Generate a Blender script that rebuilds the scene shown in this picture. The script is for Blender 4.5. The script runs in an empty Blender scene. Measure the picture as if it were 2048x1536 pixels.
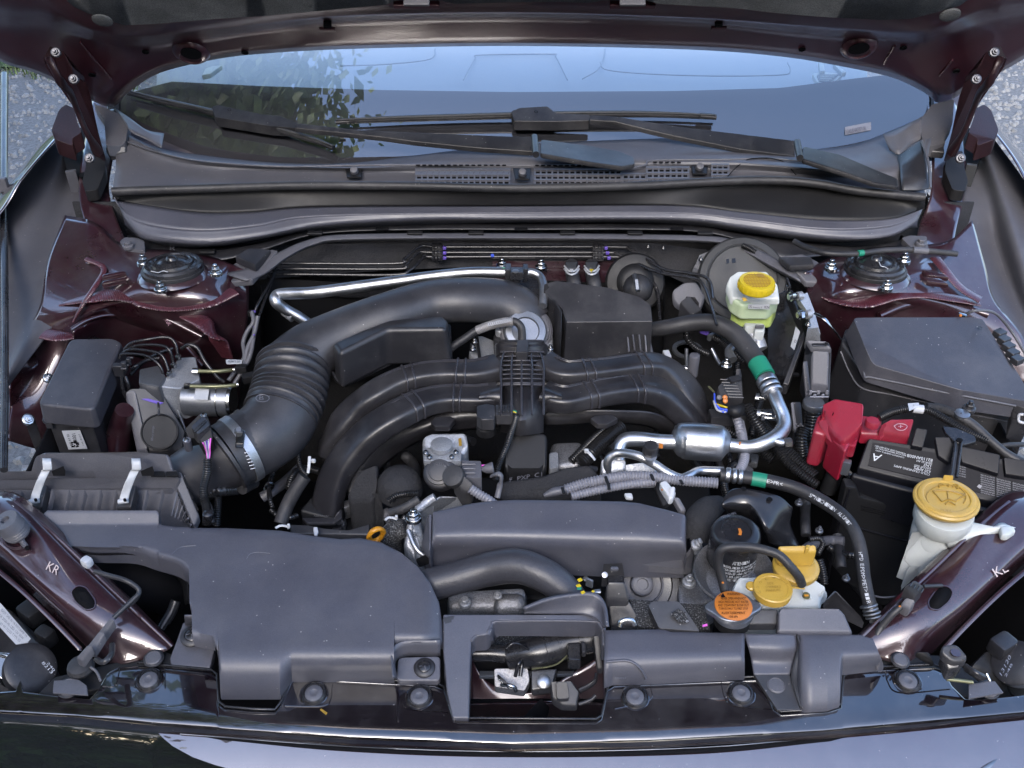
import bpy, bmesh, math, random
from mathutils import Vector, Matrix, noise
random.seed(7)
SC = bpy.context.scene; COL = SC.collection
R = math.radians
# ---------------------------------------------------------------- camera
F = 2000.0; PIT = R(37); CAM = Vector((0, -.65, 1.87))
sp, cp = math.sin(PIT), math.cos(PIT)
cd = bpy.data.cameras.new('camera'); cam = bpy.data.objects.new('camera', cd); COL.objects.link(cam)
cam.location = CAM; cam.rotation_euler = (R(90) - PIT, 0, 0)
cd.sensor_width = 36; cd.lens = 36 * F / 2048; cd.clip_start = .02; cd.clip_end = 600
SC.camera = cam
SC.render.resolution_x = 1024; SC.render.resolution_y = 768
# ---------------------------------------------------------------- world, sun, exposure
SUN_EL, SUN_AZ = 37, 192          # azimuth: from the front, a little to the left
w = bpy.data.worlds.new('World'); SC.world = w; w.use_nodes = True
nt = w.node_tree; bg = nt.nodes['Background']
sk = nt.nodes.new('ShaderNodeTexSky'); sk.sky_type = 'NISHITA'; sk.sun_disc = False
sk.sun_elevation = R(SUN_EL); sk.sun_rotation = R(SUN_AZ); sk.air_density = 1.0; sk.dust_density = 3.0; sk.ozone_density = 3.0
nt.links.new(sk.outputs[0], bg.inputs[0]); bg.inputs[1].default_value = .15
sl = bpy.data.lights.new('sun', 'SUN'); sl.energy = .55; sl.angle = R(24); sl.color = (1, .98, .96)
so = bpy.data.objects.new('sun', sl); COL.objects.link(so)
sd = Vector((math.sin(R(SUN_AZ)) * math.cos(R(SUN_EL)), math.cos(R(SUN_AZ)) * math.cos(R(SUN_EL)), math.sin(R(SUN_EL))))
so.rotation_euler = sd.to_track_quat('Z', 'Y').to_euler()
vs = SC.view_settings; vs.view_transform = 'Standard'; vs.look = 'None'; vs.gamma = 1; vs.exposure = 2.35
# ---------------------------------------------------------------- photo pixel -> place
FR = {'0': (0, 0, 1), '1': (0, 0, 2.9257), '2': (680, 0, 2.9257), '3': (1348, 0, 2.9257), '4': (0, 480, 3.4133), '5': (480, 480, 3.4133),
      '6': (960, 480, 3.4133), '7': (1448, 480, 3.4133), 'A': (0, 880, 4.544), 'B': (420, 880, 4.544), 'C': (820, 820, 3.4133),
      'D': (1360, 820, 2.9767), 'E': (0, 1180, 4.096), 'F': (440, 1180, 3.657), 'G': (900, 1180, 3.4133), 'H': (1448, 1180, 3.4133)}
def ray(px, py):
    u, v = (px - 1024) / F, (py - 768) / F
    return Vector((u, cp - v * sp, -(sp + v * cp)))
HN = Vector((0, -math.sin(R(50)), -math.cos(R(50))))        # the open hood: its underside normal
HP = Vector((0, 1.06, 1.303))
GY, GZ, GC, GT = 1.10, 1.125, .20, math.tan(R(30))           # windshield: curved in plan, 30 degrees
def P(px, py, z):
    d = ray(px, py)
    if isinstance(z, tuple):
        k, v = z
        if k == 'y': t = (v - CAM.y) / d.y
        elif k == 'x': t = (v - CAM.x) / d.x
        elif k == 'h':
            pt = HP + HN * v; t = (pt - CAM).dot(HN) / d.dot(HN)
        elif k == 'g':
            lo, hi = .5, 4
            for _ in range(40):
                t = (lo + hi) / 2; p = CAM + d * t
                if p.z - GZ - v - GT * (p.y - GY - GC * p.x * p.x) > 0: lo = t
                else: hi = t
        return CAM + d * t
    return CAM + d * ((CAM.z - z) / -d.z)
def V(p): return p if isinstance(p, Vector) else P(*p)
def S(p):
    p = V(p); return ((p - CAM).dot(Vector((0, cp, -sp)))) / F      # metres per photo pixel there
def q(f, z, *c):
    ox, oy, s = FR[f]; n = len(c) // 2
    if not isinstance(z, list): z = [z] * n
    if len(z) < n:                                                   # spread the given heights evenly
        m = len(z); o = []
        for i in range(n):
            a = i * (m - 1) / (n - 1); j = min(int(a), m - 2); o.append(z[j] + (z[j + 1] - z[j]) * (a - j))
        z = o
    return [(ox + c[2 * i] / s, oy + c[2 * i + 1] / s, z[i]) for i in range(n)]
def fy(f, x, y, z): return P(*q(f, z, x, y)[0]).y
# ---------------------------------------------------------------- materials
M = {}
def mat(name, col, rough=.5, metal=0., bump=0., bs=200., speck=0., coat=0., cior=1.5, var=.12, spec=.5, trans=0., sss=0., ior=1.5, rv=.08, aniso=0., scale=None, coatr=.05):
    m = bpy.data.materials.new(name); m.use_nodes = True; t = m.node_tree; b = t.nodes['Principled BSDF']; L = t.links.new
    b.inputs['Metallic'].default_value = metal; b.inputs['IOR'].default_value = ior
    b.inputs['Specular IOR Level'].default_value = spec; b.inputs['Coat Weight'].default_value = coat; b.inputs['Coat IOR'].default_value = cior; b.inputs['Coat Roughness'].default_value = coatr
    b.inputs['Transmission Weight'].default_value = trans
    if sss: b.inputs['Subsurface Weight'].default_value = sss; b.inputs['Subsurface Radius'].default_value = (.02, .02, .02); b.inputs['Subsurface Scale'].default_value = .5
    tc = t.nodes.new('ShaderNodeTexCoord')
    n1 = t.nodes.new('ShaderNodeTexNoise'); n1.inputs['Scale'].default_value = 14; n1.inputs['Detail'].default_value = 8; n1.inputs['Roughness'].default_value = .65
    L(tc.outputs['Object'], n1.inputs['Vector'])
    cr = t.nodes.new('ShaderNodeValToRGB'); cr.color_ramp.elements[0].position = .3; cr.color_ramp.elements[1].position = .7
    c = list(col); cr.color_ramp.elements[0].color = [x * (1 - var) for x in c] + [1]; cr.color_ramp.elements[1].color = [min(1, x * (1 + var)) for x in c] + [1]
    L(n1.outputs[0], cr.inputs[0]); out = cr.outputs[0]
    gn = t.nodes.new('ShaderNodeTexNoise'); gn.inputs['Scale'].default_value = 650; gn.inputs['Detail'].default_value = 2; L(tc.outputs['Object'], gn.inputs['Vector'])
    gm = t.nodes.new('ShaderNodeMapRange'); gm.inputs[1].default_value = .3; gm.inputs[2].default_value = .7; gm.inputs[3].default_value = 1 - var; gm.inputs[4].default_value = 1 + var; L(gn.outputs[0], gm.inputs[0])
    gx = t.nodes.new('ShaderNodeMix'); gx.data_type = 'RGBA'; gx.blend_type = 'MULTIPLY'; gx.inputs[0].default_value = 1; L(out, gx.inputs[6]); L(gm.outputs[0], gx.inputs[7]); out = gx.outputs[2]
    if speck:                                                        # dust specks
        v = t.nodes.new('ShaderNodeTexVoronoi'); v.inputs['Scale'].default_value = 95; L(tc.outputs['Object'], v.inputs['Vector'])
        lt = t.nodes.new('ShaderNodeMath'); lt.operation = 'LESS_THAN'; lt.inputs[1].default_value = .085; L(v.outputs['Distance'], lt.inputs[0])
        dn = t.nodes.new('ShaderNodeTexNoise'); dn.inputs['Scale'].default_value = 9; dn.inputs['Detail'].default_value = 10; dn.inputs['Roughness'].default_value = .75; L(tc.outputs['Object'], dn.inputs['Vector'])
        dr = t.nodes.new('ShaderNodeMapRange'); dr.inputs[1].default_value = .45; dr.inputs[2].default_value = .8; dr.inputs[3].default_value = 0; dr.inputs[4].default_value = .34; L(dn.outputs[0], dr.inputs[0])
        dx = t.nodes.new('ShaderNodeMix'); dx.data_type = 'RGBA'; L(dr.outputs[0], dx.inputs[0]); L(out, dx.inputs[6]); dx.inputs[7].default_value = (.13, .125, .125, 1); out = dx.outputs[2]
        n3 = t.nodes.new('ShaderNodeTexNoise'); n3.inputs['Scale'].default_value = 40; L(tc.outputs['Object'], n3.inputs['Vector'])
        g = t.nodes.new('ShaderNodeMath'); g.operation = 'GREATER_THAN'; g.inputs[1].default_value = .54; L(n3.outputs[0], g.inputs[0])
        mu = t.nodes.new('ShaderNodeMath'); mu.operation = 'MULTIPLY'; L(lt.outputs[0], mu.inputs[0]); L(g.outputs[0], mu.inputs[1])
        mv = t.nodes.new('ShaderNodeMath'); mv.operation = 'MULTIPLY'; mv.inputs[1].default_value = speck; L(mu.outputs[0], mv.inputs[0])
        mx = t.nodes.new('ShaderNodeMix'); mx.data_type = 'RGBA'; L(mv.outputs[0], mx.inputs[0]); L(out, mx.inputs[6]); mx.inputs[7].default_value = (.4, .38, .36, 1); out = mx.outputs[2]
    L(out, b.inputs['Base Color'])
    mr = t.nodes.new('ShaderNodeMapRange'); mr.inputs[3].default_value = max(0, rough - rv); mr.inputs[4].default_value = min(1, rough + rv); mr.inputs[1].default_value = .3; mr.inputs[2].default_value = .7
    L(n1.outputs[0], mr.inputs[0]); L(mr.outputs[0], b.inputs['Roughness'])
    if bump:
        n2 = t.nodes.new('ShaderNodeTexNoise'); n2.inputs['Scale'].default_value = bs; n2.inputs['Detail'].default_value = 3
        if scale:
            mp = t.nodes.new('ShaderNodeMapping'); mp.inputs['Scale'].default_value = scale; L(tc.outputs['Object'], mp.inputs['Vector']); L(mp.outputs[0], n2.inputs['Vector'])
        else: L(tc.outputs['Object'], n2.inputs['Vector'])
        bp = t.nodes.new('ShaderNodeBump'); bp.inputs['Strength'].default_value = bump; bp.inputs['Distance'].default_value = .001
        L(n2.outputs[0], bp.inputs['Height']); L(bp.outputs[0], b.inputs['Normal'])
    M[name] = m; return m
mat('cover', (.060, .061, .076), .40, bump=.12, bs=900, speck=.5, var=.1)
mat('plastic', (.017, .017, .020), .42, bump=.12, bs=800, speck=.4)
mat('plastic_gloss', (.012, .012, .014), .25, bump=.05, bs=500, speck=.3)
mat('plastic_grey', (.075, .075, .086), .5, bump=.15, bs=700, speck=.3)
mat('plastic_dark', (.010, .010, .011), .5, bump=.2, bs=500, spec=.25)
mat('manifold', (.014, .0135, .016), .36, bump=.15, bs=350, speck=.3, var=.2)
mat('liner', (.06, .06, .07), .5, bump=.1, bs=1200, speck=.3, var=.06)
mat('liner_dark', (.025, .026, .028), .6, bump=.2, bs=900)
mat('rubber', (.016, .016, .018), .52, spec=.4, bump=.3, bs=400, speck=.25)
mat('rubber_hose', (.032, .032, .038), .42, bump=.35, bs=260, var=.2, scale=(1, 1, 1))
mat('foam', (.022, .022, .024), .8, spec=.2, bump=1., bs=300, var=.3)
mat('manifold_rib', (.030, .029, .034), .3, bump=.1, bs=350)
mat('duct', (.022, .022, .026), .42, bump=.12, bs=900, speck=.4, var=.15)
mat('battery_black', (.007, .007, .009), .33, spec=.16, bump=.1, bs=700)
mat('steel', (.42, .43, .45), .42, metal=1., bump=.2, bs=200)
mat('hood_paint', (.050, .011, .018), .36, metal=.2, bump=.05, bs=700, coat=.5, coatr=.15, var=.15)
mat('shield', (.012, .012, .014), .2, bump=.05, bs=30)
mat('hinge_paint', (.016, .005, .007), .38, metal=.2, bump=.2, bs=300, var=.3)
mat('wiper_black', (.012, .012, .014), .45, spec=.35, bump=.1, bs=600, speck=.3)
mat('felt', (.085, .088, .090), .95, bump=1., bs=1100, var=.35, spec=.2)
mat('paint', (.030, .009, .014), .32, metal=.25, bump=.04, bs=900, coat=1., cior=1.7, coatr=.06, var=.15, speck=.25)
mat('paint_ext', (.022, .005, .009), .22, metal=.2, coat=1., cior=2.35, coatr=.02, var=.1, speck=.25)
mat('bolt_dark', (.10, .10, .11), .4, metal=.8)
mat('sealer', (.055,.014,.020), .34, bump=.7, bs=220, coat=.6, var=.3)
mat('piano', (.006, .004, .006), .12, coat=1., cior=1.9, coatr=.02, bump=.03, bs=60, speck=.35)
mat('alu', (.46, .47, .49), .40, metal=1., bump=.25, bs=120, var=.12, rv=.12)
mat('alu_cast', (.30, .31, .33), .42, metal=.5, bump=.9, bs=260, var=.2, rv=.1)
mat('alu_dark', (.22, .22, .23), .5, metal=.8, bump=.9, bs=220, var=.3)
mat('zinc', (.46, .46, .46), .22, metal=1., var=.1)
mat('zinc_grey', (.20, .21, .23), .35, metal=.8, var=.1)
mat('conduit', (.15, .15, .17), .42, var=.1)
mat('conduit_black', (.012, .012, .013), .28, var=.2)
mat('white', (.42, .43, .44), .45, var=.03, bump=.1, bs=300)
mat('tank', (.42, .44, .43), .35, sss=.5, var=.03, bump=.1, bs=30)
mat('tank_green', (.36, .43, .28), .35, sss=.5, var=.06, bump=.1, bs=30)
mat('fluid', (.34, .42, .12), .3, sss=.3, var=.08)
mat('yellow', (.46, .34, .012), .38, var=.05, bump=.1, bs=300)
mat('mustard', (.40, .25, .04), .38, var=.05, bump=.1, bs=300, speck=.2)
mat('amber', (.42, .18, .01), .35, var=.05)
mat('orange', (.42, .13, .015), .45, var=.03)
mat('red', (.22, .008, .024), .38, bump=.15, bs=600, var=.08, speck=.4)
mat('green', (.008, .17, .10), .5, var=.06)
mat('violet', (.10, .06, .32), .5, var=.05)
mat('blue', (.05, .10, .6), .5, var=.05)
mat('pink', (.6, .1, .5), .5)
mat('olive', (.16, .16, .09), .3, metal=.5, var=.1)
mat('ink', (.006, .006, .008), .35, spec=.08)
mat('leaf_bright', (.13, .17, .025), .5, var=.6)
mat('box', (.034, .034, .042), .42, bump=.15, bs=800, speck=.5)
mat('print', (.38, .39, .41), .5, var=.05)
mat('mark', (.10, .10, .115), .45)
mat('mark_red', (.34, .2, .22), .4)
mat('mark_yellow', (.26,.155,.02), .5)
mat('mark_pale', (.45, .36, .33), .4)
mat('glass_dark', (.02, .02, .03), .06, var=.0, rv=0)
mat('dash', (.26, .30, .35), .7, var=.04, bump=.3, bs=400)  # dash tones are pale to stand in for sky haze on dark plastic
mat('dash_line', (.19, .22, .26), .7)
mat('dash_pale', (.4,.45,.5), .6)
mat('frit', (.060, .053, .064), .5, var=0)  # lavender grey puts the mirrored sky into the colour of a black band
mat('stone', (.17, .175, .18), .85, var=.45)
mat('leaf', (.07, .11, .022), .5, var=.5)
mat('leaf_yellow', (.35, .28, .03), .5, var=.4)
mat('leaf_dead', (.22, .14, .06), .7, var=.4)
mat('bark', (.10, .08, .06), .9, bump=1, bs=60)
mat('tape', (.25, .24, .24), .35, metal=.3)
mat('headlamp', (.012, .014, .015), .08, coat=1., cior=2.4, coatr=.0, var=0, rv=0, spec=.7)
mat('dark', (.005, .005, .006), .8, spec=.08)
mat('ribbed', (.034, .034, .04), .48, bump=.9, bs=90, scale=(6, .4, .4))
m = mat('felt_speck', (.02, .02, .021), .9, bump=1., bs=900, var=.6); cr_ = [n for n in m.node_tree.nodes if n.type == 'VALTORGB'][0]
cr_.color_ramp.elements[0].color = (.01, .01, .011, 1); cr_.color_ramp.elements[1].color = (.2, .2, .2, 1); cr_.color_ramp.elements[0].position = .5
[n for n in m.node_tree.nodes if n.type == 'TEX_NOISE'][0].inputs['Scale'].default_value = 500
# clear windshield: clear sheet that mirrors by angle
m = bpy.data.materials.new('windshield_glass'); m.use_nodes = True; t = m.node_tree; t.nodes.remove(t.nodes['Principled BSDF'])
fz = t.nodes.new('ShaderNodeFresnel'); fz.inputs[0].default_value = 2.5
tr = t.nodes.new('ShaderNodeBsdfTransparent'); tr.inputs[0].default_value = (.86, .92, .93, 1)
gl = t.nodes.new('ShaderNodeBsdfGlossy'); gl.inputs['Roughness'].default_value = .0; gl.inputs[0].default_value = (1, 1, 1, 1)
mx = t.nodes.new('ShaderNodeMixShader'); t.links.new(fz.outputs[0], mx.inputs[0]); t.links.new(tr.outputs[0], mx.inputs[1]); t.links.new(gl.outputs[0], mx.inputs[2])
t.links.new(mx.outputs[0], t.nodes['Material Output'].inputs[0]); M['glass'] = m
# gravel ground
m = mat('gravel_ground', (.10,.104,.11), .9, bump=1, bs=60, var=.5); [n for n in m.node_tree.nodes if n.type == 'TEX_NOISE'][0].inputs['Scale'].default_value = 60
m = mat('turf', (.05, .07, .02), .9, bump=1, bs=60, var=.5); [n for n in m.node_tree.nodes if n.type == 'TEX_NOISE'][0].inputs['Scale'].default_value = 8
# ---------------------------------------------------------------- objects
ORG = {}
def tag(o, label=None, cat=None, group=None, kind=None):
    if label: o['label'] = label
    if cat: o['category'] = cat
    if group: o['group'] = group
    if kind: o['kind'] = kind
    return o
def thing(name, label, cat, loc, group=None, kind=None):
    o = bpy.data.objects.new(name, None); COL.objects.link(o); o.location = V(loc); o.empty_display_size = .01
    ORG[o.name] = V(loc).copy(); return tag(o, label, cat, group, kind)
def link(name, bm, m, parent=None, bevel=0., seg=2, face=False, label=None, cat=None, group=None, kind=None, sharp=38, thick=0, wn=True):
    if face:                                                        # open sheets look at the camera side
        bm.normal_update(); s = 0.
        for f in bm.faces: s += f.normal.dot(CAM - f.calc_center_median()) * f.calc_area()
        if s < 0: bmesh.ops.reverse_faces(bm, faces=bm.faces)
    elif not face: bmesh.ops.recalc_face_normals(bm, faces=bm.faces)
    if bevel:
        bm.normal_update()
        es = [e for e in bm.edges if len(e.link_faces) == 2 and e.calc_face_angle(0) > R(28)]
        if es: bmesh.ops.bevel(bm, geom=es, offset=bevel, segments=seg, profile=.5, affect='EDGES', clamp_overlap=True)
    if parent is not None: o0 = ORG[parent.name]
    else:
        xs = [v.co for v in bm.verts]; o0 = Vector((sum(v.x for v in xs) / len(xs), sum(v.y for v in xs) / len(xs), min(v.z for v in xs)))
    for v in bm.verts: v.co -= o0
    me = bpy.data.meshes.new(name); bm.to_mesh(me); bm.free()
    for p in me.polygons: p.use_smooth = True
    me.set_sharp_from_angle(angle=R(sharp)); me.materials.append(M[m] if isinstance(m, str) else m)
    o = bpy.data.objects.new(name, me); COL.objects.link(o)
    if parent is not None: o.parent = parent
    else: o.location = o0
    ORG[o.name] = o0
    if thick:
        md = o.modifiers.new('thick', 'SOLIDIFY'); md.thickness = thick; md.offset = -1
    if wn and bevel: md = o.modifiers.new('wn', 'WEIGHTED_NORMAL'); md.keep_sharp = True
    return tag(o, label, cat, group, kind)
def cr(pts, n=6, closed=False):
    p = [V(a) for a in pts]
    if len(p) < 3 and not closed: return [p[0].lerp(p[-1], i / n) for i in range(n + 1)]
    o = []; N = len(p); rng = range(N if closed else N - 1)
    for i in rng:
        if closed: a, b, c, d = p[i - 1], p[i], p[(i + 1) % N], p[(i + 2) % N]
        else: b, c = p[i], p[i + 1]; a = p[i - 1] if i else b * 2 - c; d = p[i + 2] if i + 2 < N else c * 2 - b
        for k in range(n):
            t = k / n; o.append(.5 * ((2 * b) + (c - a) * t + (2 * a - 5 * b + 4 * c - d) * t * t + (3 * b - a - 3 * c + d) * t ** 3))
    if not closed: o.append(p[-1].copy())
    return o
def resamp(p, n):
    L = [0]
    for a, b in zip(p, p[1:]): L.append(L[-1] + (b - a).length)
    o = []; j = 0
    for i in range(n):
        s = L[-1] * i / (n - 1)
        while j < len(L) - 2 and L[j + 1] < s: j += 1
        o.append((p[j].lerp(p[j + 1], (s - L[j]) / max(1e-9, L[j + 1] - L[j])), s / L[-1]))
    return o
def tube_bm(bm, pts, r, n=12, seg=6, ridge=None, flat=1., sq=1., straight=False, caps=True):
    wp = [V(a) for a in pts]; rs = r if isinstance(r, list) else [r] * len(wp)
    if len(rs) < len(wp): rs = [rs[min(int(i * (len(rs) - 1) / (len(wp) - 1)), len(rs) - 2)] + (i * (len(rs) - 1) / (len(wp) - 1) - min(int(i * (len(rs) - 1) / (len(wp) - 1)), len(rs) - 2)) * (rs[min(int(i * (len(rs) - 1) / (len(wp) - 1)), len(rs) - 2) + 1] - rs[min(int(i * (len(rs) - 1) / (len(wp) - 1)), len(rs) - 2)]) for i in range(len(wp))]
    rw = [rs[i] * S(wp[i]) for i in range(len(wp))]
    if straight: path = wp; rr = rw
    else:
        path = cr(wp, seg); rr = [v.x for v in cr([Vector((x, 0, 0)) for x in rw], seg)]
    if ridge:
        pitch, amp = ridge; tot = sum((b - a).length for a, b in zip(path, path[1:])); pw = pitch * S(path[0]); m = max(8, int(tot / pw * 4))
        rp = resamp(path, m); np_, nr = [], []
        Lc = [0]
        for a, b in zip(path, path[1:]): Lc.append(Lc[-1] + (b - a).length)
        for k, (c, f) in enumerate(rp):
            s = f * Lc[-1]; j = max(i for i in range(len(Lc)) if Lc[i] <= s + 1e-9); j = min(j, len(rr) - 2)
            ra = rr[j] + (rr[j + 1] - rr[j]) * (s - Lc[j]) / max(1e-9, Lc[j + 1] - Lc[j])
            np_.append(c); nr.append(ra * (1 + amp * (-.2, 1, 1, -1)[k % 4]))
        path, rr = np_, nr
    T = []
    for i in range(len(path)):
        a = path[max(0, i - 1)]; b = path[min(len(path) - 1, i + 1)]; T.append((b - a).normalized())
    up = Vector((0, 0, 1)) if abs(T[0].z) < .9 else Vector((0, 1, 0)); side = T[0].cross(up).normalized(); rings = []
    for i, c in enumerate(path):
        if i:
            side = side - T[i] * side.dot(T[i])
            if flat != 1. or sq != 1.:
                s2 = T[i].cross(Vector((0, 0, 1)))
                if s2.length > .3: side = side.lerp(s2.normalized(), .5)
            side.normalize()
        nn = side.cross(T[i]).normalized(); ring = []
        for k in range(n):
            a = 2 * math.pi * k / n; x, y = math.cos(a), math.sin(a)
            x = math.copysign(abs(x) ** sq, x); y = math.copysign(abs(y) ** sq, y)
            ring.append(bm.verts.new(c + side * x * rr[i] + nn * y * rr[i] * flat))
        rings.append(ring)
    for a, b in zip(rings, rings[1:]):
        for k in range(n): bm.faces.new((a[k], a[(k + 1) % n], b[(k + 1) % n], b[k]))
    if caps:
        bm.faces.new(rings[0]); bm.faces.new(rings[-1][::-1])
def tube(name, pts, r, m, parent=None, **k):
    kk = {a: k.pop(a) for a in ('n', 'seg', 'ridge', 'flat', 'sq', 'straight', 'caps') if a in k}
    bm = bmesh.new(); tube_bm(bm, pts, r, **kk); k.setdefault('sharp', 60); return link(name, bm, m, parent, **k)
def bands(name, pts, fr, r, wpx, m, parent, **k):                    # rings round a tube at fractions of its length
    p = resamp(cr(pts, 8), 101); bm = bmesh.new()
    for f in fr:
        c = p[min(99, int(f * 100))][0]; t = (p[min(100, int(f * 100) + 1)][0] - p[max(0, int(f * 100) - 1)][0]).normalized(); s = S(c)
        tube_bm(bm, [c - t * wpx * s / 2, c + t * wpx * s / 2], r, n=18, straight=True)
    return link(name, bm, m, parent, bevel=.0004, seg=1, **k)
def slab_bm(bm, pts, h, draft=0., inset=0.):
    top = [V(p) for p in pts]; c = sum(top, Vector()) / len(top); a = [bm.verts.new(p) for p in top]
    if isinstance(h, Vector): b = [bm.verts.new(p + h) for p in top]
    else:
        b = []
        for p in top:
            d = Vector((p.x - c.x, p.y - c.y, 0)); L = d.length or 1; e = p + d / L * draft; b.append(bm.verts.new(Vector((e.x, e.y, e.z - h))))
    n = len(a); bm.faces.new(a); bm.faces.new(b[::-1])
    for i in range(n): bm.faces.new((a[(i + 1) % n], a[i], b[i], b[(i + 1) % n]))
def slab(name, pts, h, m, parent=None, draft=0., bevel=.002, seg=2, rnd=0, **k):
    bm = bmesh.new()
    if rnd: pts = rounded(pts, rnd)
    slab_bm(bm, pts, h, draft); return link(name, bm, m, parent, bevel=bevel, seg=seg, **k)
def rounded(pts, r, n=4):
    o = []; N = len(pts); w = [V(p) for p in pts]
    for i in range(N):
        a, b, c = w[i - 1], w[i], w[(i + 1) % N]; rr = r * S(b); rr = min(rr, (a - b).length * .45, (c - b).length * .45)
        p0 = b + (a - b).normalized() * rr; p1 = b + (c - b).normalized() * rr
        for k in range(n + 1):
            t = k / n; o.append((1 - t) ** 2 * p0 + 2 * t * (1 - t) * b + t * t * p1)
    return o
def surf(name, rows, m, parent=None, nu=40, sub=5, thick=.002, lin=False, close=None, **k):
    rr = [[c for c, _ in resamp(cr(r, 8), nu)] for r in rows]; bm = bmesh.new(); g = []
    cols = []
    for j in range(nu):
        c = [r[j] for r in rr]
        if lin or len(c) < 3:
            o = []
            for a, b in zip(c, c[1:]): o += [a.lerp(b, i / sub) for i in range(sub)]
            o.append(c[-1])
        else: o = cr(c, sub)
        cols.append([bm.verts.new(v) for v in o])
    for a, b in zip(cols, cols[1:]):
        for i in range(len(a) - 1): bm.faces.new((a[i], a[i + 1], b[i + 1], b[i]))
    return link(name, bm, m, parent, face=True, thick=thick, **k)
def interp(c, x):
    for (x0, y0), (x1, y1) in zip(c, c[1:]):
        if x <= x1: return y0 + (y1 - y0) * (max(x, x0) - x0) / max(1e-9, x1 - x0)
    return c[-1][1]
def strip(name, top, bot, zf, m, parent=None, n=120, rows=12, lip=0., skirt=.02, thick=0, ts=None, floor=None, **k):
    # a sheet between two edge curves (photo pixels), height from zf(px, py, t); lip rounds its rim, skirt gives it sides
    x0 = max(top[0][0], bot[0][0]); x1 = min(top[-1][0], bot[-1][0]); bm = bmesh.new(); cols = []
    xs = sorted(set([x0 + (x1 - x0) * i / n for i in range(n + 1)] + [x for x, _ in top + bot if x0 <= x <= x1]))
    ts = ts or [i / rows for i in range(rows + 1)]
    for x in xs:
        a, b = interp(top, x), interp(bot, x); col = []
        for t in ts:
            y = a + (b - a) * t; col.append(P(x, y, zf(x, y, t)))
        cols.append(col)
    def edge_d(i, j):
        d = min((cols[i][j] - cols[i][0]).length, (cols[i][j] - cols[i][-1]).length, (cols[i][j] - cols[0][j]).length, (cols[i][j] - cols[-1][j]).length); return d
    g = []
    for i, c in enumerate(cols):
        r = []
        for j, v in enumerate(c):
            d = edge_d(i, j) if lip else 1
            dz = lip * (1 - math.sqrt(max(0, 1 - (1 - min(1, d / lip)) ** 2))) if lip and d < lip else 0
            r.append(bm.verts.new(v - Vector((0, 0, dz * .8))))
        g.append(r)
    for a, b in zip(g, g[1:]):
        for i in range(len(a) - 1): bm.faces.new((a[i], a[i + 1], b[i + 1], b[i]))
    if skirt:
        rim = [c[0] for c in g] + g[-1][1:] + [c[-1] for c in g[::-1]][1:] + g[0][::-1][1:-1]
        lo = [bm.verts.new(v.co - Vector((0, 0, skirt if floor is None else max(.004, min(skirt, v.co.z - floor))))) for v in rim]; N = len(rim)
        for i in range(N): bm.faces.new((rim[i], rim[(i + 1) % N], lo[(i + 1) % N], lo[i]))
    bmesh.ops.remove_doubles(bm, verts=bm.verts, dist=1e-5)
    return link(name, bm, m, parent, face=True, thick=thick, sharp=k.pop('sharp', 50), **k)
def lathe_bm(bm, c, prof, axis=(0, 0, 1), n=28, hexa=0):
    c = V(c); s = S(c); ax = Vector(axis).normalized(); u = ax.orthogonal().normalized(); v = ax.cross(u); rings = []
    for r, h in prof:
        if r <= 0: rings.append([bm.verts.new(c + ax * h * s)]); continue
        rings.append([bm.verts.new(c + ax * h * s + (u * math.cos(2 * math.pi * k / n) + v * math.sin(2 * math.pi * k / n)) * r * s) for k in range(n)])
    for a, b in zip(rings, rings[1:]):
        if len(a) == 1 and len(b) == 1: continue
        for k in range(n):
            if len(a) == 1: bm.faces.new((a[0], b[(k + 1) % n], b[k]))
            elif len(b) == 1: bm.faces.new((a[k], a[(k + 1) % n], b[0]))
            else: bm.faces.new((a[k], a[(k + 1) % n], b[(k + 1) % n], b[k]))
    if len(rings[0]) > 1: bm.faces.new(rings[0][::-1])
    if len(rings[-1]) > 1: bm.faces.new(rings[-1])
def lathe(name, c, prof, m, parent=None, axis=(0, 0, 1), n=32, bevel=0, **k):
    bm = bmesh.new(); lathe_bm(bm, c, prof, axis, n); k.setdefault('sharp', 40); return link(name, bm, m, parent, bevel=bevel, seg=2, **k)
def box(name, c, size, m, parent=None, rz=0, rx=0, ry=0, bevel=.0015, px=True, **k):
    c = V(c); s = S(c) if px else 1; bm = bmesh.new(); bmesh.ops.create_cube(bm, size=1)
    X = Matrix.Translation(c) @ Matrix.Rotation(R(rz), 4, 'Z') @ Matrix.Rotation(R(ry), 4, 'Y') @ Matrix.Rotation(R(rx), 4, 'X') @ Matrix.Diagonal((size[0] * s, size[1] * s, size[2] * s, 1))
    bmesh.ops.transform(bm, matrix=X, verts=bm.verts); return link(name, bm, m, parent, bevel=bevel, **k)
def boxes(name, L, m, parent=None, bevel=.0008, **k):                # many small boxes in one part
    bm = bmesh.new()
    for c, size, rz in L:
        b2 = bmesh.new(); c = V(c); s = S(c); bmesh.ops.create_cube(b2, size=1)
        X = Matrix.Translation(c) @ Matrix.Rotation(R(rz), 4, 'Z') @ Matrix.Diagonal((size[0] * s, size[1] * s, size[2] * s, 1)); bmesh.ops.transform(b2, matrix=X, verts=b2.verts)
        mp = {v: bm.verts.new(v.co) for v in b2.verts}
        for f in b2.faces: bm.faces.new([mp[v] for v in f.verts])
        b2.free()
    return link(name, bm, m, parent, bevel=bevel, seg=1, **k)
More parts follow.
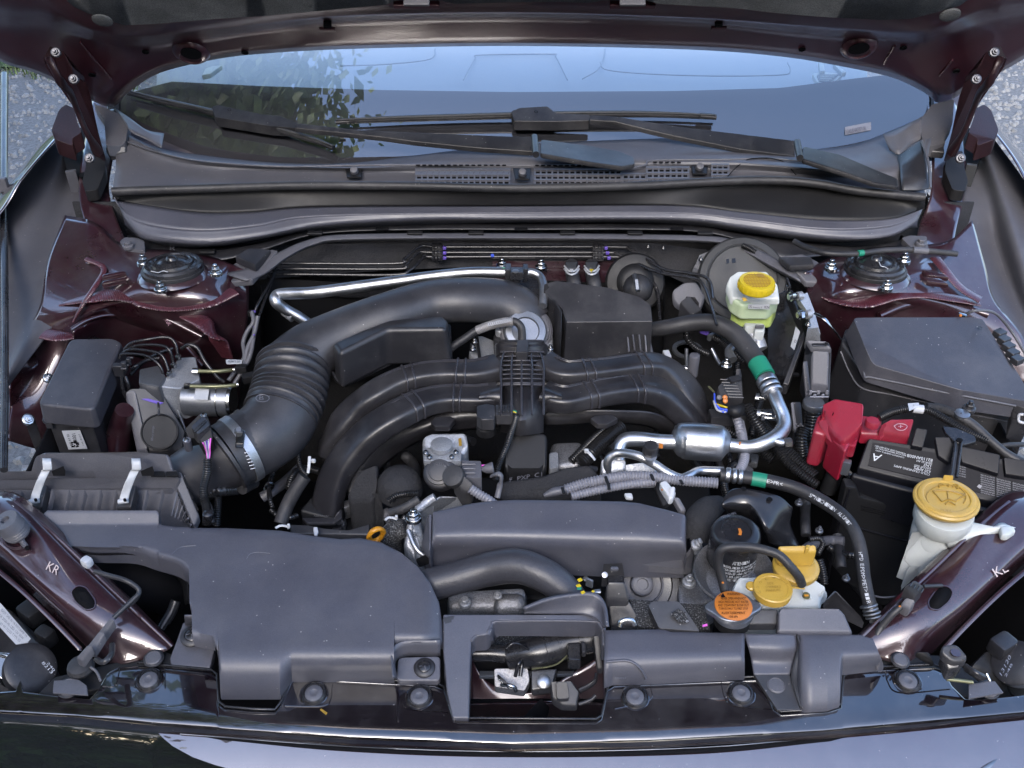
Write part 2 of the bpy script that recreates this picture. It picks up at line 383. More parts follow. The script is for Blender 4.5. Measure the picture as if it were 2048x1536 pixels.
def bolt(c, r, parent, m='zinc', axis=(0, 0, 1), stud=True, name='bolt', top=None):
    c = V(c); s = S(c); ax = Vector(axis).normalized(); bm = bmesh.new()
    lathe_bm(bm, c, [(r, -r * .5), (r, 0), (r * .92, r * .12), (r * .7, r * .2)], ax, 20)
    lathe_bm(bm, c, [(r * .68, r * .1), (r * .68, r * .65), (r * .58, r * .75)], ax, 6)
    if stud: lathe_bm(bm, c, [(r * .36, r * .6), (r * .36, r * 1.2), (r * .28, r * 1.3)], ax, 12)
    return link(name, bm, m, parent, bevel=.0003, seg=1)
def hook(f, *a): return f
_fc = {}
def tmesh(s):
    if s not in _fc:
        cu = bpy.data.curves.new('t', 'FONT'); cu.body = s; cu.resolution_u = 2; o = bpy.data.objects.new('t', cu); COL.objects.link(o)
        dg = bpy.context.evaluated_depsgraph_get(); me = bpy.data.meshes.new_from_object(o.evaluated_get(dg)); v = [x.co.copy() for x in me.vertices]; f = [list(p.vertices) for p in me.polygons]
        bpy.data.objects.remove(o); bpy.data.curves.remove(cu); bpy.data.meshes.remove(me); _fc[s] = (v, f)
    return _fc[s]
def text_bm(bm, s, a, b, c, off=.0006):                               # a = start of base line, b = its end, c = top of first letter
    a, b, c = V(a), V(b), V(c); v, f = tmesh(s)
    if not v: return
    x0, x1 = min(p.x for p in v), max(p.x for p in v); h = max(p.y for p in v) or 1; n = (b - a).cross(c - a).normalized()
    if n.dot(CAM - a) < 0: n = -n
    vs_ = [bm.verts.new(a + (b - a) * ((p.x - x0) / (x1 - x0)) + (c - a) * (p.y / h) + n * off) for p in v]
    for g in f:
        try: bm.faces.new([vs_[i] for i in g])
        except ValueError: pass
def text(name, L, m, parent=None, **k):
    bm = bmesh.new()
    for t in L: text_bm(bm, *t)
    return link(name, bm, m, parent, face=False, wn=False, **k)
def tube_text(name, s, pts, f0, size, r, m, parent, lift=0.):         # lettering that follows a hose
    p = resamp(cr(pts, 10), 400); bm = bmesh.new(); i0 = f0 * 399; k = 0; L = sum((a[0] - b[0]).length for a, b in zip(p, p[1:]))
    for ch in s:
        i = int(i0)
        if i > 395: break
        c = p[i][0]; t = (p[i + 3][0] - p[max(0, i - 3)][0]).normalized(); n = CAM - c; n = n - t * n.dot(t); n.normalize(); up = n.cross(t); sc = S(c); wd = size * .72 * sc
        if ch != ' ':
            o = c + n * (r * sc + .0005) - up * size * sc * (.5 - lift); text_bm(bm, ch, o, o + t * wd * .85, o + up * size * sc * .8, .0003)
        i0 += wd / L * 399
    return link(name, bm, m, parent, wn=False)
def copy_tree(o, loc, label, rz=0):                                   # a thing, its parts and their sub-parts
    c = o.copy(); COL.objects.link(c); c.location = loc; c.rotation_euler.z = rz; c['label'] = label
    def kids(a, b):
        for ch in list(a.children):
            d = ch.copy(); COL.objects.link(d); d.parent = b; kids(ch, d)
    kids(o, c); return c

from mathutils.bvhtree import BVHTree
_bv = {}
def on(o, px, py, off=.0006):                                         # the point of an object's surface behind a photo pixel
    if o.name not in _bv:
        me = o.data; O = ORG[o.name]; _bv[o.name] = BVHTree.FromPolygons([v.co + O for v in me.vertices], [list(p.vertices) for p in me.polygons])
    d = ray(px, py).normalized(); h, n, _, _ = _bv[o.name].ray_cast(CAM, d)
    if h is None: h, n, _, _ = _bv[o.name].find_nearest(P(px, py, .95))
    return h + (n if n.dot(d) < 0 else -n) * off
# ================================================================ THE SETTING
def ground(name, x0, x1, y0, y1, z, m, kind='structure', label=None, cat=None, div=1):
    bm = bmesh.new(); g = [[bm.verts.new((x0 + (x1 - x0) * i / div, y0 + (y1 - y0) * j / div, z)) for j in range(div + 1)] for i in range(div + 1)]
    for i in range(div):
        for j in range(div): bm.faces.new((g[i][j], g[i + 1][j], g[i + 1][j + 1], g[i][j + 1]))
    return link(name, bm, m, None, kind=kind, label=label, cat=cat)
ground('gravel_driveway', -300, 300, -300, 300, 0, 'gravel_ground')
ground('grass_lawn', -60, -1.2, 4.6, 60, .02, 'turf')
random.seed(3); bm = bmesh.new()
def pebble(bm, x, y, z, r):
    a = random.random() * 6.3; vs_ = []
    for k in range(5): vs_.append(bm.verts.new((x + math.cos(a + k * 1.257) * r * random.uniform(.6, 1), y + math.sin(a + k * 1.257) * r * random.uniform(.6, 1), z)))
    t = [bm.verts.new((v.co.x * .55 + x * .45, v.co.y * .55 + y * .45, z + r * random.uniform(.4, .8))) for v in vs_]
    bm.faces.new(t)
    for k in range(5): bm.faces.new((vs_[k], vs_[(k + 1) % 5], t[(k + 1) % 5], t[k]))
for _ in range(15000):
    s = random.choice((-1, 1)); x = s * random.uniform(.95, 3.4); y = random.uniform(1.2, 5.4)
    pebble(bm, x, y, 0, random.uniform(.006, .022))
o = link('gravel', bm, 'stone', None, label='loose grey crushed stone on the driveway', cat='gravel', kind='stuff', sharp=1)
bm = bmesh.new()
for _ in range(9000):
    x, y = random.uniform(-3.6, -1.9), random.uniform(4.5, 6.6); y += (x + 2.6) * -.35; a = random.random() * 6.3; h = random.uniform(.03, .09); dx, dy = math.cos(a), math.sin(a)
    p = [bm.verts.new(v) for v in ((x - dx * .004, y - dy * .004, 0), (x + dx * .004, y + dy * .004, 0), (x + dy * h * .6 + dx * .002, y - dx * h * .6, h))]; bm.faces.new(p)
link('grass', bm, 'leaf', None, label='short green grass at the edge of the driveway', cat='grass', kind='stuff')
bm = bmesh.new()
for _ in range(160):
    x, y = random.uniform(-3.3, -2.1), random.uniform(4.5, 6.2); a = random.random() * 6.3; r = random.uniform(.02, .05); z = random.uniform(.03, .07)
    bm.faces.new([bm.verts.new((x + math.cos(a + k * 1.57) * r * (1, .5)[k % 2], y + math.sin(a + k * 1.57) * r * (1, .5)[k % 2], z + random.uniform(0, .02))) for k in range(4)])
link('fallen_leaves', bm, 'leaf_dead', None, label='dry brown fallen leaves lying in the grass', cat='leaves', kind='stuff')
def tree(x, y, h, cz, rx, rz, n, label, seed, col='leaf', ls=.16):     # stands beside the car, seen mirrored in paint and glass
    random.seed(seed); t = thing('tree', label, 'tree', Vector((x, y, 0)), 'trees mirrored in the paint and glass'); bm = bmesh.new()
    base = Vector((x, y, 0)); limbs = []
    def seg(a, b, r0, r1):
        ax = (b - a).normalized(); u = ax.orthogonal().normalized(); v = ax.cross(u)
        A = [bm.verts.new(a + (u * math.cos(k * 1.047) + v * math.sin(k * 1.047)) * r0) for k in range(6)]; B = [bm.verts.new(b + (u * math.cos(k * 1.047) + v * math.sin(k * 1.047)) * r1) for k in range(6)]
        for k in range(6): bm.faces.new((A[k], A[(k + 1) % 6], B[(k + 1) % 6], B[k]))
    top = base + Vector((0, 0, cz + rz * .6)); seg(base, top, .16, .05)
    for _ in range(14):
        a = random.random() * 6.3; z0 = random.uniform(cz - rz * .8, cz + rz * .4); st = base + Vector((0, 0, z0)); e = st + Vector((math.cos(a), math.sin(a), .5)) * rx * random.uniform(.5, .9); seg(st, e, .05, .012); limbs.append((st, e))
    link('trunk', bm, 'bark', t); bm = bmesh.new(); cl = []
    for _ in range(46):
        a, b = random.random() * 6.3, random.uniform(-1, 1); rr = random.uniform(.35, 1); s = math.sqrt(1 - b * b); cl.append((base + Vector((math.cos(a) * s * rx * rr, math.sin(a) * s * rx * rr, cz + b * rz * rr)), random.uniform(.15, .36) * rx))
    for _ in range(n):
        c, r = random.choice(cl); p = c + Vector((random.gauss(0, 1), random.gauss(0, 1), random.gauss(0, .8))) * r * .6; u = Vector((random.gauss(0, 1), random.gauss(0, 1), random.gauss(0, 1))).normalized(); v = u.orthogonal().normalized(); L = ls * random.uniform(.5, 1.1)
        bm.faces.new([bm.verts.new(p + u * L * .5), bm.verts.new(p + v * L * .3), bm.verts.new(p - u * L * .5), bm.verts.new(p - v * L * .3)])
    link('crown', bm, col, t); return t
# ================================================================ THE CAR BODY
car = thing('car_body', 'dark maroon car body with open engine bay filling the picture', 'car', Vector((0, .6, .3)))
# the dark box of the bay: floor, firewall, inner side walls
def quadsheet(name, P4, m, parent, div=8, **k):
    bm = bmesh.new(); a, b, c, d = [Vector(p) for p in P4]; g = [[bm.verts.new(a.lerp(b, i / div).lerp(d.lerp(c, i / div), j / div)) for j in range(div + 1)] for i in range(div + 1)]
    for i in range(div):
        for j in range(div): bm.faces.new((g[i][j], g[i + 1][j], g[i + 1][j + 1], g[i][j + 1]))
    return link(name, bm, m, parent, face=True, thick=.004, **k)
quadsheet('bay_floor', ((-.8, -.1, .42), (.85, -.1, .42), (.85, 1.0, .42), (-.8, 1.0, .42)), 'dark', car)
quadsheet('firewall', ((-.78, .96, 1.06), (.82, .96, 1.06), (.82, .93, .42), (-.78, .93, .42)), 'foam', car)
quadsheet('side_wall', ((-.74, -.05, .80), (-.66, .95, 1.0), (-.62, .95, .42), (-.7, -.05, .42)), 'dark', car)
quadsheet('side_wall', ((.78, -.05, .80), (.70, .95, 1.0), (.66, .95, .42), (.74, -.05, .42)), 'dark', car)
# --- left side: wheel house and strut tower in maroon paint
surf('strut_tower', [q('0', [1.06, 1.06, 1.04, 1.04, 1.035, 1.03], 130, 430, 190, 445, 250, 492, 340, 500, 430, 515, 500, 545),
                     q('0', [1.03, 1.035, 1.045, 1.045, 1.04, 1.0], 95, 520, 200, 540, 280, 555, 345, 558, 420, 558, 498, 578),
                     q('0', [.99, 1.01, 1.025, 1.028, 1.02, .97], 80, 610, 175, 612, 250, 598, 330, 600, 420, 605, 497, 625),
                     q('0', [.94, .955, .99, .985, .955, .9], 45, 680, 130, 672, 215, 628, 300, 640, 400, 672, 488, 700),
                     q('0', [.90, .90, .90, .88, .86, .82], 25, 760, 110, 752, 200, 700, 290, 710, 390, 740, 482, 760),
                     q('0', [.86, .80, .72, .70, .66, .60], 15, 880, 90, 900, 200, 900, 290, 900, 390, 900, 470, 900)], 'paint', car, nu=60, sub=8)
surf('wheel_arch', [q('4', [.985, .985, .965, .93, .90], 490, 600, 740, 512, 1000, 560, 1260, 700, 1400, 860), q('4', [.985, .975, .955, .92, .885], 500, 640, 745, 548, 985, 600, 1240, 735, 1380, 880),
                    q('4', [.93, .90, .88, .85, .83], 480, 800, 740, 760, 960, 800, 1180, 860, 1330, 960)], 'paint', car, nu=50, sub=6)
tube('arch_bead', q('4', [.99, .995, .985, .96, .925, .91], 485, 612, 600, 545, 745, 512, 900, 530, 1100, 630, 1270, 730, 1390, 860), 4.5, 'paint', car, n=8)
tube('arch_bead', q('4', [1.0, 1.01, 1.0, .985, .965], 640, 445, 830, 415, 1000, 480, 1180, 560, 1380, 660), 5, 'paint', car, n=8)
surf('inner_rail', [q('4', .93, 70, 870, 230, 710, 440, 700), q('4', .925, 65, 960, 230, 800, 420, 770), q('4', .90, 70, 1080, 200, 960, 380, 840), q('4', .82, 70, 1300, 120, 1280, 330, 1000)], 'paint', car, nu=24, sub=6)
for c in (q('4', [1.045, 1.04, 1.035, 1.02, .99], 590, 130, 710, 195, 640, 330, 570, 430, 500, 560),):
    tube('seam_sealer', c, [7, 6, 6, 7, 4], 'sealer', car, n=10, flat=.5, ridge=(3, .06))
def sealerstrip(c, r, par=car): return tube('seam_sealer', [(x, y, z - .002) for x, y, z in c], [a * 1.35 for a in r], 'sealer', par, n=16, flat=.24, ridge=(3.4, .06))
sealerstrip(q('4', [1.0, 1.025, 1.03, 1.025, 1.02, 1.015, 1.02, 1.02], 430, 430, 620, 395, 780, 372, 920, 390, 1010, 430, 1190, 450, 1420, 425, 1600, 350), [9, 14, 16, 16, 14, 15, 15, 12])
sealerstrip(q('4', [1.0, 1.0, .98, .95, .92], 1250, 510, 1380, 560, 1460, 640, 1510, 720, 1550, 800), [8, 14, 15, 13, 9])
sealerstrip(q('4', [.985, .985, .98], 300, 640, 400, 655, 500, 655), [12, 13, 9])
for y in (205, 250):
    slab('pressed_rib', q('4', [1.05, 1.05, 1.05, 1.05], 700, y + 25, 850, y, 865, y + 14, 690, y + 48), .01, 'paint', car, bevel=.003)
text('stamped_mark', [('NK', *q('4', .998, 1125, 555, 1150, 590, 1150, 545))], 'mark_red', car)
# --- right side
surf('strut_tower', [q('0', [1.03, 1.035, 1.04, 1.04, 1.05, 1.06], 1610, 545, 1660, 515, 1745, 495, 1840, 490, 1900, 480, 1945, 440),
                     q('0', [1.0, 1.04, 1.045, 1.045, 1.035, 1.03], 1612, 580, 1680, 560, 1745, 558, 1830, 545, 1900, 540, 1970, 530),
                     q('0', [.97, 1.02, 1.028, 1.02, 1.01, 1.0], 1615, 625, 1680, 600, 1760, 592, 1840, 596, 1920, 600, 1990, 600),
                     q('0', [.9, .97, .985, .98, .97, .96], 1620, 690, 1690, 650, 1770, 632, 1860, 640, 1950, 660, 2048, 680),
                     q('0', [.82, .85, .88, .9, .9, .9], 1625, 760, 1700, 760, 1780, 760, 1870, 760, 1960, 760, 2060, 770)], 'paint', car, nu=60, sub=8)
sealerstrip(q('7', [.99, 1.015, 1.025, 1.03, 1.025, 1.02, 1.01], 610, 330, 760, 400, 960, 430, 1150, 380, 1350, 370, 1550, 395, 1740, 430), [8, 14, 13, 13, 11, 11, 9])
sealerstrip(q('7', [1.05, 1.045, 1.03, 1.02], 1440, 120, 1520, 220, 1620, 330, 1750, 410), [8, 8, 9, 10])
sealerstrip(q('7', [1.0, .985, .96, .94], 1000, 440, 870, 490, 780, 560, 740, 640), [10, 13, 12, 8])
for y in (200, 245):
    slab('pressed_rib', q('7', 1.05, 1350, y, 1480, y + 15, 1540, y + 52, 1390, y + 35), .01, 'paint', car, bevel=.003)
tube('arch_bead', q('7', [.995, 1.005, 1.0, .99], 1060, 520, 1260, 440, 1500, 430, 1800, 510), 8, 'paint', car, n=8)
# --- fender edges and their outer skin (painted) seen between bay and driveway
surf('fender', [q('0', [1.12, 1.12, 1.10, 1.06, 1.0], 125, 262, 100, 290, 45, 355, 5, 420, -120, 560), q('0', [1.08, 1.07, 1.04, 1.0, .93], 105, 268, 72, 300, 10, 380, -60, 470, -220, 640), q('0', [.9, .9, .9, .85, .8], 60, 300, 20, 370, -60, 450, -140, 560, -320, 740)], 'paint_ext', car, nu=30)
surf('fender', [q('0', [1.12, 1.12, 1.10, 1.06, 1.0], 1965, 240, 1990, 265, 2030, 320, 2075, 400, 2200, 560), q('0', [1.08, 1.07, 1.04, 1.0, .93], 1985, 235, 2015, 275, 2065, 340, 2130, 450, 2300, 640), q('0', [.9, .9, .9, .85, .8], 2020, 260, 2060, 330, 2120, 420, 2210, 540, 2400, 740)], 'paint_ext', car, nu=30)
# dark trim panels that cover the inner fenders
surf('fender_liner_panel', [q('0', [1.09, 1.07, 1.04, 1.0, .97], 128, 268, 95, 300, 45, 360, -20, 450, -60, 560), q('0', [1.075, 1.06, 1.03, .99, .96], 140, 290, 112, 340, 60, 420, 10, 540, -40, 680),
                            q('0', [1.05, 1.03, 1.0, .97, .95], 150, 310, 135, 380, 110, 470, 60, 600, 5, 740), q('0', [1.055, 1.03, 1.0, .975, .955], 158, 345, 158, 400, 140, 480, 85, 620, 10, 760), q('0', [1.04, 1.02, .99, .965, .94], 165, 390, 185, 480, 155, 560, 100, 660, 18, 772)], 'liner', car, nu=50, sub=8)
surf('fender_liner_panel', [q('0', [1.09, 1.07, 1.04, 1.0, .97], 1978, 265, 2005, 300, 2048, 360, 2100, 450, 2150, 560), q('0', [1.075, 1.05, 1.02, .98, .95], 1965, 290, 2000, 370, 2025, 450, 2060, 560, 2100, 660),
                            q('0', [1.04, 1.02, .98, .95, .93], 1950, 320, 1975, 400, 1990, 480, 2020, 570, 2070, 680), q('0', [1.045, 1.025, .99, .96, .93], 1942, 330, 1930, 390, 1945, 500, 1990, 600, 2060, 715), q('0', [1.03, 1.0, .98, .95, .92], 1930, 350, 1905, 430, 1930, 530, 1975, 620, 2052, 735)], 'liner', car, nu=50, sub=8, label='darker trim panel on the right fender')
lathe('trim_clip', (33, 456, 1.0), [(16, -4), (16, 1), (11, 2), (11, 0), (6, 0), (6, 3), (0, 3)], 'liner', car, axis=(.5, -.3, .8))
box('panel_tab', (147, 362, 1.07), (20, 10, 46), 'liner', car, rz=20); box('panel_tab', (1938, 350, 1.07), (20, 10, 46), 'liner_dark', car, rz=-20)
# inner pillars under the hinges, maroon, dark
surf('hinge_pillar', [q('1', [1.13, 1.13], 545, 560, 690, 600), q('1', [1.10, 1.10], 500, 800, 660, 900), q('1', [1.07, 1.06], 460, 1120, 640, 1130), q('1', [1.04, 1.04], 520, 1400, 730, 1400), q('1', [1.04, 1.03], 500, 1540, 800, 1540)], 'paint', car, nu=14, sub=6)
surf('hinge_pillar', [q('3', [1.13, 1.13], 1480, 600, 1640, 560), q('3', [1.10, 1.10], 1510, 900, 1700, 850), q('3', [1.07, 1.06], 1500, 1150, 1700, 1130), q('3', [1.04, 1.04], 1440, 1300, 1640, 1400), q('3', [1.04, 1.03], 1400, 1500, 1660, 1540)], 'paint', car, nu=14, sub=6)
slab('dark_gusset', q('1', 1.08, 350, 850, 420, 800, 560, 650, 600, 900, 480, 1040, 390, 990), .03, 'dark', car, bevel=.001)
slab('dark_gusset', q('3', 1.08, 1640, 700, 1790, 780, 1830, 820, 1780, 960, 1690, 990, 1600, 900), .03, 'dark', car, bevel=.001)
# --- headlamp brackets KR / KL: maroon pressed panels running forward
def bracket(sx, txt):
    X = (lambda x: x) if sx > 0 else (lambda x: 2048 - x)
    z0, z1 = .955, .885
    def T(*c): return [(X(c[i]), c[i + 1], c[i + 2]) for i in range(0, len(c), 3)]
    rows = [T(-40, 985, .965, 30, 985, .965, 100, 1040, .955, 180, 1118, .93, 260, 1195, .91, 348, 1285, .885), T(-40, 1000, .975, 15, 1010, .975, 85, 1068, .965, 165, 1145, .94, 245, 1222, .92, 335, 1300, .893),
            T(-40, 1060, .972, 0, 1058, .97, 60, 1112, .955, 140, 1190, .935, 215, 1258, .915, 290, 1318, .885), T(-40, 1095, .955, -10, 1098, .955, 48, 1150, .94, 115, 1215, .92, 185, 1275, .90, 235, 1330, .88),
            T(-60, 1105, .90, -20, 1112, .90, 40, 1165, .89, 105, 1230, .87, 165, 1290, .855, 205, 1330, .84)]
    s = surf('headlamp_bracket', rows, 'paint', car, nu=50, sub=7, thick=.0015)
    tube('bracket_flange', T(-30, 1120, .945, 40, 1178, .93, 105, 1240, .91, 155, 1292, .893, 160, 1298, .89), 5, 'paint', car, n=8, flat=.4)
    tube('bracket_bead', T(30, 1002, .972, 100, 1060, .962, 182, 1138, .937, 262, 1214, .917, 345, 1292, .892), 4, 'paint', car, n=8, flat=.6)
    # dark sheet painted in for the shade of a slot, with rolled rim
    k = rounded([on(s, X(x), y, .0012) for x, y in ((142, 1184), (154, 1172), (172, 1175), (192, 1203), (190, 1218), (172, 1221), (150, 1203))], 10)
    bm = bmesh.new(); bm.faces.new([bm.verts.new(v) for v in k]); link('slot', bm, 'dark', car, face=True, thick=.0004)
    tube('slot_rim', k + [k[0], k[1]], 1.6, 'paint', car, n=6, straight=True, caps=False)
    return s
kr_ = bracket(1, 'KR'); kl_ = bracket(-1, 'KL')
text('stamped_mark', [('KR', on(kr_, 93, 1140, .002), on(kr_, 115, 1152, .002), on(kr_, 101, 1124, .002))], 'mark_pale', car)
text('stamped_mark', [('KL', on(kl_, 1989, 1153, .003), on(kl_, 2013, 1139, .003), on(kl_, 1981, 1140, .003))], 'mark_pale', car)
# --- front: cross member, bumper skin, slot
seam = [(-60, 1424), (10, 1427), (150, 1436), (310, 1452), (500, 1467), (700, 1480), (1024, 1492), (1300, 1485), (1650, 1467), (1800, 1452), (2110, 1422)]
def sm_(x): return sum(interp(seam, x + k * 14) for k in range(-5, 6)) / 11
strip('bumper_skin', [(x, sm_(x)) for x in list(range(306, 500, 8)) + list(range(500, 2101, 20))], [(306, 1454), (325, 1475), (345, 1492), (385, 1514), (430, 1530), (490, 1546), (540, 1700), (2101, 1700)],
      lambda x, y, t: .868 - .00020 * (y - sm_(x)) - .0000002 * (y - sm_(x)) ** 2, 'paint_ext', car, n=160, rows=20, skirt=0)
Yt = P(150, 1436, .868).y
bm = bmesh.new(); g = []
for i in range(41):
    c = []
    for j in range(17):
        v = j / 16; x = -60 + (318 + 230 * v + 60) * i / 40; c.append(bm.verts.new(P(x, sm_(min(x, 306)) + v * 150, ('y', Yt + .012 * (1 - i / 40) * 0 - .0 - .050 * v ** 1.15))))
    g.append(c)
for a, c in zip(g, g[1:]):
    for j in range(16): bm.faces.new((a[j], a[j + 1], c[j + 1], c[j]))
link('lamp_lens', bm, 'headlamp', car, face=True, label='glossy lens of the left headlamp mirroring trees')
tube('slot_lip', q('0', .8695, 330, 1457, 500, 1470, 700, 1481, 1024, 1490, 1300, 1486, 1550, 1475, 1760, 1458), 3.2, 'paint_ext', car, n=8)
surf('grille_slot', [q('0', .8665, 345, 1462, 700, 1487, 1024, 1497, 1400, 1489, 1748, 1461), q('0', .8655, 440, 1479, 700, 1502, 1024, 1513, 1400, 1506, 1660, 1482)], 'dark', car, nu=50, sub=2, thick=.001)
tube('slot_trim', q('0', .868, 360, 1468, 700, 1493, 1024, 1503, 1400, 1495, 1720, 1468), 1.1, 'zinc_grey', car, n=6)
surf('cross_member', [q('0', .83, 935, 1270, 1070, 1330, 1215, 1300), q('0', [.80, .80, .80], 935, 1395, 1070, 1395, 1215, 1395), q('0', .795, 935, 1402, 1070, 1402, 1215, 1402), q('0', .72, 935, 1440, 1070, 1440, 1215, 1440)], 'dark', car, nu=20)
surf('latch_panel', [q('G', [.835, .825, .812, .806, .812, .83, .845], 140, 450, 200, 570, 300, 650, 500, 700, 650, 670, 850, 560, 1060, 430), q('G', .80, 140, 755, 600, 755, 1060, 755), q('G', .797, 140, 785, 600, 785, 1060, 785), q('G', .74, 140, 880, 600, 880, 1060, 880)], 'paint', car, nu=40, sub=6, thick=.001)
# ================================================================ HOOD
hood = thing('hood', 'raised maroon hood seen from below along the top edge', 'hood', (1024, 92, ('h', 0)))
def H(o, *c): return [(c[2 * i], c[2 * i + 1], ('h', o)) for i in range(len(c) // 2)]
rear = [-60, 60, 0, 122, 60, 142, 120, 168, 217, 214, 255, 186, 300, 155, 345, 138, 430, 119, 520, 108, 700, 98, 1024, 92, 1370, 99, 1560, 113, 1700, 136, 1790, 157, 1850, 186, 1886, 207, 1960, 163, 2010, 140, 2110, 80]
r1 = [-60, 52, 0, 116, 62, 136, 122, 160, 210, 196, 250, 172, 300, 142, 345, 127, 430, 110, 520, 100, 700, 90, 1024, 85, 1370, 91, 1560, 104, 1700, 126, 1790, 145, 1850, 170, 1890, 190, 1960, 152, 2012, 130, 2110, 70]
r2 = [-60, 20, 10, 60, 70, 60, 130, 68, 190, 85, 250, 98, 300, 95, 345, 88, 430, 76, 520, 62, 700, 42, 1024, 34, 1370, 44, 1560, 62, 1700, 76, 1790, 86, 1850, 90, 1890, 78, 1960, 55, 2020, 40, 2110, 20]
r3 = [-60, 0, 15, 10, 75, 12, 125, 26, 180, 55, 250, 66, 300, 66, 345, 62, 430, 56, 520, 46, 700, 30, 1024, 24, 1370, 34, 1560, 46, 1700, 56, 1790, 60, 1850, 58, 1890, 48, 1930, 24, 1990, 5, 2110, 0]
r4 = []
for i in range(0, len(r3), 2): r4 += [r3[i] + (1024 - r3[i]) * -.02, r3[i + 1] - 130]
surf('inner_panel', [H(-.012, *rear), H(.0, *r1), H(.0, *r2), H(.030, *r3), H(.030, *r4)], 'hood_paint', hood, nu=140, sub=4, lin=True, thick=.001)
# upper inner panel and outer skin beyond the frame (mirrored in the front panels and cover)
def hoodpt(x, s, o): return HP + Vector((x * (1 - .26 * max(0, s)), -math.cos(R(50)) * s, math.sin(R(50)) * s)) + HN * o
def hsheet(name, xs, ss, o, m, crown=0.):
    bm = bmesh.new(); g = [[bm.verts.new(hoodpt(x, s, o) - HN * crown * (1 - (x / .85) ** 2) - HN * (.35 * crown * math.sin(math.pi * (s) / 1.0))) for s in ss] for x in xs]
    for a, b in zip(g, g[1:]):
        for i in range(len(a) - 1): bm.faces.new((a[i], a[i + 1], b[i + 1], b[i]))
    return link(name, bm, m, hood, thick=.0015)
hsheet('inner_panel', [-.80 + 1.6 * i / 10 for i in range(11)], [.17 + .85 * i / 8 for i in range(9)], .012, 'hood_paint')
hsheet('outer_skin', [-.85 + 1.7 * i / 24 for i in range(25)], [-.01 + 1.05 * i / 16 for i in range(17)], -.018, 'paint_ext', .012)
ins = [112, -2, 150, 31, 222, 52, 290, 50, 400, 42, 500, 37, 640, 26, 760, 17, 780, 8, 880, 8, 900, 14, 1190, 12, 1215, 6, 1310, 6, 1330, 11, 1480, 20, 1600, 32, 1700, 41, 1790, 45, 1850, 42, 1920, 26, 1958, -2]
bm = bmesh.new(); edge = [P(*p) for p in H(.045, *ins)]; far = []
cols = []
for p in resamp(edge, 120):
    p = p[0]; s0 = (p - HP).dot(Vector((0, -math.cos(R(50)), math.sin(R(50))))); c = [bm.verts.new(p - HN * .012)]
    for k in range(9): c.append(bm.verts.new(hoodpt(p.x - HP.x, s0 + (.92 - s0) * k / 8 * 1.0 + (.006 if k == 0 else 0), .045 + (noise.noise(p * 6 + Vector((0, 0, k * .7))) * .004))))
    cols.append(c)
for a, b in zip(cols, cols[1:]):
    for i in range(len(a) - 1): bm.faces.new((a[i], a[i + 1], b[i + 1], b[i]))
link('insulation_pad', bm, 'felt', hood, face=True, thick=.002, sharp=70)
for x, y in ((205, 40), (1900, 30)): lathe('insulation_clip', (x, y, ('h', .048)), [(20, -2), (20, 2), (16, 4), (0, 3)], 'felt', hood, axis=HN)
for x, y, r in ((382, 108, 21), (1718, 98, 21)):
    a = HN; lathe('drain_hole_collar', (x, y, ('h', .004)), [(r * 1.75, -4), (r * 1.6, 2), (r * 1.25, 8), (r * 1.05, 9), (r * .95, 6)], 'hood_paint', hood, axis=a); lathe('drain_hole', (x, y, ('h', .0145)), [(r * .97, -2), (r * .97, 0), (0, 0)], 'dark', hood, axis=a)
for x, y in ((37, 53), (184, 151), (490, 106), (291, 105), (1604, 100), (1807, 97), (1913, 143)):
    lathe('hole', (x, y, ('h', .003)), [(7, -2), (7, 0), (5.4, 0.6), (5.2, -1), (0, -1)], 'dark', hood, axis=HN, n=16)
for x, y in ((655, 28), (1437, 26)):
    box('clip_slot', (x, y + 12, ('h', .008)), (15, 10, 34), 'dark', hood, rx=-50); box('slot_lip', (x, y + 31, ('h', .006)), (32, 12, 6), 'hood_paint', hood, rx=-50)
for x in (833, 1265):
    box('latch_rest', (x, 8, ('h', .034)), (92, 14, 16), 'hood_paint', hood, rx=-50); box('latch_rest_pad', (x, 5, ('h', .05)), (52, 8, 14), 'plastic_grey', hood, rx=-50)
for a in ((160, 85, 222, 158), (1790, 92, 1768, 128), (1905, 120, 1880, 152)):
    tube('pressed_bead', H(.002, *a), 2.2, 'hood_paint', hood, n=6)
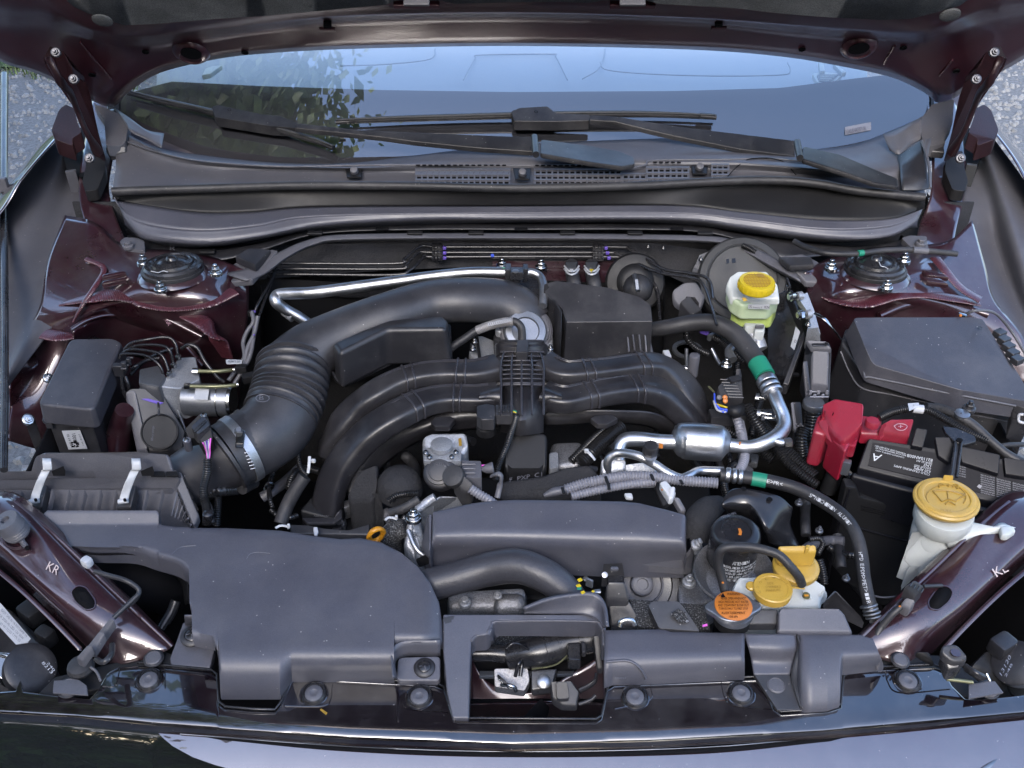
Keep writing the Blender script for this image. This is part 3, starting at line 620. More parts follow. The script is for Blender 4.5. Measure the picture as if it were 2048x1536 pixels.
# hinges: each a pair of arms, a weight and bolts
for sx in (1, -1):
    X = (lambda x: x / 2.9257) if sx > 0 else (lambda x: 2048 + 52 - x / 2.9257)
    g = (lambda *c: [(X(c[i]), c[i + 1] / 2.9257, c[i + 2] + .045 * max(0, (c[i + 2] - 1.09) / .18)) for i in range(0, len(c), 3)])
    h = slab('hinge', g(255, 345, 1.262, 290, 268, 1.268, 372, 300, 1.266, 420, 390, 1.245, 490, 450, 1.225, 530, 560, 1.20, 570, 760, 1.15, 612, 905, 1.12, 560, 915, 1.11, 520, 840, 1.12, 490, 700, 1.15, 430, 600, 1.18, 400, 560, 1.2, 320, 440, 1.23), .012, 'hinge_paint', hood, bevel=.003)
    tube('hinge_arm', g(285, 330, 1.28, 350, 470, 1.25, 410, 540, 1.225, 450, 640, 1.195, 510, 780, 1.16, 585, 900, 1.125), 6, 'hinge_paint', hood, n=10, flat=1.6)
    slab('hinge_plate', g(385, 610, 1.155, 430, 630, 1.16, 455, 720, 1.145, 480, 775, 1.135, 420, 810, 1.125, 430, 855, 1.115, 320, 815, 1.125, 300, 760, 1.13, 345, 640, 1.15), .03, 'hinge_paint', hood, bevel=.008, seg=3, rnd=8)
    slab('hinge_base', g(505, 900, 1.112, 610, 930, 1.11, 615, 1000, 1.10, 570, 1110, 1.085, 500, 1120, 1.085, 480, 1060, 1.09, 500, 980, 1.10), .02, 'plastic_dark', hood, bevel=.004, rnd=6)
    for a in ((325, 305, 1.285), (430, 462, 1.262), (522, 925, 1.13)): bolt(g(*a)[0], 10, hood, 'bolt_dark', axis=(.1 * sx, -.75, .5))
# ================================================================ WINDSHIELD, dashboard, wipers
def G(o, *c): return [(c[2 * i], c[2 * i + 1], ('g', o)) for i in range(len(c) // 2)]
ws = thing('windshield', 'sloping windshield glass mirroring the sky above the cowl', 'windshield', (1024, 300, 1.12))
def gsheet(name, top, bot, o, m, parent, n=60, rows=10, **k):
    bm = bmesh.new(); g = []
    for i in range(n + 1):
        x = top[0][0] + (top[-1][0] - top[0][0]) * i / n; a, b = interp(top, x), interp(bot, x); g.append([bm.verts.new(P(x, a + (b - a) * j / rows, ('g', o))) for j in range(rows + 1)])
    for a, b in zip(g, g[1:]):
        for i in range(rows): bm.faces.new((a[i], a[i + 1], b[i + 1], b[i]))
    return link(name, bm, m, parent, face=True, wn=False, **k)
gsheet('pane', [(214, 20), (1890, 20)], [(214, 225), (230, 240), (400, 312), (700, 350), (1024, 350), (1400, 350), (1650, 320), (1850, 260), (1890, 225)], 0, 'glass', ws, 90, 14)
gsheet('frit_band', [(190, 216), (225, 195), (342, 163), (520, 172), (760, 180), (1024, 184), (1350, 182), (1560, 176), (1700, 158), (1790, 148), (1920, 120)], [(190, 300), (225, 310), (400, 355), (700, 370), (1024, 370), (1400, 370), (1650, 365), (1920, 310)], -.004, 'frit', ws, 90, 8)
gsheet('vin_plate', [(1690, 254), (1742, 244)], [(1690, 270), (1742, 260)], .0015, 'conduit', ws, 10, 2)
text('vin_number', [('N3ASLB14A23571186', (1692, 268.5, ('g', .003)), (1732, 260.5, ('g', .003)), (1691, 260, ('g', .003)))], 'frit', ws)
gsheet('side_trim', [(228, 160), (238, 150)], [(228, 225), (238, 225)], .004, 'plastic_dark', ws, 3, 5); gsheet('side_trim', [(1862, 180), (1868, 183)], [(1862, 225), (1868, 222)], .004, 'plastic_dark', ws, 3, 5)
dash = thing('dashboard', 'pale grey dashboard top dimly seen through the upper windshield', 'dashboard', Vector((0, 1.6, 1.1)))
bm = bmesh.new(); g = []
for i in range(41):
    x = -.74 + 1.48 * i / 40; g.append([bm.verts.new((x * (1 + .02 * j), 1.23 + .28 * x * x + .6 * j / 10, 1.11 + .035 * math.sin(j / 10 * 2) + .012 * math.cos(x * 7) * (j / 10))) for j in range(11)])
for a, b in zip(g, g[1:]):
    for i in range(10): bm.faces.new((a[i], a[i + 1], b[i + 1], b[i]))
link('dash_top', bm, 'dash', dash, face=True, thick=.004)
def D(*c): return [(c[2 * i], c[2 * i + 1], 1.145 if len(c) < 99 else 1.14) for i in range(len(c) // 2)]
for c in ((927, 160, 950, 118, 962, 110, 1100, 108, 1112, 114, 1135, 160), (1165, 158, 1195, 140, 1206, 120, 1210, 98), (1200, 125, 1215, 140, 1300, 148, 1430, 152, 1560, 150, 1580, 142, 1575, 125), (680, 132, 780, 128, 860, 118, 870, 98)):
    tube('dash_seam', D(*c), 1.2, 'dash_line', dash, n=5)
v = slab('air_vent', q('3', 1.16, 808, 430, 860, 420, 990, 428, 950, 470, 900, 485, 840, 482), .01, 'dash_pale', dash, rnd=5)
slab('vent_opening', q('3', 1.163, 835, 437, 862, 430, 965, 434, 935, 462, 895, 476, 850, 472), .004, 'dash_line', v)
boxes('vent_slats', [(q('3', 1.166, 905 - k * 8, 440 + k * 10)[0], (34 - k * 5, 2, 2), 0) for k in range(4)], 'dash_pale', v)
slab('pillar_reflection', q('3', 1.17, 845, 360, 875, 362, 885, 415, 855, 415), .01, 'dash_pale', dash); slab('pillar_reflection', q('3', 1.17, 930, 370, 945, 368, 1010, 420, 985, 425), .01, 'dash_pale', dash)  # pale slabs modelled in place of pillar reflections in the glass
slab('pillar_reflection', q('1', 1.17, 1200, 400, 1240, 385, 1300, 380, 1230, 430, 1180, 440), .01, 'dash_pale', dash)
# wipers
def wiper(label, blade, block, arm, armw, head, hinge, grp='wipers parked on the windshield'):
    w = thing('windshield_wiper', label, 'wiper', G(.03, *head[:2])[0], grp)
    tube('blade', G(.022, *blade), [4, 7.5, 8.5, 8.5, 7.5, 4], 'wiper_black', w, n=10, flat=.8)
    tube('blade_ridge', [(a_, b_ - 3, ('g', .030)) for a_, b_, _ in G(.03, *blade)], [1.5, 3, 3.4, 3.4, 3, 1.5], 'liner_dark', w, n=8)
    tube('rubber_lip', G(.010, *[v + (4 if i % 2 else 0) for i, v in enumerate(blade)]), 2.5, 'rubber', w, n=6)
    slab('blade_connector', G(.036, *block), .018, 'wiper_black', w, bevel=.002, rnd=4)
    slab('arm', G(.060, *arm), .009, 'wiper_black', w, bevel=.0015); slab('arm_head', [(head[2 * i], head[2 * i + 1], 1.168 - .028 * min(1, max(0, abs(head[2 * i] - hinge[0]) / 190))) for i in range(len(head) // 2)], .009, 'wiper_black', w, bevel=.003, rnd=8)
    tube('hinge_pin', q('0', 1.168, *hinge), 7, 'wiper_black', w, n=12); return w
w1 = wiper('windshield wiper nearer the left edge, its blade slanting down over mirrored foliage', (255, 184, 330, 203, 425, 225, 520, 250, 620, 278, 667, 295), (423, 213, 437, 210, 520, 228, 560, 232, 596, 246, 594, 256, 540, 252, 430, 234),
       (590, 246, 709, 258, 712, 259, 860, 266, 1062, 274, 1066, 303, 960, 296, 830, 283, 765, 274, 709, 268, 590, 256), 0, (1082, 278, 1180, 291, 1240, 302, 1268, 314, 1270, 328, 1245, 333, 1180, 324, 1080, 307), (1069, 274, 1072, 309))
w2 = wiper('windshield wiper lying level across the middle, mounted at the right', (672, 243, 760, 239, 1024, 231, 1200, 228, 1330, 229, 1430, 233), (1022, 222, 1040, 215, 1095, 212, 1112, 226, 1180, 229, 1180, 241, 1108, 243, 1028, 242),
       (1180, 230, 1236, 233, 1350, 252, 1591, 281, 1590, 312, 1480, 298, 1350, 272, 1290, 258, 1230, 243, 1180, 240), 0, (1606, 291, 1680, 308, 1755, 340, 1795, 356, 1798, 372, 1750, 366, 1690, 345, 1604, 318), (1594, 284, 1600, 316))
for w_, b in ((w1, (435, 222)), (w2, (1048, 226))): text('bolt_mark', [('o', *G(.0375, b[0] + 20, b[1], b[0] + 28, b[1] + 1, b[0] + 20, b[1] - 5))], 'ink', w_)
tube('end_cap', G(.022, 1400, 231, 1432, 234), 8, 'wiper_black', w2, n=12, flat=.7); tube('end_cap', G(.022, 672, 244, 700, 242), 7, 'wiper_black', w2, n=12, flat=.7); tube('end_cap', G(.022, 638, 283, 667, 296), 7, 'wiper_black', w1, n=12, flat=.7)
# ================================================================ COWL
cowl = thing('cowl_panel', 'grey plastic cowl with air grilles below the windshield', 'cowl', (1024, 380, 1.09))
seal = [(225, 383), (300, 380), (400, 377), (600, 371), (830, 372), (1024, 376), (1250, 372), (1450, 362), (1560, 361), (1640, 368), (1720, 382), (1850, 395)]
def sl_(dy, z): return [(x, y + dy, z) for x, y in seal]
zs = 1.118
surf('cowl_top', [G(.010, 215, 212, 250, 262, 320, 296, 420, 312, 560, 326, 700, 326, 820, 312, 1024, 290, 1350, 276, 1480, 282, 1600, 298, 1700, 290, 1780, 262, 1850, 230, 1880, 205),
                  [(225, 250, 1.135), (262, 275, 1.132), (330, 305, 1.128), (430, 324, 1.124), (690, 334, 1.122), (850, 326, 1.122), (1024, 318, 1.12), (1250, 318, 1.122), (1460, 320, 1.124), (1600, 330, 1.124), (1700, 335, 1.124), (1790, 330, 1.124), (1860, 290, 1.135)],
                  [(232, 320, 1.115), (300, 325, 1.112), (430, 338, 1.11), (700, 345, 1.108), (1024, 345, 1.105), (1450, 340, 1.108), (1600, 348, 1.108), (1700, 360, 1.108), (1850, 370, 1.11)], sl_(0, 1.10)], 'liner', cowl, nu=90, sub=5)
tube('cowl_edge', [(250, 282, 1.13), (300, 300, 1.128), (400, 322, 1.124), (560, 333, 1.122), (690, 331, 1.122), (830, 330, 1.122), (1024, 331, 1.12), (1200, 332, 1.12), (1250, 338, 1.118), (1290, 330, 1.12), (1310, 321, 1.122), (1460, 319, 1.124), (1530, 317, 1.124), (1620, 325, 1.124), (1700, 340, 1.12), (1770, 362, 1.112)], 2.0, 'plastic_grey', cowl, n=6)
r1_ = [(225, 384, 1.108), (235, 400, 1.095), (300, 412, 1.088), (400, 425, 1.08), (500, 424, 1.078), (640, 414, 1.078), (1024, 412, 1.078), (1350, 411, 1.079), (1480, 424, 1.077), (1650, 440, 1.074), (1780, 438, 1.08), (1845, 418, 1.088)]
surf('cowl_face', [sl_(0, 1.112), sl_(16, 1.098), r1_], 'plastic_dark', cowl, nu=110, sub=6)  # same cowl plastic, darker material stands in for shade on this upright face
surf('cowl_front', [r1_, [(238, 412, 1.092), (268, 440, 1.078), (330, 455, 1.073), (420, 460, 1.071), (520, 450, 1.072), (640, 432, 1.0745), (1024, 426, 1.0755), (1350, 426, 1.0755), (1480, 438, 1.073), (1650, 458, 1.068), (1780, 452, 1.073), (1842, 426, 1.085)]], 'cover', cowl, nu=110, sub=5, lin=True)
surf('cowl_front', [[(238, 412, 1.092), (268, 440, 1.078), (330, 455, 1.073), (420, 460, 1.071), (520, 450, 1.072), (640, 432, 1.0745), (1024, 426, 1.0755), (1350, 426, 1.0755), (1480, 438, 1.073), (1650, 458, 1.068), (1780, 452, 1.073), (1842, 426, 1.085)],
                    [(248, 440, 1.07), (285, 475, 1.055), (340, 484, 1.054), (420, 488, 1.052), (520, 475, 1.055), (640, 452, 1.06), (840, 441, 1.063), (1024, 440, 1.064), (1350, 440, 1.064), (1480, 456, 1.058), (1650, 478, 1.052), (1770, 476, 1.056), (1835, 445, 1.07)],
                    [(250, 450, 1.03), (300, 485, 1.02), (420, 495, 1.02), (640, 462, 1.03), (1024, 448, 1.035), (1350, 450, 1.035), (1650, 486, 1.02), (1835, 455, 1.03)]], 'cover', cowl, nu=110, sub=6)
tube('rubber_seal', sl_(0, 1.119), 8.5, 'rubber', cowl, n=14, seg=8)
surf('seal_end_cap', [q('0', [1.11, 1.10], 1846, 388, 1856, 400), q('0', [1.08, 1.08], 1840, 400, 1850, 415)], 'dark', cowl, nu=4)
# air grilles: a lattice over a dark sheet standing in for shaded openings
def grille(name, x0, x1, y0, y1, n, rows, z0, z1, slats=False, top=None):
    L = []
    def zz(y): return z0 + (z1 - z0) * (y - y0) / (y1 - y0)
    bm = bmesh.new(); bm.faces.new([bm.verts.new(P(*p)) for p in ((x0, y0, zz(y0) + .0003), (x1, y0, zz(y0) + .0003), (x1, y1, zz(y1) + .0003), (x0, y1, zz(y1) + .0003))]); link('grille_shade', bm, 'dark', cowl, face=True, thick=.0003)
    bm = bmesh.new(); s = 1.7
    for i in range(n + 1):
        x = x0 + (x1 - x0) * i / n; slab_bm(bm, [(x - s, y0, zz(y0) + .0035), (x + s, y0, zz(y0) + .0035), (x + s, y1, zz(y1) + .0035), (x - s, y1, zz(y1) + .0035)], .004)
    for j in range(rows + 1):
        y = y0 + (y1 - y0) * j / rows; slab_bm(bm, [(x0 - s, y - 1.3, zz(y) + .0042), (x1 + s, y - 1.3, zz(y) + .0042), (x1 + s, y + 1.3, zz(y) + .0042), (x0 - s, y + 1.3, zz(y) + .0042)], .004)
    if slats:
        for i in range(n):
            x = x0 + (x1 - x0) * (i + .5) / n; slab_bm(bm, [(x - 5, y0 + 2, zz(y0) + .002), (x + 5, y0 + 2, zz(y0) + .002), (x + 3, y0 + 9, zz(y0) + .0015), (x - 4, y0 + 9, zz(y0) + .0015)], .001)
    return link(name, bm, 'plastic_grey', cowl, wn=False, kind='stuff')
grille('air_grille', 832, 1019, 337.5, 369, 16, 3, 1.1145, 1.1065, True); grille('air_grille', 1070, 1243, 338, 369, 15, 3, 1.1135, 1.1055); grille('air_grille', 1246, 1292, 347, 368, 4, 2, 1.110, 1.106); grille('air_grille', 1294, 1377, 334, 366, 7, 3, 1.1165, 1.1075); grille('air_grille', 1424, 1457, 328, 359, 3, 3, 1.120, 1.110)
boxes('grille_notches', [((836 + 12.3 * i, 330.6, 1.1225), (8, 3, 3), 0) for i in range(15)] + [((1074 + 12 * i, 331, 1.121), (8, 3, 3), 0) for i in range(11)] + [((1310 + 12 * i, 324.5, 1.124), (8, 3, 3), 0) for i in range(5)] + [((1382 + 12 * i, 359, 1.1115), (8, 3, 3), 0) for i in range(4)], 'dark', cowl, kind='stuff')
for x, y in ((708, 342), (1045, 346), (1400, 335)):
    slab('hook_recess', [(x - 19, y - 10, 1.1175), (x + 17, y - 10, 1.1175), (x + 14, y + 12, 1.114), (x - 14, y + 12, 1.114)], .003, 'plastic_dark', cowl, bevel=.0008); lathe('hook', (x, y - 2, 1.122), [(8, -10), (8.5, -2), (7, 3), (0, 5)], 'plastic_grey', cowl, axis=(0, -.6, .8), n=16)
tube('access_disc_seam', [(1452, 358, 1.118), (1465, 342, 1.119), (1485, 325, 1.122), (1505, 317, 1.126), (1545, 317, 1.126), (1570, 326, 1.122), (1592, 350, 1.117)], 1.0, 'dark', cowl, n=5)
# cowl end pieces
slab('cowl_end', q('1', [1.16, 1.165, 1.16, 1.15, 1.135, 1.13, 1.14, 1.15], 550, 610, 640, 640, 720, 680, 755, 700, 735, 830, 700, 860, 620, 850, 610, 700), .02, 'plastic_grey', cowl, bevel=.005, rnd=6)
slab('cowl_end_clip', q('1', [1.13, 1.13, 1.12, 1.12], 615, 860, 735, 855, 735, 890, 640, 905), .012, 'plastic', cowl, bevel=.003)
surf('cowl_end_flange', [q('1', [1.165, 1.155, 1.145, 1.14], 670, 630, 760, 690, 860, 760, 960, 780), q('1', [1.16, 1.15, 1.14, 1.135], 745, 720, 770, 770, 860, 815, 945, 865)], 'plastic_grey', cowl, nu=16, sub=4)
slab('cowl_end', q('3', [1.14, 1.16, 1.165, 1.15, 1.14, 1.13, 1.13, 1.14], 1440, 700, 1510, 610, 1640, 580, 1630, 720, 1580, 810, 1590, 840, 1470, 860, 1450, 800), .02, 'plastic_grey', cowl, bevel=.005, rnd=6)
slab('cowl_end_clip', q('3', [1.13, 1.13, 1.12, 1.12], 1485, 825, 1580, 820, 1585, 890, 1480, 880), .014, 'plastic', cowl, bevel=.003)
surf('cowl_end_flange', [q('3', [1.14, 1.145, 1.15, 1.155], 1225, 785, 1300, 760, 1400, 710, 1450, 680), q('3', [1.125, 1.13, 1.13, 1.135], 1260, 880, 1320, 900, 1400, 840, 1450, 810)], 'plastic_grey', cowl, nu=16, sub=4)
surf('cowl_side_wall', [q('3', [1.128, 1.14, 1.15], 1310, 910, 1380, 870, 1450, 820), q('3', [1.12, 1.12, 1.12], 1335, 1110, 1430, 1110, 1500, 1100)], 'plastic', cowl, nu=10, sub=3)
tube('cowl_side_edge', q('3', [1.15, 1.14, 1.13], 1450, 825, 1490, 960, 1500, 1100), 3, 'plastic_grey', cowl, n=6)
# lower cowl tray
surf('cowl_tray', [[(255, 470, 1.02), (330, 488, 1.022), (430, 496, 1.024), (520, 484, 1.028), (640, 458, 1.035), (840, 448, 1.04), (1024, 447, 1.042), (1350, 448, 1.04), (1480, 466, 1.034), (1650, 488, 1.024), (1740, 492, 1.022), (1840, 470, 1.02)],
                   [(252, 485, 1.022), (330, 508, 1.022), (430, 520, 1.022), (520, 500, 1.030), (640, 466, 1.040), (840, 458, 1.044), (1024, 458, 1.045), (1350, 459, 1.044), (1470, 476, 1.038), (1570, 515, 1.026), (1680, 505, 1.022), (1835, 490, 1.02)]], 'plastic', cowl, nu=90, sub=4)
surf('cowl_tray_rail', [[(445, 546, 1.03), (500, 535, 1.035), (560, 503, 1.042), (615, 480, 1.047), (700, 468, 1.05), (1024, 466, 1.05), (1380, 470, 1.048), (1470, 480, 1.045), (1530, 505, 1.04), (1590, 540, 1.032)],
                        [(490, 561, 1.03), (530, 545, 1.033), (575, 513, 1.04), (625, 489, 1.044), (700, 478, 1.047), (1024, 476, 1.048), (1380, 480, 1.046), (1465, 492, 1.042), (1540, 530, 1.034), (1600, 562, 1.028)],
                        [(490, 566, 1.018), (530, 550, 1.02), (575, 518, 1.028), (625, 494, 1.034), (700, 483, 1.038), (1024, 481, 1.038), (1380, 485, 1.036), (1465, 498, 1.03), (1540, 536, 1.022), (1600, 568, 1.016)]], 'plastic_grey', cowl, nu=90, sub=4)
slab('tray_end', q('4', [1.024, 1.03, 1.045, 1.045, 1.03, 1.02], 1505, 215, 1650, 130, 1850, 60, 1900, 70, 1720, 270, 1520, 290), .012, 'plastic_grey', cowl, bevel=.003)
slab('tray_block', q('4', [1.05, 1.05, 1.05, 1.05], 1600, 110, 1690, 50, 1850, 60, 1740, 170), .015, 'plastic', cowl, bevel=.004)
slab('tray_end', q('7', [1.045, 1.045, 1.03, 1.02, 1.02], 390, 110, 540, 90, 650, 150, 695, 285, 560, 285), .012, 'plastic_grey', cowl, bevel=.003)
slab('tray_block', q('7', 1.05, 370, 110, 600, 110, 620, 165, 450, 175), .012, 'plastic', cowl, bevel=.004)
for x in (415, 630, 830, 952, 1135, 1270, 1410): boxes('tray_clip', [((x, 466 if 600 < x < 1450 else 503, 1.052 if 600 < x < 1450 else 1.03), (30, 12, 5), 0)], 'plastic_dark', cowl)
for x in (630 - 52, 740, 1018, 1330): boxes('tray_notch', [((x + 24, 458, 1.05), (26, 8, 4), 0)], 'dark', cowl)
slab('cowl_foot', q('4', 1.045, 815, 10, 850, -20, 935, -15, 985, 5, 990, 75, 850, 55), .012, 'plastic_grey', cowl, rnd=6); bolt(q('4', 1.05, 875, 35)[0], 11, cowl, 'plastic_grey', stud=False)
slab('cowl_foot', q('3', 1.045, 1330, 1390, 1380, 1375, 1480, 1380, 1490, 1450, 1400, 1460), .012, 'plastic_grey', cowl, rnd=6); bolt(q('3', 1.05, 1445, 1420)[0], 11, cowl, 'plastic_grey', stud=False)
text('tray_mark', [('R', *q('4', 1.028, 1160, 78, 1200, 78, 1160, 38))], 'mark', cowl)
# prop rod at the very left
rod = thing('prop_rod', 'black metal rod standing upright along the left picture edge', 'rod', (8, 950, .95))
tube('rod', [(9, 150, 1.05), (8, 400, 1.03), (10, 700, 1.0), (8, 940, .98)], 7.5, 'plastic_gloss', rod, n=12)
box('rod_clip', (10, 383, 1.035), (22, 14, 60), 'plastic_grey', rod, bevel=.003)
# ================================================================ STRUT MOUNTS
def strut(label, cx, cy, z, nuts, crack):
    t = thing('strut_mount', label, 'strut mount', (cx, cy + 12, z), 'strut mounts on the inner fenders')
    lathe('mount_plate', (cx, cy + 14, z), [(70, -6), (66, 0), (60, 3), (58, 0)], 'paint', t, axis=(0, .10, 1), n=48)
    lathe('rubber_ring', (cx, cy + 8, z + .004), [(60, -4), (61, 4), (56, 9), (50, 9)], 'rubber', t, axis=(0, .10, 1), n=48)
    lathe('dust_cap', (cx, cy, z + .012), [(58, -4), (58, 3), (54, 7), (48, 7), (46, 5), (42, 6), (40, 11), (36, 12), (34, 10), (26, 11), (24, 13), (12, 15), (10, 20), (7, 22), (0, 22)], 'plastic_gloss', t, axis=(0, .10, 1), n=56)
    for x, y in nuts: bolt((x, y, z + .012), 13, t, axis=(0, .10, 1))
    tube('scuff', [(cx + a, cy + b, z + .027) for a, b in crack], .9, 'print', t, n=5); return t
strut('round strut mount with three studs on the left maroon tower', 346, 532, 1.045, ((287, 524), (432, 544), (321, 577)), ((-44, 10), (-30, 13), (-20, 10), (-10, 12)))
strut('round strut mount with three studs on the right maroon tower', 1750, 532, 1.045, ((1662, 534), (1808, 520), (1773, 574)), ((8, -8), (12, 0), (20, 2), (26, 6)))
# ================================================================ BRAKE LINES ALONG THE FIREWALL
bl = thing('brake_lines', 'three parallel thin black brake lines clipped along the firewall', 'brake lines', (1040, 505, 1.0))
for pts in ((505, 640, .95, 515, 610, .97, 545, 555, .99, 553, 530, 1.0, 575, 527, 1.0, 790, 527, 1.0, 808, 518, 1.005, 840, 493, 1.01, 880, 494, 1.01, 1040, 494, 1.01, 1230, 494, 1.01, 1262, 500, 1.01, 1325, 537, 1.015, 1375, 546, 1.02, 1405, 552, 1.03, 1421, 566, 1.035, 1426, 598, 1.04),
            (512, 650, .95, 530, 600, .97, 551, 545, .99, 560, 538, .995, 790, 538, .995, 812, 529, 1.0, 838, 505, 1.005, 880, 505, 1.005, 1200, 505, 1.005, 1232, 508, 1.005, 1260, 520, 1.005, 1318, 545, 1.01, 1385, 556, 1.02, 1408, 572, 1.03, 1427, 625, 1.035, 1434, 650, 1.035),
            (545, 560, .985, 552, 549, .99, 780, 550, .99, 820, 540, .995, 850, 514, 1.0, 880, 514, 1.0, 1230, 514, 1.0, 1262, 527, .995, 1310, 570, .98, 1320, 640, .95)):
    L = [(pts[i], pts[i + 1], pts[i + 2]) for i in range(0, len(pts), 3)]; tube('line', L, 3.4, 'plastic_gloss', bl, n=8)
for x in (875, 1196):
    s = 1 if x < 1000 else -1
    boxes('line_clip', [((x, 494, 1.016), (22, 16, 9), 0), ((x, 505, 1.011), (22, 16, 9), 0), ((x, 515, 1.006), (22, 16, 9), 0)], 'plastic_gloss', bl); boxes('clip_rib', [((x + k * 7 - 7, 494 + j * 10, 1.022 - j * .005), (2, 8, 4), 0) for k in range(3) for j in range(3)], 'plastic_gloss', bl)
    boxes('violet_mark', [((x + s * 14 if s > 0 else x + 16 + j * 3, 496 + j * 10, 1.016 - j * .005), (7, 6, 6), 0) for j in range(3)], 'violet', bl)
box('blue_mark', (985, 511, 1.0035), (7, 5, 6), 'blue', bl)
# sound insulation behind the engine
ins = thing('firewall_insulator', 'black moulded insulation mat on the firewall behind the engine', 'insulation mat', (700, 600, .9))
strip('mat', [(520, 560), (560, 548), (700, 556), (900, 552), (1010, 548), (1330, 560)], [(520, 680), (600, 715), (800, 720), (1330, 720)], lambda x, y, t: .985 - .19 * t, 'plastic_dark', ins, lip=.012, skirt=.03)
strip('upper_mat', [(505, 492), (620, 488), (900, 486), (1300, 486), (1420, 500)], [(505, 560), (700, 545), (900, 535), (1330, 548), (1420, 590)], lambda x, y, t: 1.0 - .03 * t + .004 * math.sin(x * .03), 'foam', ins, skirt=0, lip=0)
strip('maroon_panel', [(985, 522), (1300, 522)], [(985, 560), (1300, 575)], lambda x, y, t: .985 - .02 * t, 'paint', ins, skirt=0)
for x, y in q('6', 0, 150, 165, 415, 170) and ((1004, 530), (1082, 532)): bolt((x, y, .995), 12, ins, 'zinc')
slab('bracket_block', [(1012, 546, 1.0), (1085, 546, 1.0), (1080, 600, .99), (1040, 610, .99), (1020, 590, .99)], .04, 'plastic_gloss', ins)
bolt((1044, 580, 1.005), 8, ins)
tube('evaporator_pipe', [(1074, 548, 1.0), (1090, 570, 1.0), (1086, 620, .99)], 6, 'alu', ins)
# big aluminium AC pipe
ac = thing('aluminium_pipe', 'long bent bare aluminium pipe over the black intake tube', 'pipe', (750, 580, 1.04))
pth = [(668, 690, .95), (640, 665, .96), (600, 635, .985), (570, 618, 1.0), (552, 603, 1.015), (556, 590, 1.02), (585, 587, 1.025), (630, 585, 1.03), (720, 573, 1.035), (800, 562, 1.04), (860, 553, 1.045), (940, 545, 1.05), (1010, 545, 1.05)]
tube('pipe', pth, [10.5, 10.5, 10.5, 11, 12, 12, 12, 12, 12, 12, 11, 11, 11], 'alu', ac, n=20)
bands('weld_ring', pth, (.64,), 13, 4, 'alu', ac)
tube('pipe', [(1048, 546, 1.05), (1065, 545, 1.05), (1082, 556, 1.045), (1087, 580, 1.04), (1086, 612, 1.03)], 8.5, 'alu', ac, n=18)
boxes('pipe_clamp', [((1016, 546, 1.055), (12, 26, 30), 0), ((1034, 547, 1.06), (26, 22, 18), 0), ((1051, 546, 1.055), (10, 22, 30), 0), ((1030, 558, 1.05), (20, 10, 14), 0)], 'plastic_gloss', ac)
lathe('clamp_screw', (1031, 543, 1.068), [(7, 0), (7, 2), (3, 3), (0, 3)], 'zinc_grey', ac); boxes('green_stripe', [((1022, 536, 1.064), (36, 2, 3), 0)], 'green', ac)
lathe('scuff_sleeve', (578, 626, .99), [(12, -14), (12.6, 10)], 'alu_cast', ac, axis=(-.75, .5, .35))
# heater hoses
for x, lab in ((1143, 'left'), (1183, 'right')):
    h = thing('heater_hose', lab + ' one of two short black heater hoses with white wire clamps', 'hose', (x, 570, .98), 'heater hoses on the firewall')
    pp = [(x, 530, .995), (x + 2, 552, 1.0), (x + 6, 572, .995), (x + 10, 600, .97)]; tube('hose', pp, 14, 'rubber', h, n=18)
    for k in (0, 6): tube('wire_clamp', [(x - 14, 532 + k, 1.005), (x - 8, 540 + k, 1.012), (x, 543 + k, 1.014), (x + 9, 540 + k, 1.012), (x + 15, 532 + k, 1.005)], 2, 'white', h, n=6)
    slab('clamp_ear', [(x - 12, 524, 1.01), (x + 11, 524, 1.01), (x + 8, 536, 1.012), (x - 9, 536, 1.012)], .003, 'zinc_grey', h, bevel=.001)
    slab('arrow_mark', [(x - 4, 538, 1.019), (x + 4, 538, 1.019), (x, 544, 1.019)], .001, 'yellow' if x > 1160 else 'print', h, bevel=0)
# ================================================================ LARGE INTAKE TUBE
it = thing('intake_tube', 'large black plastic intake tube with ribbed bellows', 'intake tube', (600, 780, .9))
pth = [(585, 738, .985), (625, 700, 1.0), (690, 665, 1.015), (780, 630, 1.03), (860, 605, 1.035), (930, 600, 1.035), (1000, 604, 1.025), (1040, 622, 1.012), (1058, 648, .995)]
tube('upper_duct', pth, [72, 64, 56, 52, 49, 50, 51, 51, 50], 'duct', it, n=32, seg=10, flat=.85)
pth2 = [(588, 728, .99), (583, 760, .982), (575, 795, .97), (560, 832, .96)]
tube('bellows', pth2, [71, 72, 73, 72], 'duct', it, n=40, seg=12, ridge=(14, .05))
tube('elbow', [(568, 815, .965), (553, 848, .955), (520, 878, .95), (482, 898, .945), (460, 910, .945)], [72, 73, 70, 68, 66], 'duct', it, n=36, seg=8)
p3 = [(500, 888, .948), (470, 905, .94), (440, 922, .928), (405, 942, .915), (372, 960, .905)]
tube('air_box_duct', p3, [68, 66, 63, 61, 58], 'duct', it, n=32, seg=6)
tube('cuff', [(505, 885, .948), (455, 914, .943)], 70.5, 'plastic', it, n=40, straight=True)
cl = tube('hose_clamp', [(489, 894, .947), (474, 903, .9455)], 73, 'steel', it, n=44, straight=True)
for a in ((512, 881), (452, 915)): tube('cuff_rib', [(a[0] + 3, a[1] - 2, .9475), (a[0] - 3, a[1] + 2, .9465)], 72.5, 'plastic', it, n=40, straight=True)
box('clamp_screw', q('4', .995, 1640, 1360)[0], (17, 42, 14), 'zinc', it, rz=8, ry=10, bevel=.002); lathe('clamp_screw_head', q('4', 1.0, 1628, 1318)[0], [(9, 0), (9, 8), (4, 9), (0, 9)], 'zinc_grey', it, axis=(-.1, .9, .4), n=6)
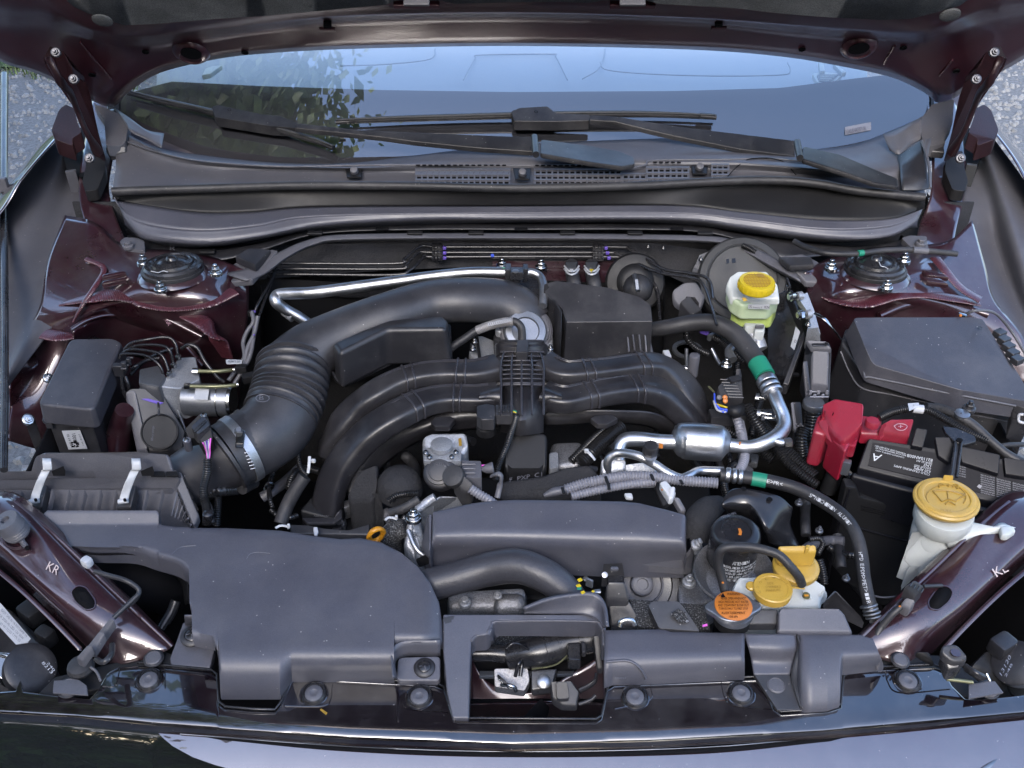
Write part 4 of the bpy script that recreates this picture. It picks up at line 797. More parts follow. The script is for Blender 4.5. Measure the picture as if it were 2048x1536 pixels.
boxes('clamp_slots', [((494 + k * 2.4, 905 + k * 6.4, .996 - .0035 * k), (11, 2, 2), 20) for k in range(6)], 'zinc_grey', it)
text('moulded_mark', [('B', *q('4', 1.025, 1770, 1092, 1800, 1096, 1772, 1062))], 'mark', it)
tube('moulded_ring', q('4', 1.0235, 1745, 1080, 1760, 1062, 1790, 1055, 1822, 1062, 1838, 1080, 1822, 1098, 1790, 1104, 1760, 1097, 1745, 1080), .9, 'mark', it, n=5)
rs = thing('intake_resonator', 'black angular resonator box on the front of the intake tube', 'resonator', (900, 700, .99))
bm = bmesh.new()
slab('box', q('5', [1.035, 1.04, 1.045, 1.045, 1.045, 1.045, 1.05, 1.045, 1.035], 630, 700, 820, 615, 1020, 535, 1270, 520, 1385, 508, 1425, 555, 1405, 605, 1010, 612, 680, 775), .065, 'plastic', rs, draft=.004, bevel=.007, seg=4, sharp=70)
slab('mounting_flange', q('5', [.972, .975, .985, .985, .98, .985, .97, .965], 600, 870, 900, 640, 1100, 600, 1440, 570, 1450, 800, 1040, 826, 710, 985, 650, 950), .008, 'plastic', rs, bevel=.003)
tube('flange_rim', q('5', [.975, .978, .975, .978, .985, .985], 572, 908, 625, 897, 700, 975, 860, 900, 1040, 818, 1430, 800), 3.5, 'plastic', rs, n=8)
# throttle body
tb = thing('throttle_body', 'bare aluminium throttle body under the end of the intake tube', 'throttle body', (1040, 700, .96))
lathe('sleeve', (1052, 660, 1.0), [(53, -14), (54, -6), (54, 0), (51, 2), (50, 4), (47, 5), (46, 8), (43, 9)], 'plastic_grey', tb, axis=(.1, -.62, .78), n=56)
lathe('flange', (1050, 664, 1.005), [(43, -4), (43, 8), (40, 11), (28, 12), (26, 8), (0, 8)], 'zinc_grey', tb, axis=(.1, -.62, .78), n=48)
slab('body', q('6', .985, 105, 600, 180, 590, 420, 600, 500, 640, 500, 800, 350, 800, 100, 720), .05, 'alu_cast', tb, bevel=.005)
slab('motor_housing', q('5', .975, 1575, 670, 1640, 640, 1740, 680, 1740, 830, 1640, 840, 1560, 780), .05, 'alu_cast', tb, bevel=.006); tube('seam', q('5', [.98, .985], 1615, 640, 1640, 840), 3, 'plastic_dark', tb)
for f, x, y in (('6', 135, 620), ('6', 435, 620)):
    lathe('post', q(f, 1.0, x, y)[0], [(9, -14), (9, 2), (7, 4), (0, 4)], 'alu_cast', tb); lathe('rubber_foot', q(f, .985, x - 2, y + 65)[0], [(12, -8), (12, 8), (9, 10)], 'rubber', tb)
for f, x, y in (('6', 480, 630), ('6', 480, 740), ('5', 1590, 740), ('5', 1600, 690), ('6', 410, 575)): bolt(q(f, .99, x, y)[0], 7, tb)
vh = thing('breather_hose', 'black hose with braided grey sleeve bending down beside the throttle body', 'hose', (900, 700, .98))
hp = q('5', [.96, .975, .99, 1.0, 1.01, 1.02, 1.03, 1.035, 1.03, 1.02, 1.01], 1390, 870, 1400, 790, 1450, 730, 1530, 675, 1620, 615, 1700, 585, 1790, 562, 1870, 555, 1915, 590, 1925, 640, 1925, 690)
tube('hose', hp, 8, 'rubber', vh, n=14)
bs = tube('braided_sleeve', hp[4:8], 8.8, 'tape', vh, n=16, ridge=(3, .05)); text('braid', [('xxxxxxxxxxxx', *q('5', [1.033, 1.04, 1.034], 1690, 592, 1850, 560, 1690, 565))], 'print', vh)
slab('hose_socket', q('5', 1.03, 1890, 680, 1970, 680, 1965, 765, 1885, 765), .02, 'plastic', vh)
# second resonator, right
r2_ = thing('intake_resonator', 'tall black resonator box standing beside the throttle body under two heater hoses', 'resonator', (1210, 700, .97))
slab('box', q('6', [1.06, 1.065, 1.06, 1.055, 1.045, 1.035, 1.035, 1.035, 1.045], 435, 300, 520, 275, 870, 322, 1090, 385, 1165, 440, 1178, 555, 590, 560, 560, 470, 440, 350), .10, 'plastic', r2_, draft=.003, bevel=.008, seg=4, sharp=70)
slab('side_lobe', q('6', [1.045, 1.05, 1.04, 1.02, .99], 425, 310, 470, 300, 565, 480, 560, 620, 500, 600), .08, 'plastic', r2_, bevel=.006)
slab('foot', q('6', [.99, .99, .97, .97], 1010, 660, 1160, 650, 1190, 780, 1010, 790), .02, 'plastic', r2_, bevel=.002)
for k, (x, y0, y1) in enumerate(((1005, 635, 760), (1043, 648, 750), (1085, 648, 755), (1125, 635, 780))): tube('rib', q('6', [1.012, .985], x, y0, x + 12, y1), 2.0, 'plastic_grey', r2_, n=6)
# ================================================================ INTAKE MANIFOLD
im = thing('intake_manifold', 'black ribbed plastic intake manifold with four arching runners', 'intake manifold', (1040, 850, .9))
strip('plenum', [(1000, 700), (1010, 690), (1045, 680), (1078, 690), (1088, 700)], [(1000, 828), (1040, 836), (1088, 830)], lambda x, y, t: 1.012 - .014 * t * t - .00001 * (x - 1044) ** 2, 'manifold', im, n=30, rows=14, lip=.006, skirt=.028)
for x in (1002, 1023, 1043, 1064, 1087): tube('rib', [(x + (1043 - x) * .15, 703, 1.012), (x, 730, 1.016), (x, 770, 1.013), (x, 800, 1.008), (x, 830, 1.0)], 2.3, 'manifold_rib', im, n=6)
for y, e in [(704 + k * 9, 0) for k in range(8)] + [(770, 3)]: tube('rib', [(1001, y, 1.012 - (y - 700) * .00006), (1044, y - 1, 1.0165 - (y - 700) * .00006), (1088, y, 1.012 - (y - 700) * .00006)], 2.0 + (e > 0) * .3, 'manifold_rib', im, n=6)
lathe('throat', (1043, 690, 1.0), [(52, -20), (52, 0), (46, 4), (46, 8), (42, 10)], 'manifold', im, axis=(0, .5, .85), n=36)
surf('shoulder', [q('5', [1.0, 1.004, 1.006], 1590, 852, 1690, 828, 1790, 765), q('5', [1.01, 1.012, 1.014], 1640, 880, 1720, 870, 1790, 850), q('5', [.985, .985, .985], 1650, 970, 1720, 985, 1790, 985), q('5', [.998, 1.0, 1.002], 1640, 1030, 1720, 1010, 1790, 995), q('5', [1.0, 1.0, 1.0], 1630, 1080, 1720, 1070, 1790, 1070), q('5', [.97, .97, .97], 1640, 1150, 1720, 1180, 1790, 1210)], 'manifold', im, nu=24)
surf('shoulder', [q('6', [1.006, 1.004, 1.0], 425, 765, 500, 828, 590, 852), q('6', [1.014, 1.012, 1.01], 425, 850, 480, 870, 540, 880), q('6', [.985, .985, .985], 425, 985, 480, 985, 540, 970), q('6', [1.002, 1.0, .998], 425, 995, 490, 1015, 560, 1035), q('6', [1.0, 1.0, 1.0], 425, 1070, 490, 1075, 560, 1085), q('6', [.97, .97, .97], 425, 1210, 480, 1170, 560, 1130)], 'manifold', im, nu=24)
runs = {'ul': (q('5', [1.0, 1.0, 1.0, 1.0, .995, .985, .965, .94, .90], 1760, 870, 1600, 905, 1400, 905, 1240, 920, 1080, 965, 920, 1050, 790, 1150, 680, 1280, 600, 1430), [30, 29, 28, 28, 28, 29, 30, 30, 30]),
        'll': (q('5', [.985, .985, .985, .985, .98, .965, .945, .92, .89, .86], 1760, 1065, 1620, 1080, 1420, 1078, 1250, 1110, 1080, 1190, 920, 1290, 800, 1400, 690, 1540, 620, 1700, 590, 1850), [31, 30, 30, 31, 33, 34, 34, 33, 31, 28]),
        'ur': (q('6', [1.0, 1.0, 1.0, .998, .995, .985, .965, .94, .90], 440, 850, 560, 905, 720, 900, 900, 880, 1100, 855, 1230, 870, 1350, 960, 1450, 1090, 1540, 1250), [31, 28, 27, 27, 28, 30, 31, 30, 29]),
        'lr': (q('6', [.985, .985, .985, .985, .98, .965, .94, .91, .88], 440, 1060, 570, 1090, 720, 1060, 900, 1025, 1080, 1010, 1240, 1050, 1370, 1150, 1470, 1270, 1540, 1400), [32, 30, 31, 31, 33, 35, 36, 35, 33])}
for k, (p_, r_) in runs.items():
    o = tube('runner', p_, r_, 'manifold', im, n=32, seg=8, flat=.66, sq=.48, sharp=75)
    for d in (-.45, -.62):                                        # weld seams along each runner
        w_ = cr([V(a) for a in p_], 6); sm = resamp(w_, 30); L = []
        for i, (c, f) in enumerate(sm):
            t = (sm[min(29, i + 1)][0] - sm[max(0, i - 1)][0]).normalized(); s = t.cross(Vector((0, 0, 1))).normalized(); s = s if s.y > 0 else -s
            rr = r_[min(len(r_) - 1, int(f * (len(r_) - 1)))] * S(c); L.append(c + s * rr * (-d) * 1.0 + Vector((0, 0, rr * .66 * (.99 if d > -.5 else .95))))
        tube('weld_seam', L[1:-1], 1.6, 'manifold_rib', im, n=5, straight=True)
    for f in {'ul': (.17, .21, .42, .46), 'll': (.17, .20, .36, .40), 'ur': (.22, .26, .50, .54), 'lr': (.22, .26, .46, .50)}[k]:
        i = int(f * 99); sm = resamp(cr([V(a) for a in p_], 6), 100); c = sm[i][0]; t = (sm[i + 1][0] - sm[i - 1][0]).normalized(); rr = r_[int(f * (len(r_) - 1))] * S(c); s = t.cross(Vector((0, 0, 1))).normalized()
        arc = []
        for a in range(-20, 201, 20): arc.append(c + s * math.copysign(abs(math.cos(R(a))) ** .55, math.cos(R(a))) * rr * 1.07 + Vector((0, 0, 1)) * math.copysign(abs(math.sin(R(a))) ** .55, math.sin(R(a))) * rr * .71)
        tube('hoop', arc, 2.4, 'manifold_rib', im, n=6, straight=True)
surf('web', [q('5', [.975, .975, .972, .96, .935, .90], 1750, 940, 1500, 960, 1250, 980, 1050, 1060, 850, 1200, 680, 1400), q('5', [.965, .965, .963, .95, .92, .88], 1750, 1040, 1500, 1060, 1260, 1080, 1080, 1150, 900, 1290, 740, 1480)], 'manifold', im, nu=30)
surf('web', [q('6', [.975, .975, .97, .955, .93, .90], 440, 930, 700, 960, 1000, 920, 1200, 930, 1340, 1040, 1460, 1200), q('6', [.965, .965, .96, .945, .92, .89], 440, 1030, 700, 1030, 1000, 1000, 1180, 1010, 1300, 1110, 1420, 1260)], 'manifold', im, nu=30)
surf('lower_flange', [q('5', [.965, .965, .955, .935, .90, .875], 1760, 1165, 1500, 1165, 1250, 1215, 1000, 1330, 760, 1500, 640, 1660), q('5', [.955, .955, .945, .92, .89, .86], 1760, 1225, 1500, 1225, 1270, 1290, 1060, 1400, 860, 1560, 760, 1760), q('5', [.93, .93, .92, .9, .87, .84], 1760, 1290, 1560, 1300, 1330, 1340, 1130, 1430, 930, 1600, 830, 1800)], 'manifold', im, nu=40, sub=4)
surf('lower_flange', [q('6', [.965, .965, .965, .95, .92, .88], 440, 1180, 560, 1160, 900, 1165, 1180, 1180, 1330, 1260, 1430, 1380), q('6', [.955, .955, .95, .935, .905, .87], 440, 1220, 560, 1210, 900, 1215, 1150, 1230, 1290, 1300, 1380, 1400), q('6', [.93, .93, .93, .91, .88, .85], 440, 1270, 560, 1270, 900, 1250, 1120, 1270, 1250, 1330, 1340, 1420)], 'manifold', im, nu=40, sub=4)
for f, c in (('5', (1300, 1245, 1330, 1270, 1430, 1270, 1470, 1220, 1440, 1200, 1330, 1205)), ('6', (750, 1215, 800, 1255, 870, 1255, 945, 1215, 900, 1190, 790, 1195))): slab('tab', q(f, .968, *c), .01, 'manifold', im)
slab('plenum_base', q('C', [.955, .955, .93, .92, .92, .93], 650, 150, 940, 150, 930, 380, 900, 425, 680, 425, 640, 380), .05, 'plastic_dark', im, bevel=.008, seg=3)
slab('plenum_tab', q('C', .972, 690, 60, 815, 50, 810, 135, 690, 125), .01, 'manifold', im)
slab('port_flange', q('B', [.87, .88, .87, .86], 810, 640, 1100, 300, 1220, 560, 1160, 740), .03, 'plastic_dark', im, bevel=.004); slab('port_flange', q('B', .872, 830, 700, 1130, 700, 1200, 620, 1200, 700, 1130, 755, 880, 755), .006, 'manifold', im)
text('moulded_mark', [('A001AC54', *q('B', [.888, .888, .893], 940, 695, 1085, 695, 940, 678))], 'mark', im)
# pressure sensor on the manifold with connector and loom
ms = thing('pressure_sensor', 'black pressure sensor plugged into the manifold with a ribbed loom hanging from it', 'sensor', (975, 830, .97))
lathe('collar', q('5', .965, 1680, 1280)[0], [(20, -12), (20, 4), (17, 6), (17, 12)], 'plastic_dark', ms); lathe('neck', q('5', .985, 1678, 1240)[0], [(17, -4), (17, 4), (14, 6), (0, 6)], 'plastic', ms)
slab('sensor_body', q('5', 1.0, 1615, 1130, 1680, 1115, 1740, 1125, 1745, 1185, 1735, 1225, 1650, 1225, 1615, 1200), .02, 'plastic', ms); slab('connector', q('5', 1.0, 1742, 1122, 1870, 1120, 1880, 1150, 1865, 1195, 1745, 1195), .018, 'plastic', ms, bevel=.002); boxes('connector_rib', [(q('5', 1.004, x, 1150)[0], (4, 22, 4), 0) for x in (1770, 1800, 1830)], 'plastic_gloss', ms)
for k, (c, m_) in enumerate((((1865, 1165, 1885, 1170, 1892, 1200), 'green'), ((1865, 1172, 1882, 1180, 1888, 1205), 'yellow'))): tube('wire', q('5', [1.0, 1.0, .995], *c), 1.5, m_, ms, n=6)
tube('loom', q('5', [1.0, .985, .97, .955, .94, .93, .92], 1890, 1190, 1875, 1250, 1850, 1320, 1825, 1400, 1790, 1480, 1760, 1560, 1745, 1640), 6, 'conduit_black', ms, n=12, ridge=(4.2, .16))
# ================================================================ EGR VALVE and things around it
eg = thing('egr_valve', 'cast aluminium valve with round black housing left of the centre', 'valve', (880, 940, .88))
slab('valve_body', q('C', [.95, .955, .955, .95, .94, .935], 80, 180, 150, 150, 385, 148, 400, 240, 360, 310, 90, 300), .06, 'alu_cast', eg, bevel=.006, seg=3); slab('valve_flange', q('C', .962, 85, 252, 330, 250, 355, 290, 350, 345, 90, 345), .012, 'alu_cast', eg, bevel=.003)
lathe('valve_dome', q('C', .968, 215, 240)[0], [(22, -6), (22, 3), (14, 6), (0, 6)], 'alu_cast', eg); slab('paint_mark', q('C', .957, 330, 195, 350, 190, 355, 240, 335, 245), .001, 'mark_yellow', eg, bevel=0)
for x, y in ((108, 288), (133, 318), (313, 285), (285, 318)): bolt(q('C', .966, x, y)[0], 5.5, eg, stud=False)
lathe('motor_housing', q('C', .95, 200, 425)[0], [(34, -26), (34, -4), (31, 0), (27, 1), (26, 5), (20, 6), (19, 9), (12, 10), (0, 10)], 'plastic', eg, axis=(-.1, -.55, .8), n=36)
text('moulded_mark', [('76772', *q('C', [.985, .985, .99], 165, 375, 235, 372, 165, 360))], 'mark', eg)
lathe('hose_knuckle', q('C', .965, 300, 455)[0], [(22, -10), (24, 0), (22, 8), (10, 12), (0, 12)], 'rubber', eg, axis=(-.3, -.4, .8)); slab('elbow_cover', q('C', [.97, .975, .965, .955, .955], 285, 450, 340, 410, 440, 510, 400, 570, 350, 550), .03, 'rubber', eg, bevel=.004)
tube('conduit', q('C', [.965, .958, .952, .945], 410, 535, 470, 575, 530, 610, 570, 640), 9, 'conduit', eg, n=14, ridge=(6, .10))
cn = thing('connector', 'grey electrical connector with pink wire beside the round black valve housing', 'connector', (945, 940, .93))
slab('plug', q('C', .96, 350, 340, 485, 345, 490, 460, 440, 462, 365, 455), .025, 'plastic_grey', cn, bevel=.002); boxes('plug_rib', [(q('C', .964, 400, y)[0], (28, 3, 3), 0) for y in (370, 400, 430)], 'plastic_grey', cn)
for k, m_ in enumerate(('pink', 'print', 'violet')): tube('wire', q('C', .955, 485, 380 + k * 14, 510, 378 + k * 14, 535, 390 + k * 12), 1.6, m_, cn, n=6)
lathe('boot', q('C', .955, 530, 400)[0], [(4, -12), (9, -4), (12, 10), (10, 12)], 'plastic_grey', cn, axis=(.9, .1, .1)); tube('wiring_guide', q('C', [.965, .975, .97, .955, .945], 560, 450, 600, 435, 625, 460, 610, 530, 595, 600), 6, 'plastic_grey', cn, n=10, flat=.6)
# engine foam pads, cover under the manifold
fp = thing('foam_pad', 'grainy black foam block standing behind the oil dipstick', 'foam pad', (735, 1040, .85))
slab('pad', q('B', [.93, .93, .92, .9, .89, .895], 1340, 280, 1530, 200, 1520, 400, 1470, 560, 1260, 560, 1250, 480), .08, 'foam', fp, bevel=.006, seg=3); slab('pad_side', q('B', [.91, .91, .88, .88], 1460, 480, 1560, 480, 1560, 620, 1470, 640), .06, 'foam', fp, bevel=.008)
lathe('pad_dome', q('B', .92, 1720, 380)[0], [(46, -26), (44, 0), (34, 16), (16, 23), (0, 24)], 'foam', fp)
vc = thing('cylinder_cover', 'rough black insulated engine top cover behind the long belt cover', 'engine cover', (1080, 980, .88))
slab('cover', q('C', [.92, .925, .93, .935, .935, .93, .92, .91, .91], 610, 470, 900, 430, 1060, 380, 1190, 355, 1250, 360, 1300, 440, 1320, 560, 900, 590, 600, 590), .05, 'foam', vc, bevel=.01, seg=3); text('moulded_mark', [('F  PXP  C1', *q('C', [.928, .932, .934], 680, 490, 900, 450, 680, 462))], 'mark', vc)
# ================================================================ ENGINE: dark mass and aluminium castings
en = thing('engine_block', 'dark engine castings seen between the covers and hoses', 'engine', Vector((0.02, .4, .55)))
slab('block', [(640, 950, .84), (1420, 950, .84), (1440, 1200, .80), (620, 1200, .80)], .3, 'plastic_dark', en, bevel=.01)
slab('cylinder_head', q('C', [.90, .91, .91, .9], 960, 210, 1180, 200, 1170, 370, 960, 390), .05, 'alu_dark', en, bevel=.01, seg=3); slab('head_gasket_frame', q('C', .915, 950, 290, 1010, 285, 1015, 390, 950, 400), .02, 'alu_cast', en, rnd=6)
slab('casting', q('C', [.93, .935, .93, .90, .89], 30, 700, 200, 575, 420, 590, 130, 680, 60, 790), .04, 'alu_cast', en, bevel=.005, seg=3)
slab('casting', q('C', [.93, .92, .90, .89], 0, 780, 70, 740, 130, 1000, 50, 1060), .05, 'alu_cast', en, bevel=.008, seg=3)
slab('casting', q('B', [.925, .925, .90, .885, .90], 1790, 680, 1900, 640, 1960, 880, 1890, 1120, 1750, 960), .05, 'alu_cast', en, bevel=.008, seg=3)
tube('casting_rib', q('B', [.93, .92, .91, .90], 1800, 820, 1870, 980, 1960, 1060, 2030, 1060), 5, 'alu', en, n=10); tube('casting_rib', q('B', [.93, .935, .94], 1880, 640, 1980, 560, 2045, 520), 9, 'alu_cast', en, n=10)
slab('casting_window', q('B', [.918, .918, .905, .90], 1870, 1080, 1960, 1040, 2010, 1100, 1900, 1140), .004, 'plastic_dark', en)
bolt(q('B', .945, 1850, 700)[0], 16, en); bolt(q('B', .91, 1860, 890)[0], 11, en, 'alu_cast')
slab('front_casting', q('G', [.86, .86, .85, .85], -20, 0, 520, -30, 525, 120, -20, 135), .04, 'alu_dark', en, bevel=.008); slab('front_casting', q('C', [.868, .868, .86, .86], 570, 1230, 795, 1225, 795, 1360, 570, 1365), .05, 'alu_dark', en, bevel=.012, seg=3)
for f, x, y, r in (('C', 375, 1310, 13), ('C', 600, 1265, 9), ('C', 1210, 1110, 6), ('C', 1200, 1150, 6)): bolt(q(f, .872, x, y)[0], r, en, 'alu_cast', stud=False)
for i in range(24):                                                # small brackets, ribs and bolts in the dark gaps
    random.seed(40 + i); x = random.choice((random.uniform(1000, 1350), random.uniform(640, 900), random.uniform(1400, 1600))); y = random.uniform(880, 1010) if x > 950 else random.uniform(930, 1080)
    box('casting_boss', (x, y, random.uniform(.80, .87)), (random.uniform(14, 44), random.uniform(12, 36), random.uniform(14, 40)), random.choice(('alu_dark', 'plastic', 'plastic_dark', 'plastic_gloss')), en, rz=random.uniform(-50, 50), bevel=.003)
pl = thing('crank_pulley', 'black ribbed drive pulley with pale rings below the belt cover', 'pulley', q('C', .84, 1580, 1210)[0])
PA = (0, -.62, .78)
lathe('pulley_outer', q('C', .865, 1590, 1190)[0], [(75, -26), (78, -6), (74, 0), (60, 0), (58, -6), (44, -8)], 'plastic_gloss', pl, axis=PA, n=56); lathe('pulley_ring', q('C', .87, 1590, 1188)[0], [(43, -9), (42, -1), (38, 0), (37, -8), (24, -10)], 'plastic_grey', pl, axis=PA, n=48)
lathe('pulley_hub', q('C', .873, 1586, 1190)[0], [(24, -10), (22, 2), (19, 4), (12, 4), (11, -2), (0, -2)], 'plastic_grey', pl, axis=PA, n=36)
# ================================================================ CENTRE BELT COVER
bc = thing('engine_front_cover', 'long smooth dark grey plastic cover across the front of the engine', 'engine cover', (1115, 1100, .88))
def fr(f, L): ox, oy, s = FR[f]; return [(ox + x / s, oy + y / s) for x, y in L]
strip('cover_shell', fr('C', [(145, 690), (160, 672), (420, 612), (560, 594), (720, 587), (1100, 590), (1450, 597), (1560, 608), (1750, 655), (1880, 692), (1890, 700)]), fr('C', [(128, 965), (500, 975), (900, 985), (1300, 998), (1700, 1006), (1900, 1008)]),
      lambda x, y, t: .962 - .012 * t - .030 * max(0, (t - .55) / .45) ** 2, 'cover', bc, n=120, rows=16, lip=.010, skirt=.03)
slab('side_wall', q('C', [.957, .962, .945, .925, .92], 110, 720, 152, 688, 140, 960, 125, 962, 75, 900), .05, 'cover', bc, bevel=.004)
slab('base_rim', q('C', [.905, .92, .935, .935, .925, .905, .90, .905], 900, 985, 1850, 1005, 1925, 940, 1885, 700, 1918, 710, 1940, 960, 1925, 1082, 1850, 1082), .012, 'plastic_grey', bc, bevel=.002)
bolt(q('C', .93, 1955, 920)[0], 12, bc, 'alu_cast', axis=(.5, -.2, .8)); box('cover_bolt_boss', q('C', .915, 1960, 955)[0], (14, 14, 18), 'alu_cast', bc)
# radiator hose
rh = thing('radiator_hose', 'thick black radiator hose curving down at the front centre', 'radiator hose', (1020, 1150, .88))
hp = q('C', [.905, .915, .925, .935, .935, .925, .91, .89], 90, 1205, 300, 1150, 520, 1090, 720, 1065, 880, 1110, 1010, 1190, 1100, 1290, 1150, 1400)
tube('hose', hp, [33, 33, 34, 35, 34, 33, 32, 31], 'rubber_hose', rh, n=36, seg=10)
w_ = tube('hose_clamp', q('C', .94, 1140, 1255, 1200, 1275, 1260, 1240, 1300, 1235), 5, 'zinc_grey', rh, n=8, flat=.5); box('clamp_tab', q('C', .955, 1225, 1180)[0], (16, 6, 22), 'zinc_grey', rh, rz=-30)
for x, y, s in ((1160, 1160, 8), (1150, 1200, 8), (1180, 1245, 7), (1250, 1238, 5)): box('yellow_paint_mark', q('C', .957, x, y)[0], (s * 1.2, s, 3), 'yellow', rh, rz=30)
box('teal_paint_mark', q('C', .957, 1155, 1218)[0], (9, 6, 2), 'green', rh)
# ================================================================ LEFT SIDE
rb = thing('relay_box', 'black relay box with smooth lid and white barcode label on the left', 'fuse box', (160, 800, .85))
slab('lid', rounded(q('4', [.99, .99, .985, .975, .975], 478, 672, 775, 668, 832, 700, 640, 1160, 255, 1120), 16), .034, 'box', rb, draft=.004, bevel=.008, seg=4, sharp=70)
slab('lid_rim', q('4', [.956, .956, .945, .94], 460, 740, 840, 760, 645, 1262, 280, 1235), .006, 'plastic', rb, bevel=.0015, rnd=8)
slab('base', q('4', [.95, .95, .935, .935], 520, 760, 820, 780, 635, 1275, 330, 1250), .09, 'plastic', rb, bevel=.004)
Y = fy('4', 430, 1255, .935) - .003
for x in (340, 585): box('lid_latch', q('4', ('y', Y), x, 1262)[0], (14, 8, 14), 'plastic', rb)
slab('barcode_label', q('4', ('y', Y - .006), 422, 1305, 545, 1300, 595, 1425, 468, 1430), Vector((0, .001, 0)), 'print', rb, bevel=0)
text('label_print', [('83001', *q('4', ('y', Y - .0062), 530, 1385, 515, 1318, 505, 1390)), ('RELAY 82', *q('4', ('y', Y - .0062), 495, 1400, 470, 1322, 480, 1402)), ('HK 8203', *q('4', ('y', Y - .0062), 575, 1400, 545, 1325, 565, 1400))], 'ink', rb)
boxes('label_code', [(q('4', ('y', Y - .0068), 488 + random.random() * 50, 1368 + random.random() * 45)[0], (3, 1, 3), 0) for i in range(30)], 'ink', rb, kind='stuff')
bk = thing('box_bracket', 'black bracket bolted with a bright screw left of the relay box', 'bracket', q('4', .88, 240, 1330)[0])
slab('arm', q('4', [.93, .93, .88, .88], 160, 1215, 230, 1200, 290, 1380, 240, 1430), .012, 'plastic', bk, bevel=.003); bolt(q('4', .94, 195, 1225)[0], 12, bk, axis=(.5, -.5, .6)); bolt(q('4', .97, 330, 940)[0], 10, bk, axis=(.5, -.3, .6))
# brake control unit
ab = thing('brake_unit', 'aluminium brake control unit with silver motor and bent steel pipes', 'brake control unit', (350, 800, .86))
slab('valve_block', q('4', [.96, .96, .955, .95, .95], 1090, 1000, 1220, 800, 1335, 797, 1365, 950, 1225, 1015), .06, 'alu_cast', ab, bevel=.002)
tube('motor', q('4', [.925, .925, .925], 1270, 1085, 1420, 1092, 1570, 1095), [33, 33, 32], 'zinc_grey', ab, n=40, straight=True); tube('motor_cap', q('4', .925, 1568, 1095, 1595, 1096), [30, 29], 'zinc', ab, n=36, straight=True, bevel=.001)
tube('motor_ring', q('4', .925, 1496, 1094, 1504, 1094), 33.4, 'zinc', ab, n=36, straight=True)
slab('motor_sticker', q('4', [.953, .953, .947, .947], 1335, 1010, 1428, 1018, 1418, 1090, 1322, 1088), .0006, 'print', ab, bevel=0)
slab('valve_body', q('4', [.945, .94, .90, .89, .92], 940, 1000, 1085, 1010, 1240, 1180, 1280, 1330, 1180, 1100), .05, 'alu_cast', ab, bevel=.003)
slab('controller_cover', q('4', [.955, .958, .955, .94, .885, .875, .88], 850, 1040, 890, 1010, 1110, 1000, 1130, 1070, 1270, 1310, 1250, 1440, 950, 1440), .035, 'plastic', ab, bevel=.004)
slab('controller_rim', q('4', [.958, .958, .885, .88], 848, 1035, 925, 1015, 1010, 1435, 930, 1440), .05, 'plastic_grey', ab, bevel=.004)
lathe('controller_disc', q('4', .925, 1090, 1310)[0], [(37, -4), (37, 2), (34, 3), (33, 1), (0, 1)], 'plastic_dark', ab, axis=(.1, -.6, .75)); text('moulded_mark', [('bosch'.upper() if False else 'Bowp', *q('4', .945, 1045, 1370, 1052, 1270, 1030, 1370))], 'mark', ab)
slab('solenoid', q('4', .965, 950, 880, 1090, 850, 1130, 930, 1085, 1000, 945, 975), .05, 'zinc_grey', ab, bevel=.003); slab('solenoid', q('4', .945, 940, 1000, 1080, 1005, 1075, 1045, 980, 1040), .02, 'zinc_grey', ab, bevel=.003)
slab('violet_tape', q('4', [.962, .962, .955, .955], 965, 1085, 1010, 1082, 1115, 1110, 1090, 1122), .0008, 'violet', ab, bevel=0); tube('cover_strap', q('4', [.965, .955, .95], 1080, 1110, 1085, 1150, 1085, 1200), 2.5, 'plastic', ab, n=6)
for L in ((850, 745, .985, 900, 702, .995, 1000, 680, 1.0, 1100, 664, 1.0, 1165, 672, .998, 1200, 715, .99, 1215, 790, .975), (848, 752, .982, 950, 718, .992, 1100, 720, .995, 1160, 758, .99, 1185, 845, .97),
          (838, 770, .98, 900, 746, .988, 1050, 762, .99, 1115, 800, .985, 1155, 905, .965), (815, 810, .975, 840, 778, .982, 980, 785, .985, 1065, 830, .98, 1105, 885, .97, 1117, 955, .955)):
    tube('brake_pipe', q('4', list(L[2::3]), *[v for i, v in enumerate(L) if i % 3 != 2]), 3.0, 'plastic_gloss', ab, n=8); lathe('pipe_nut', q('4', L[-1] + .002, L[-3], L[-2])[0], [(6.5, -8), (6.5, 0), (4, 1), (4, 3)], 'zinc', ab, n=6)
for y, x0, x1 in ((895, 1345, 1600), (998, 1290, 1625)):
    tube('outlet_pipe', q('4', [.96, .96, .958, .955], x0, y, (x0 + x1) / 2, y + 2, x1 - 50, y - 4, x1, y - 10), 4, 'olive', ab, n=10); tube('pipe_nut', q('4', .96, x0 - 30, y, x0 + 10, y), 6.5, 'zinc', ab, n=6, straight=True); lathe('pipe_collar', q('4', .955, x1, y - 10)[0], [(6, -2), (6, 2)], 'zinc', ab, axis=(1, 0, 0))
boxes('pipe_clip', [(q('4', .975, 815, 885)[0], (20, 14, 26), 0), (q('4', .985, 850, 860)[0], (10, 10, 20), 15), (q('4', .985, 880, 830)[0], (8, 8, 16), 15)] + [(q('4', .985, 845 + k * 15, 880 - k * 25)[0], (12, 5, 5), 0) for k in range(4)], 'plastic', ab)
for c in ((830, 930, .965, 835, 1000, .95, 860, 1080, .93), (855, 930, .965, 880, 1000, .95, 880, 1050, .93), (900, 880, .96, 930, 860, .965, 1000, 820, .965, 1090, 805, .965), (890, 920, .95, 960, 850, .955, 1060, 780, .96, 1180, 740, .96), (1240, 740, .96, 1290, 715, .97, 1350, 740, .965, 1400, 830, .95, 1480, 930, .93, 1530, 970, .92)):
    tube('pipe', q('4', list(c[2::3]), *[v for i, v in enumerate(c) if i % 3 != 2]), 4, 'plastic_gloss', ab, n=8)
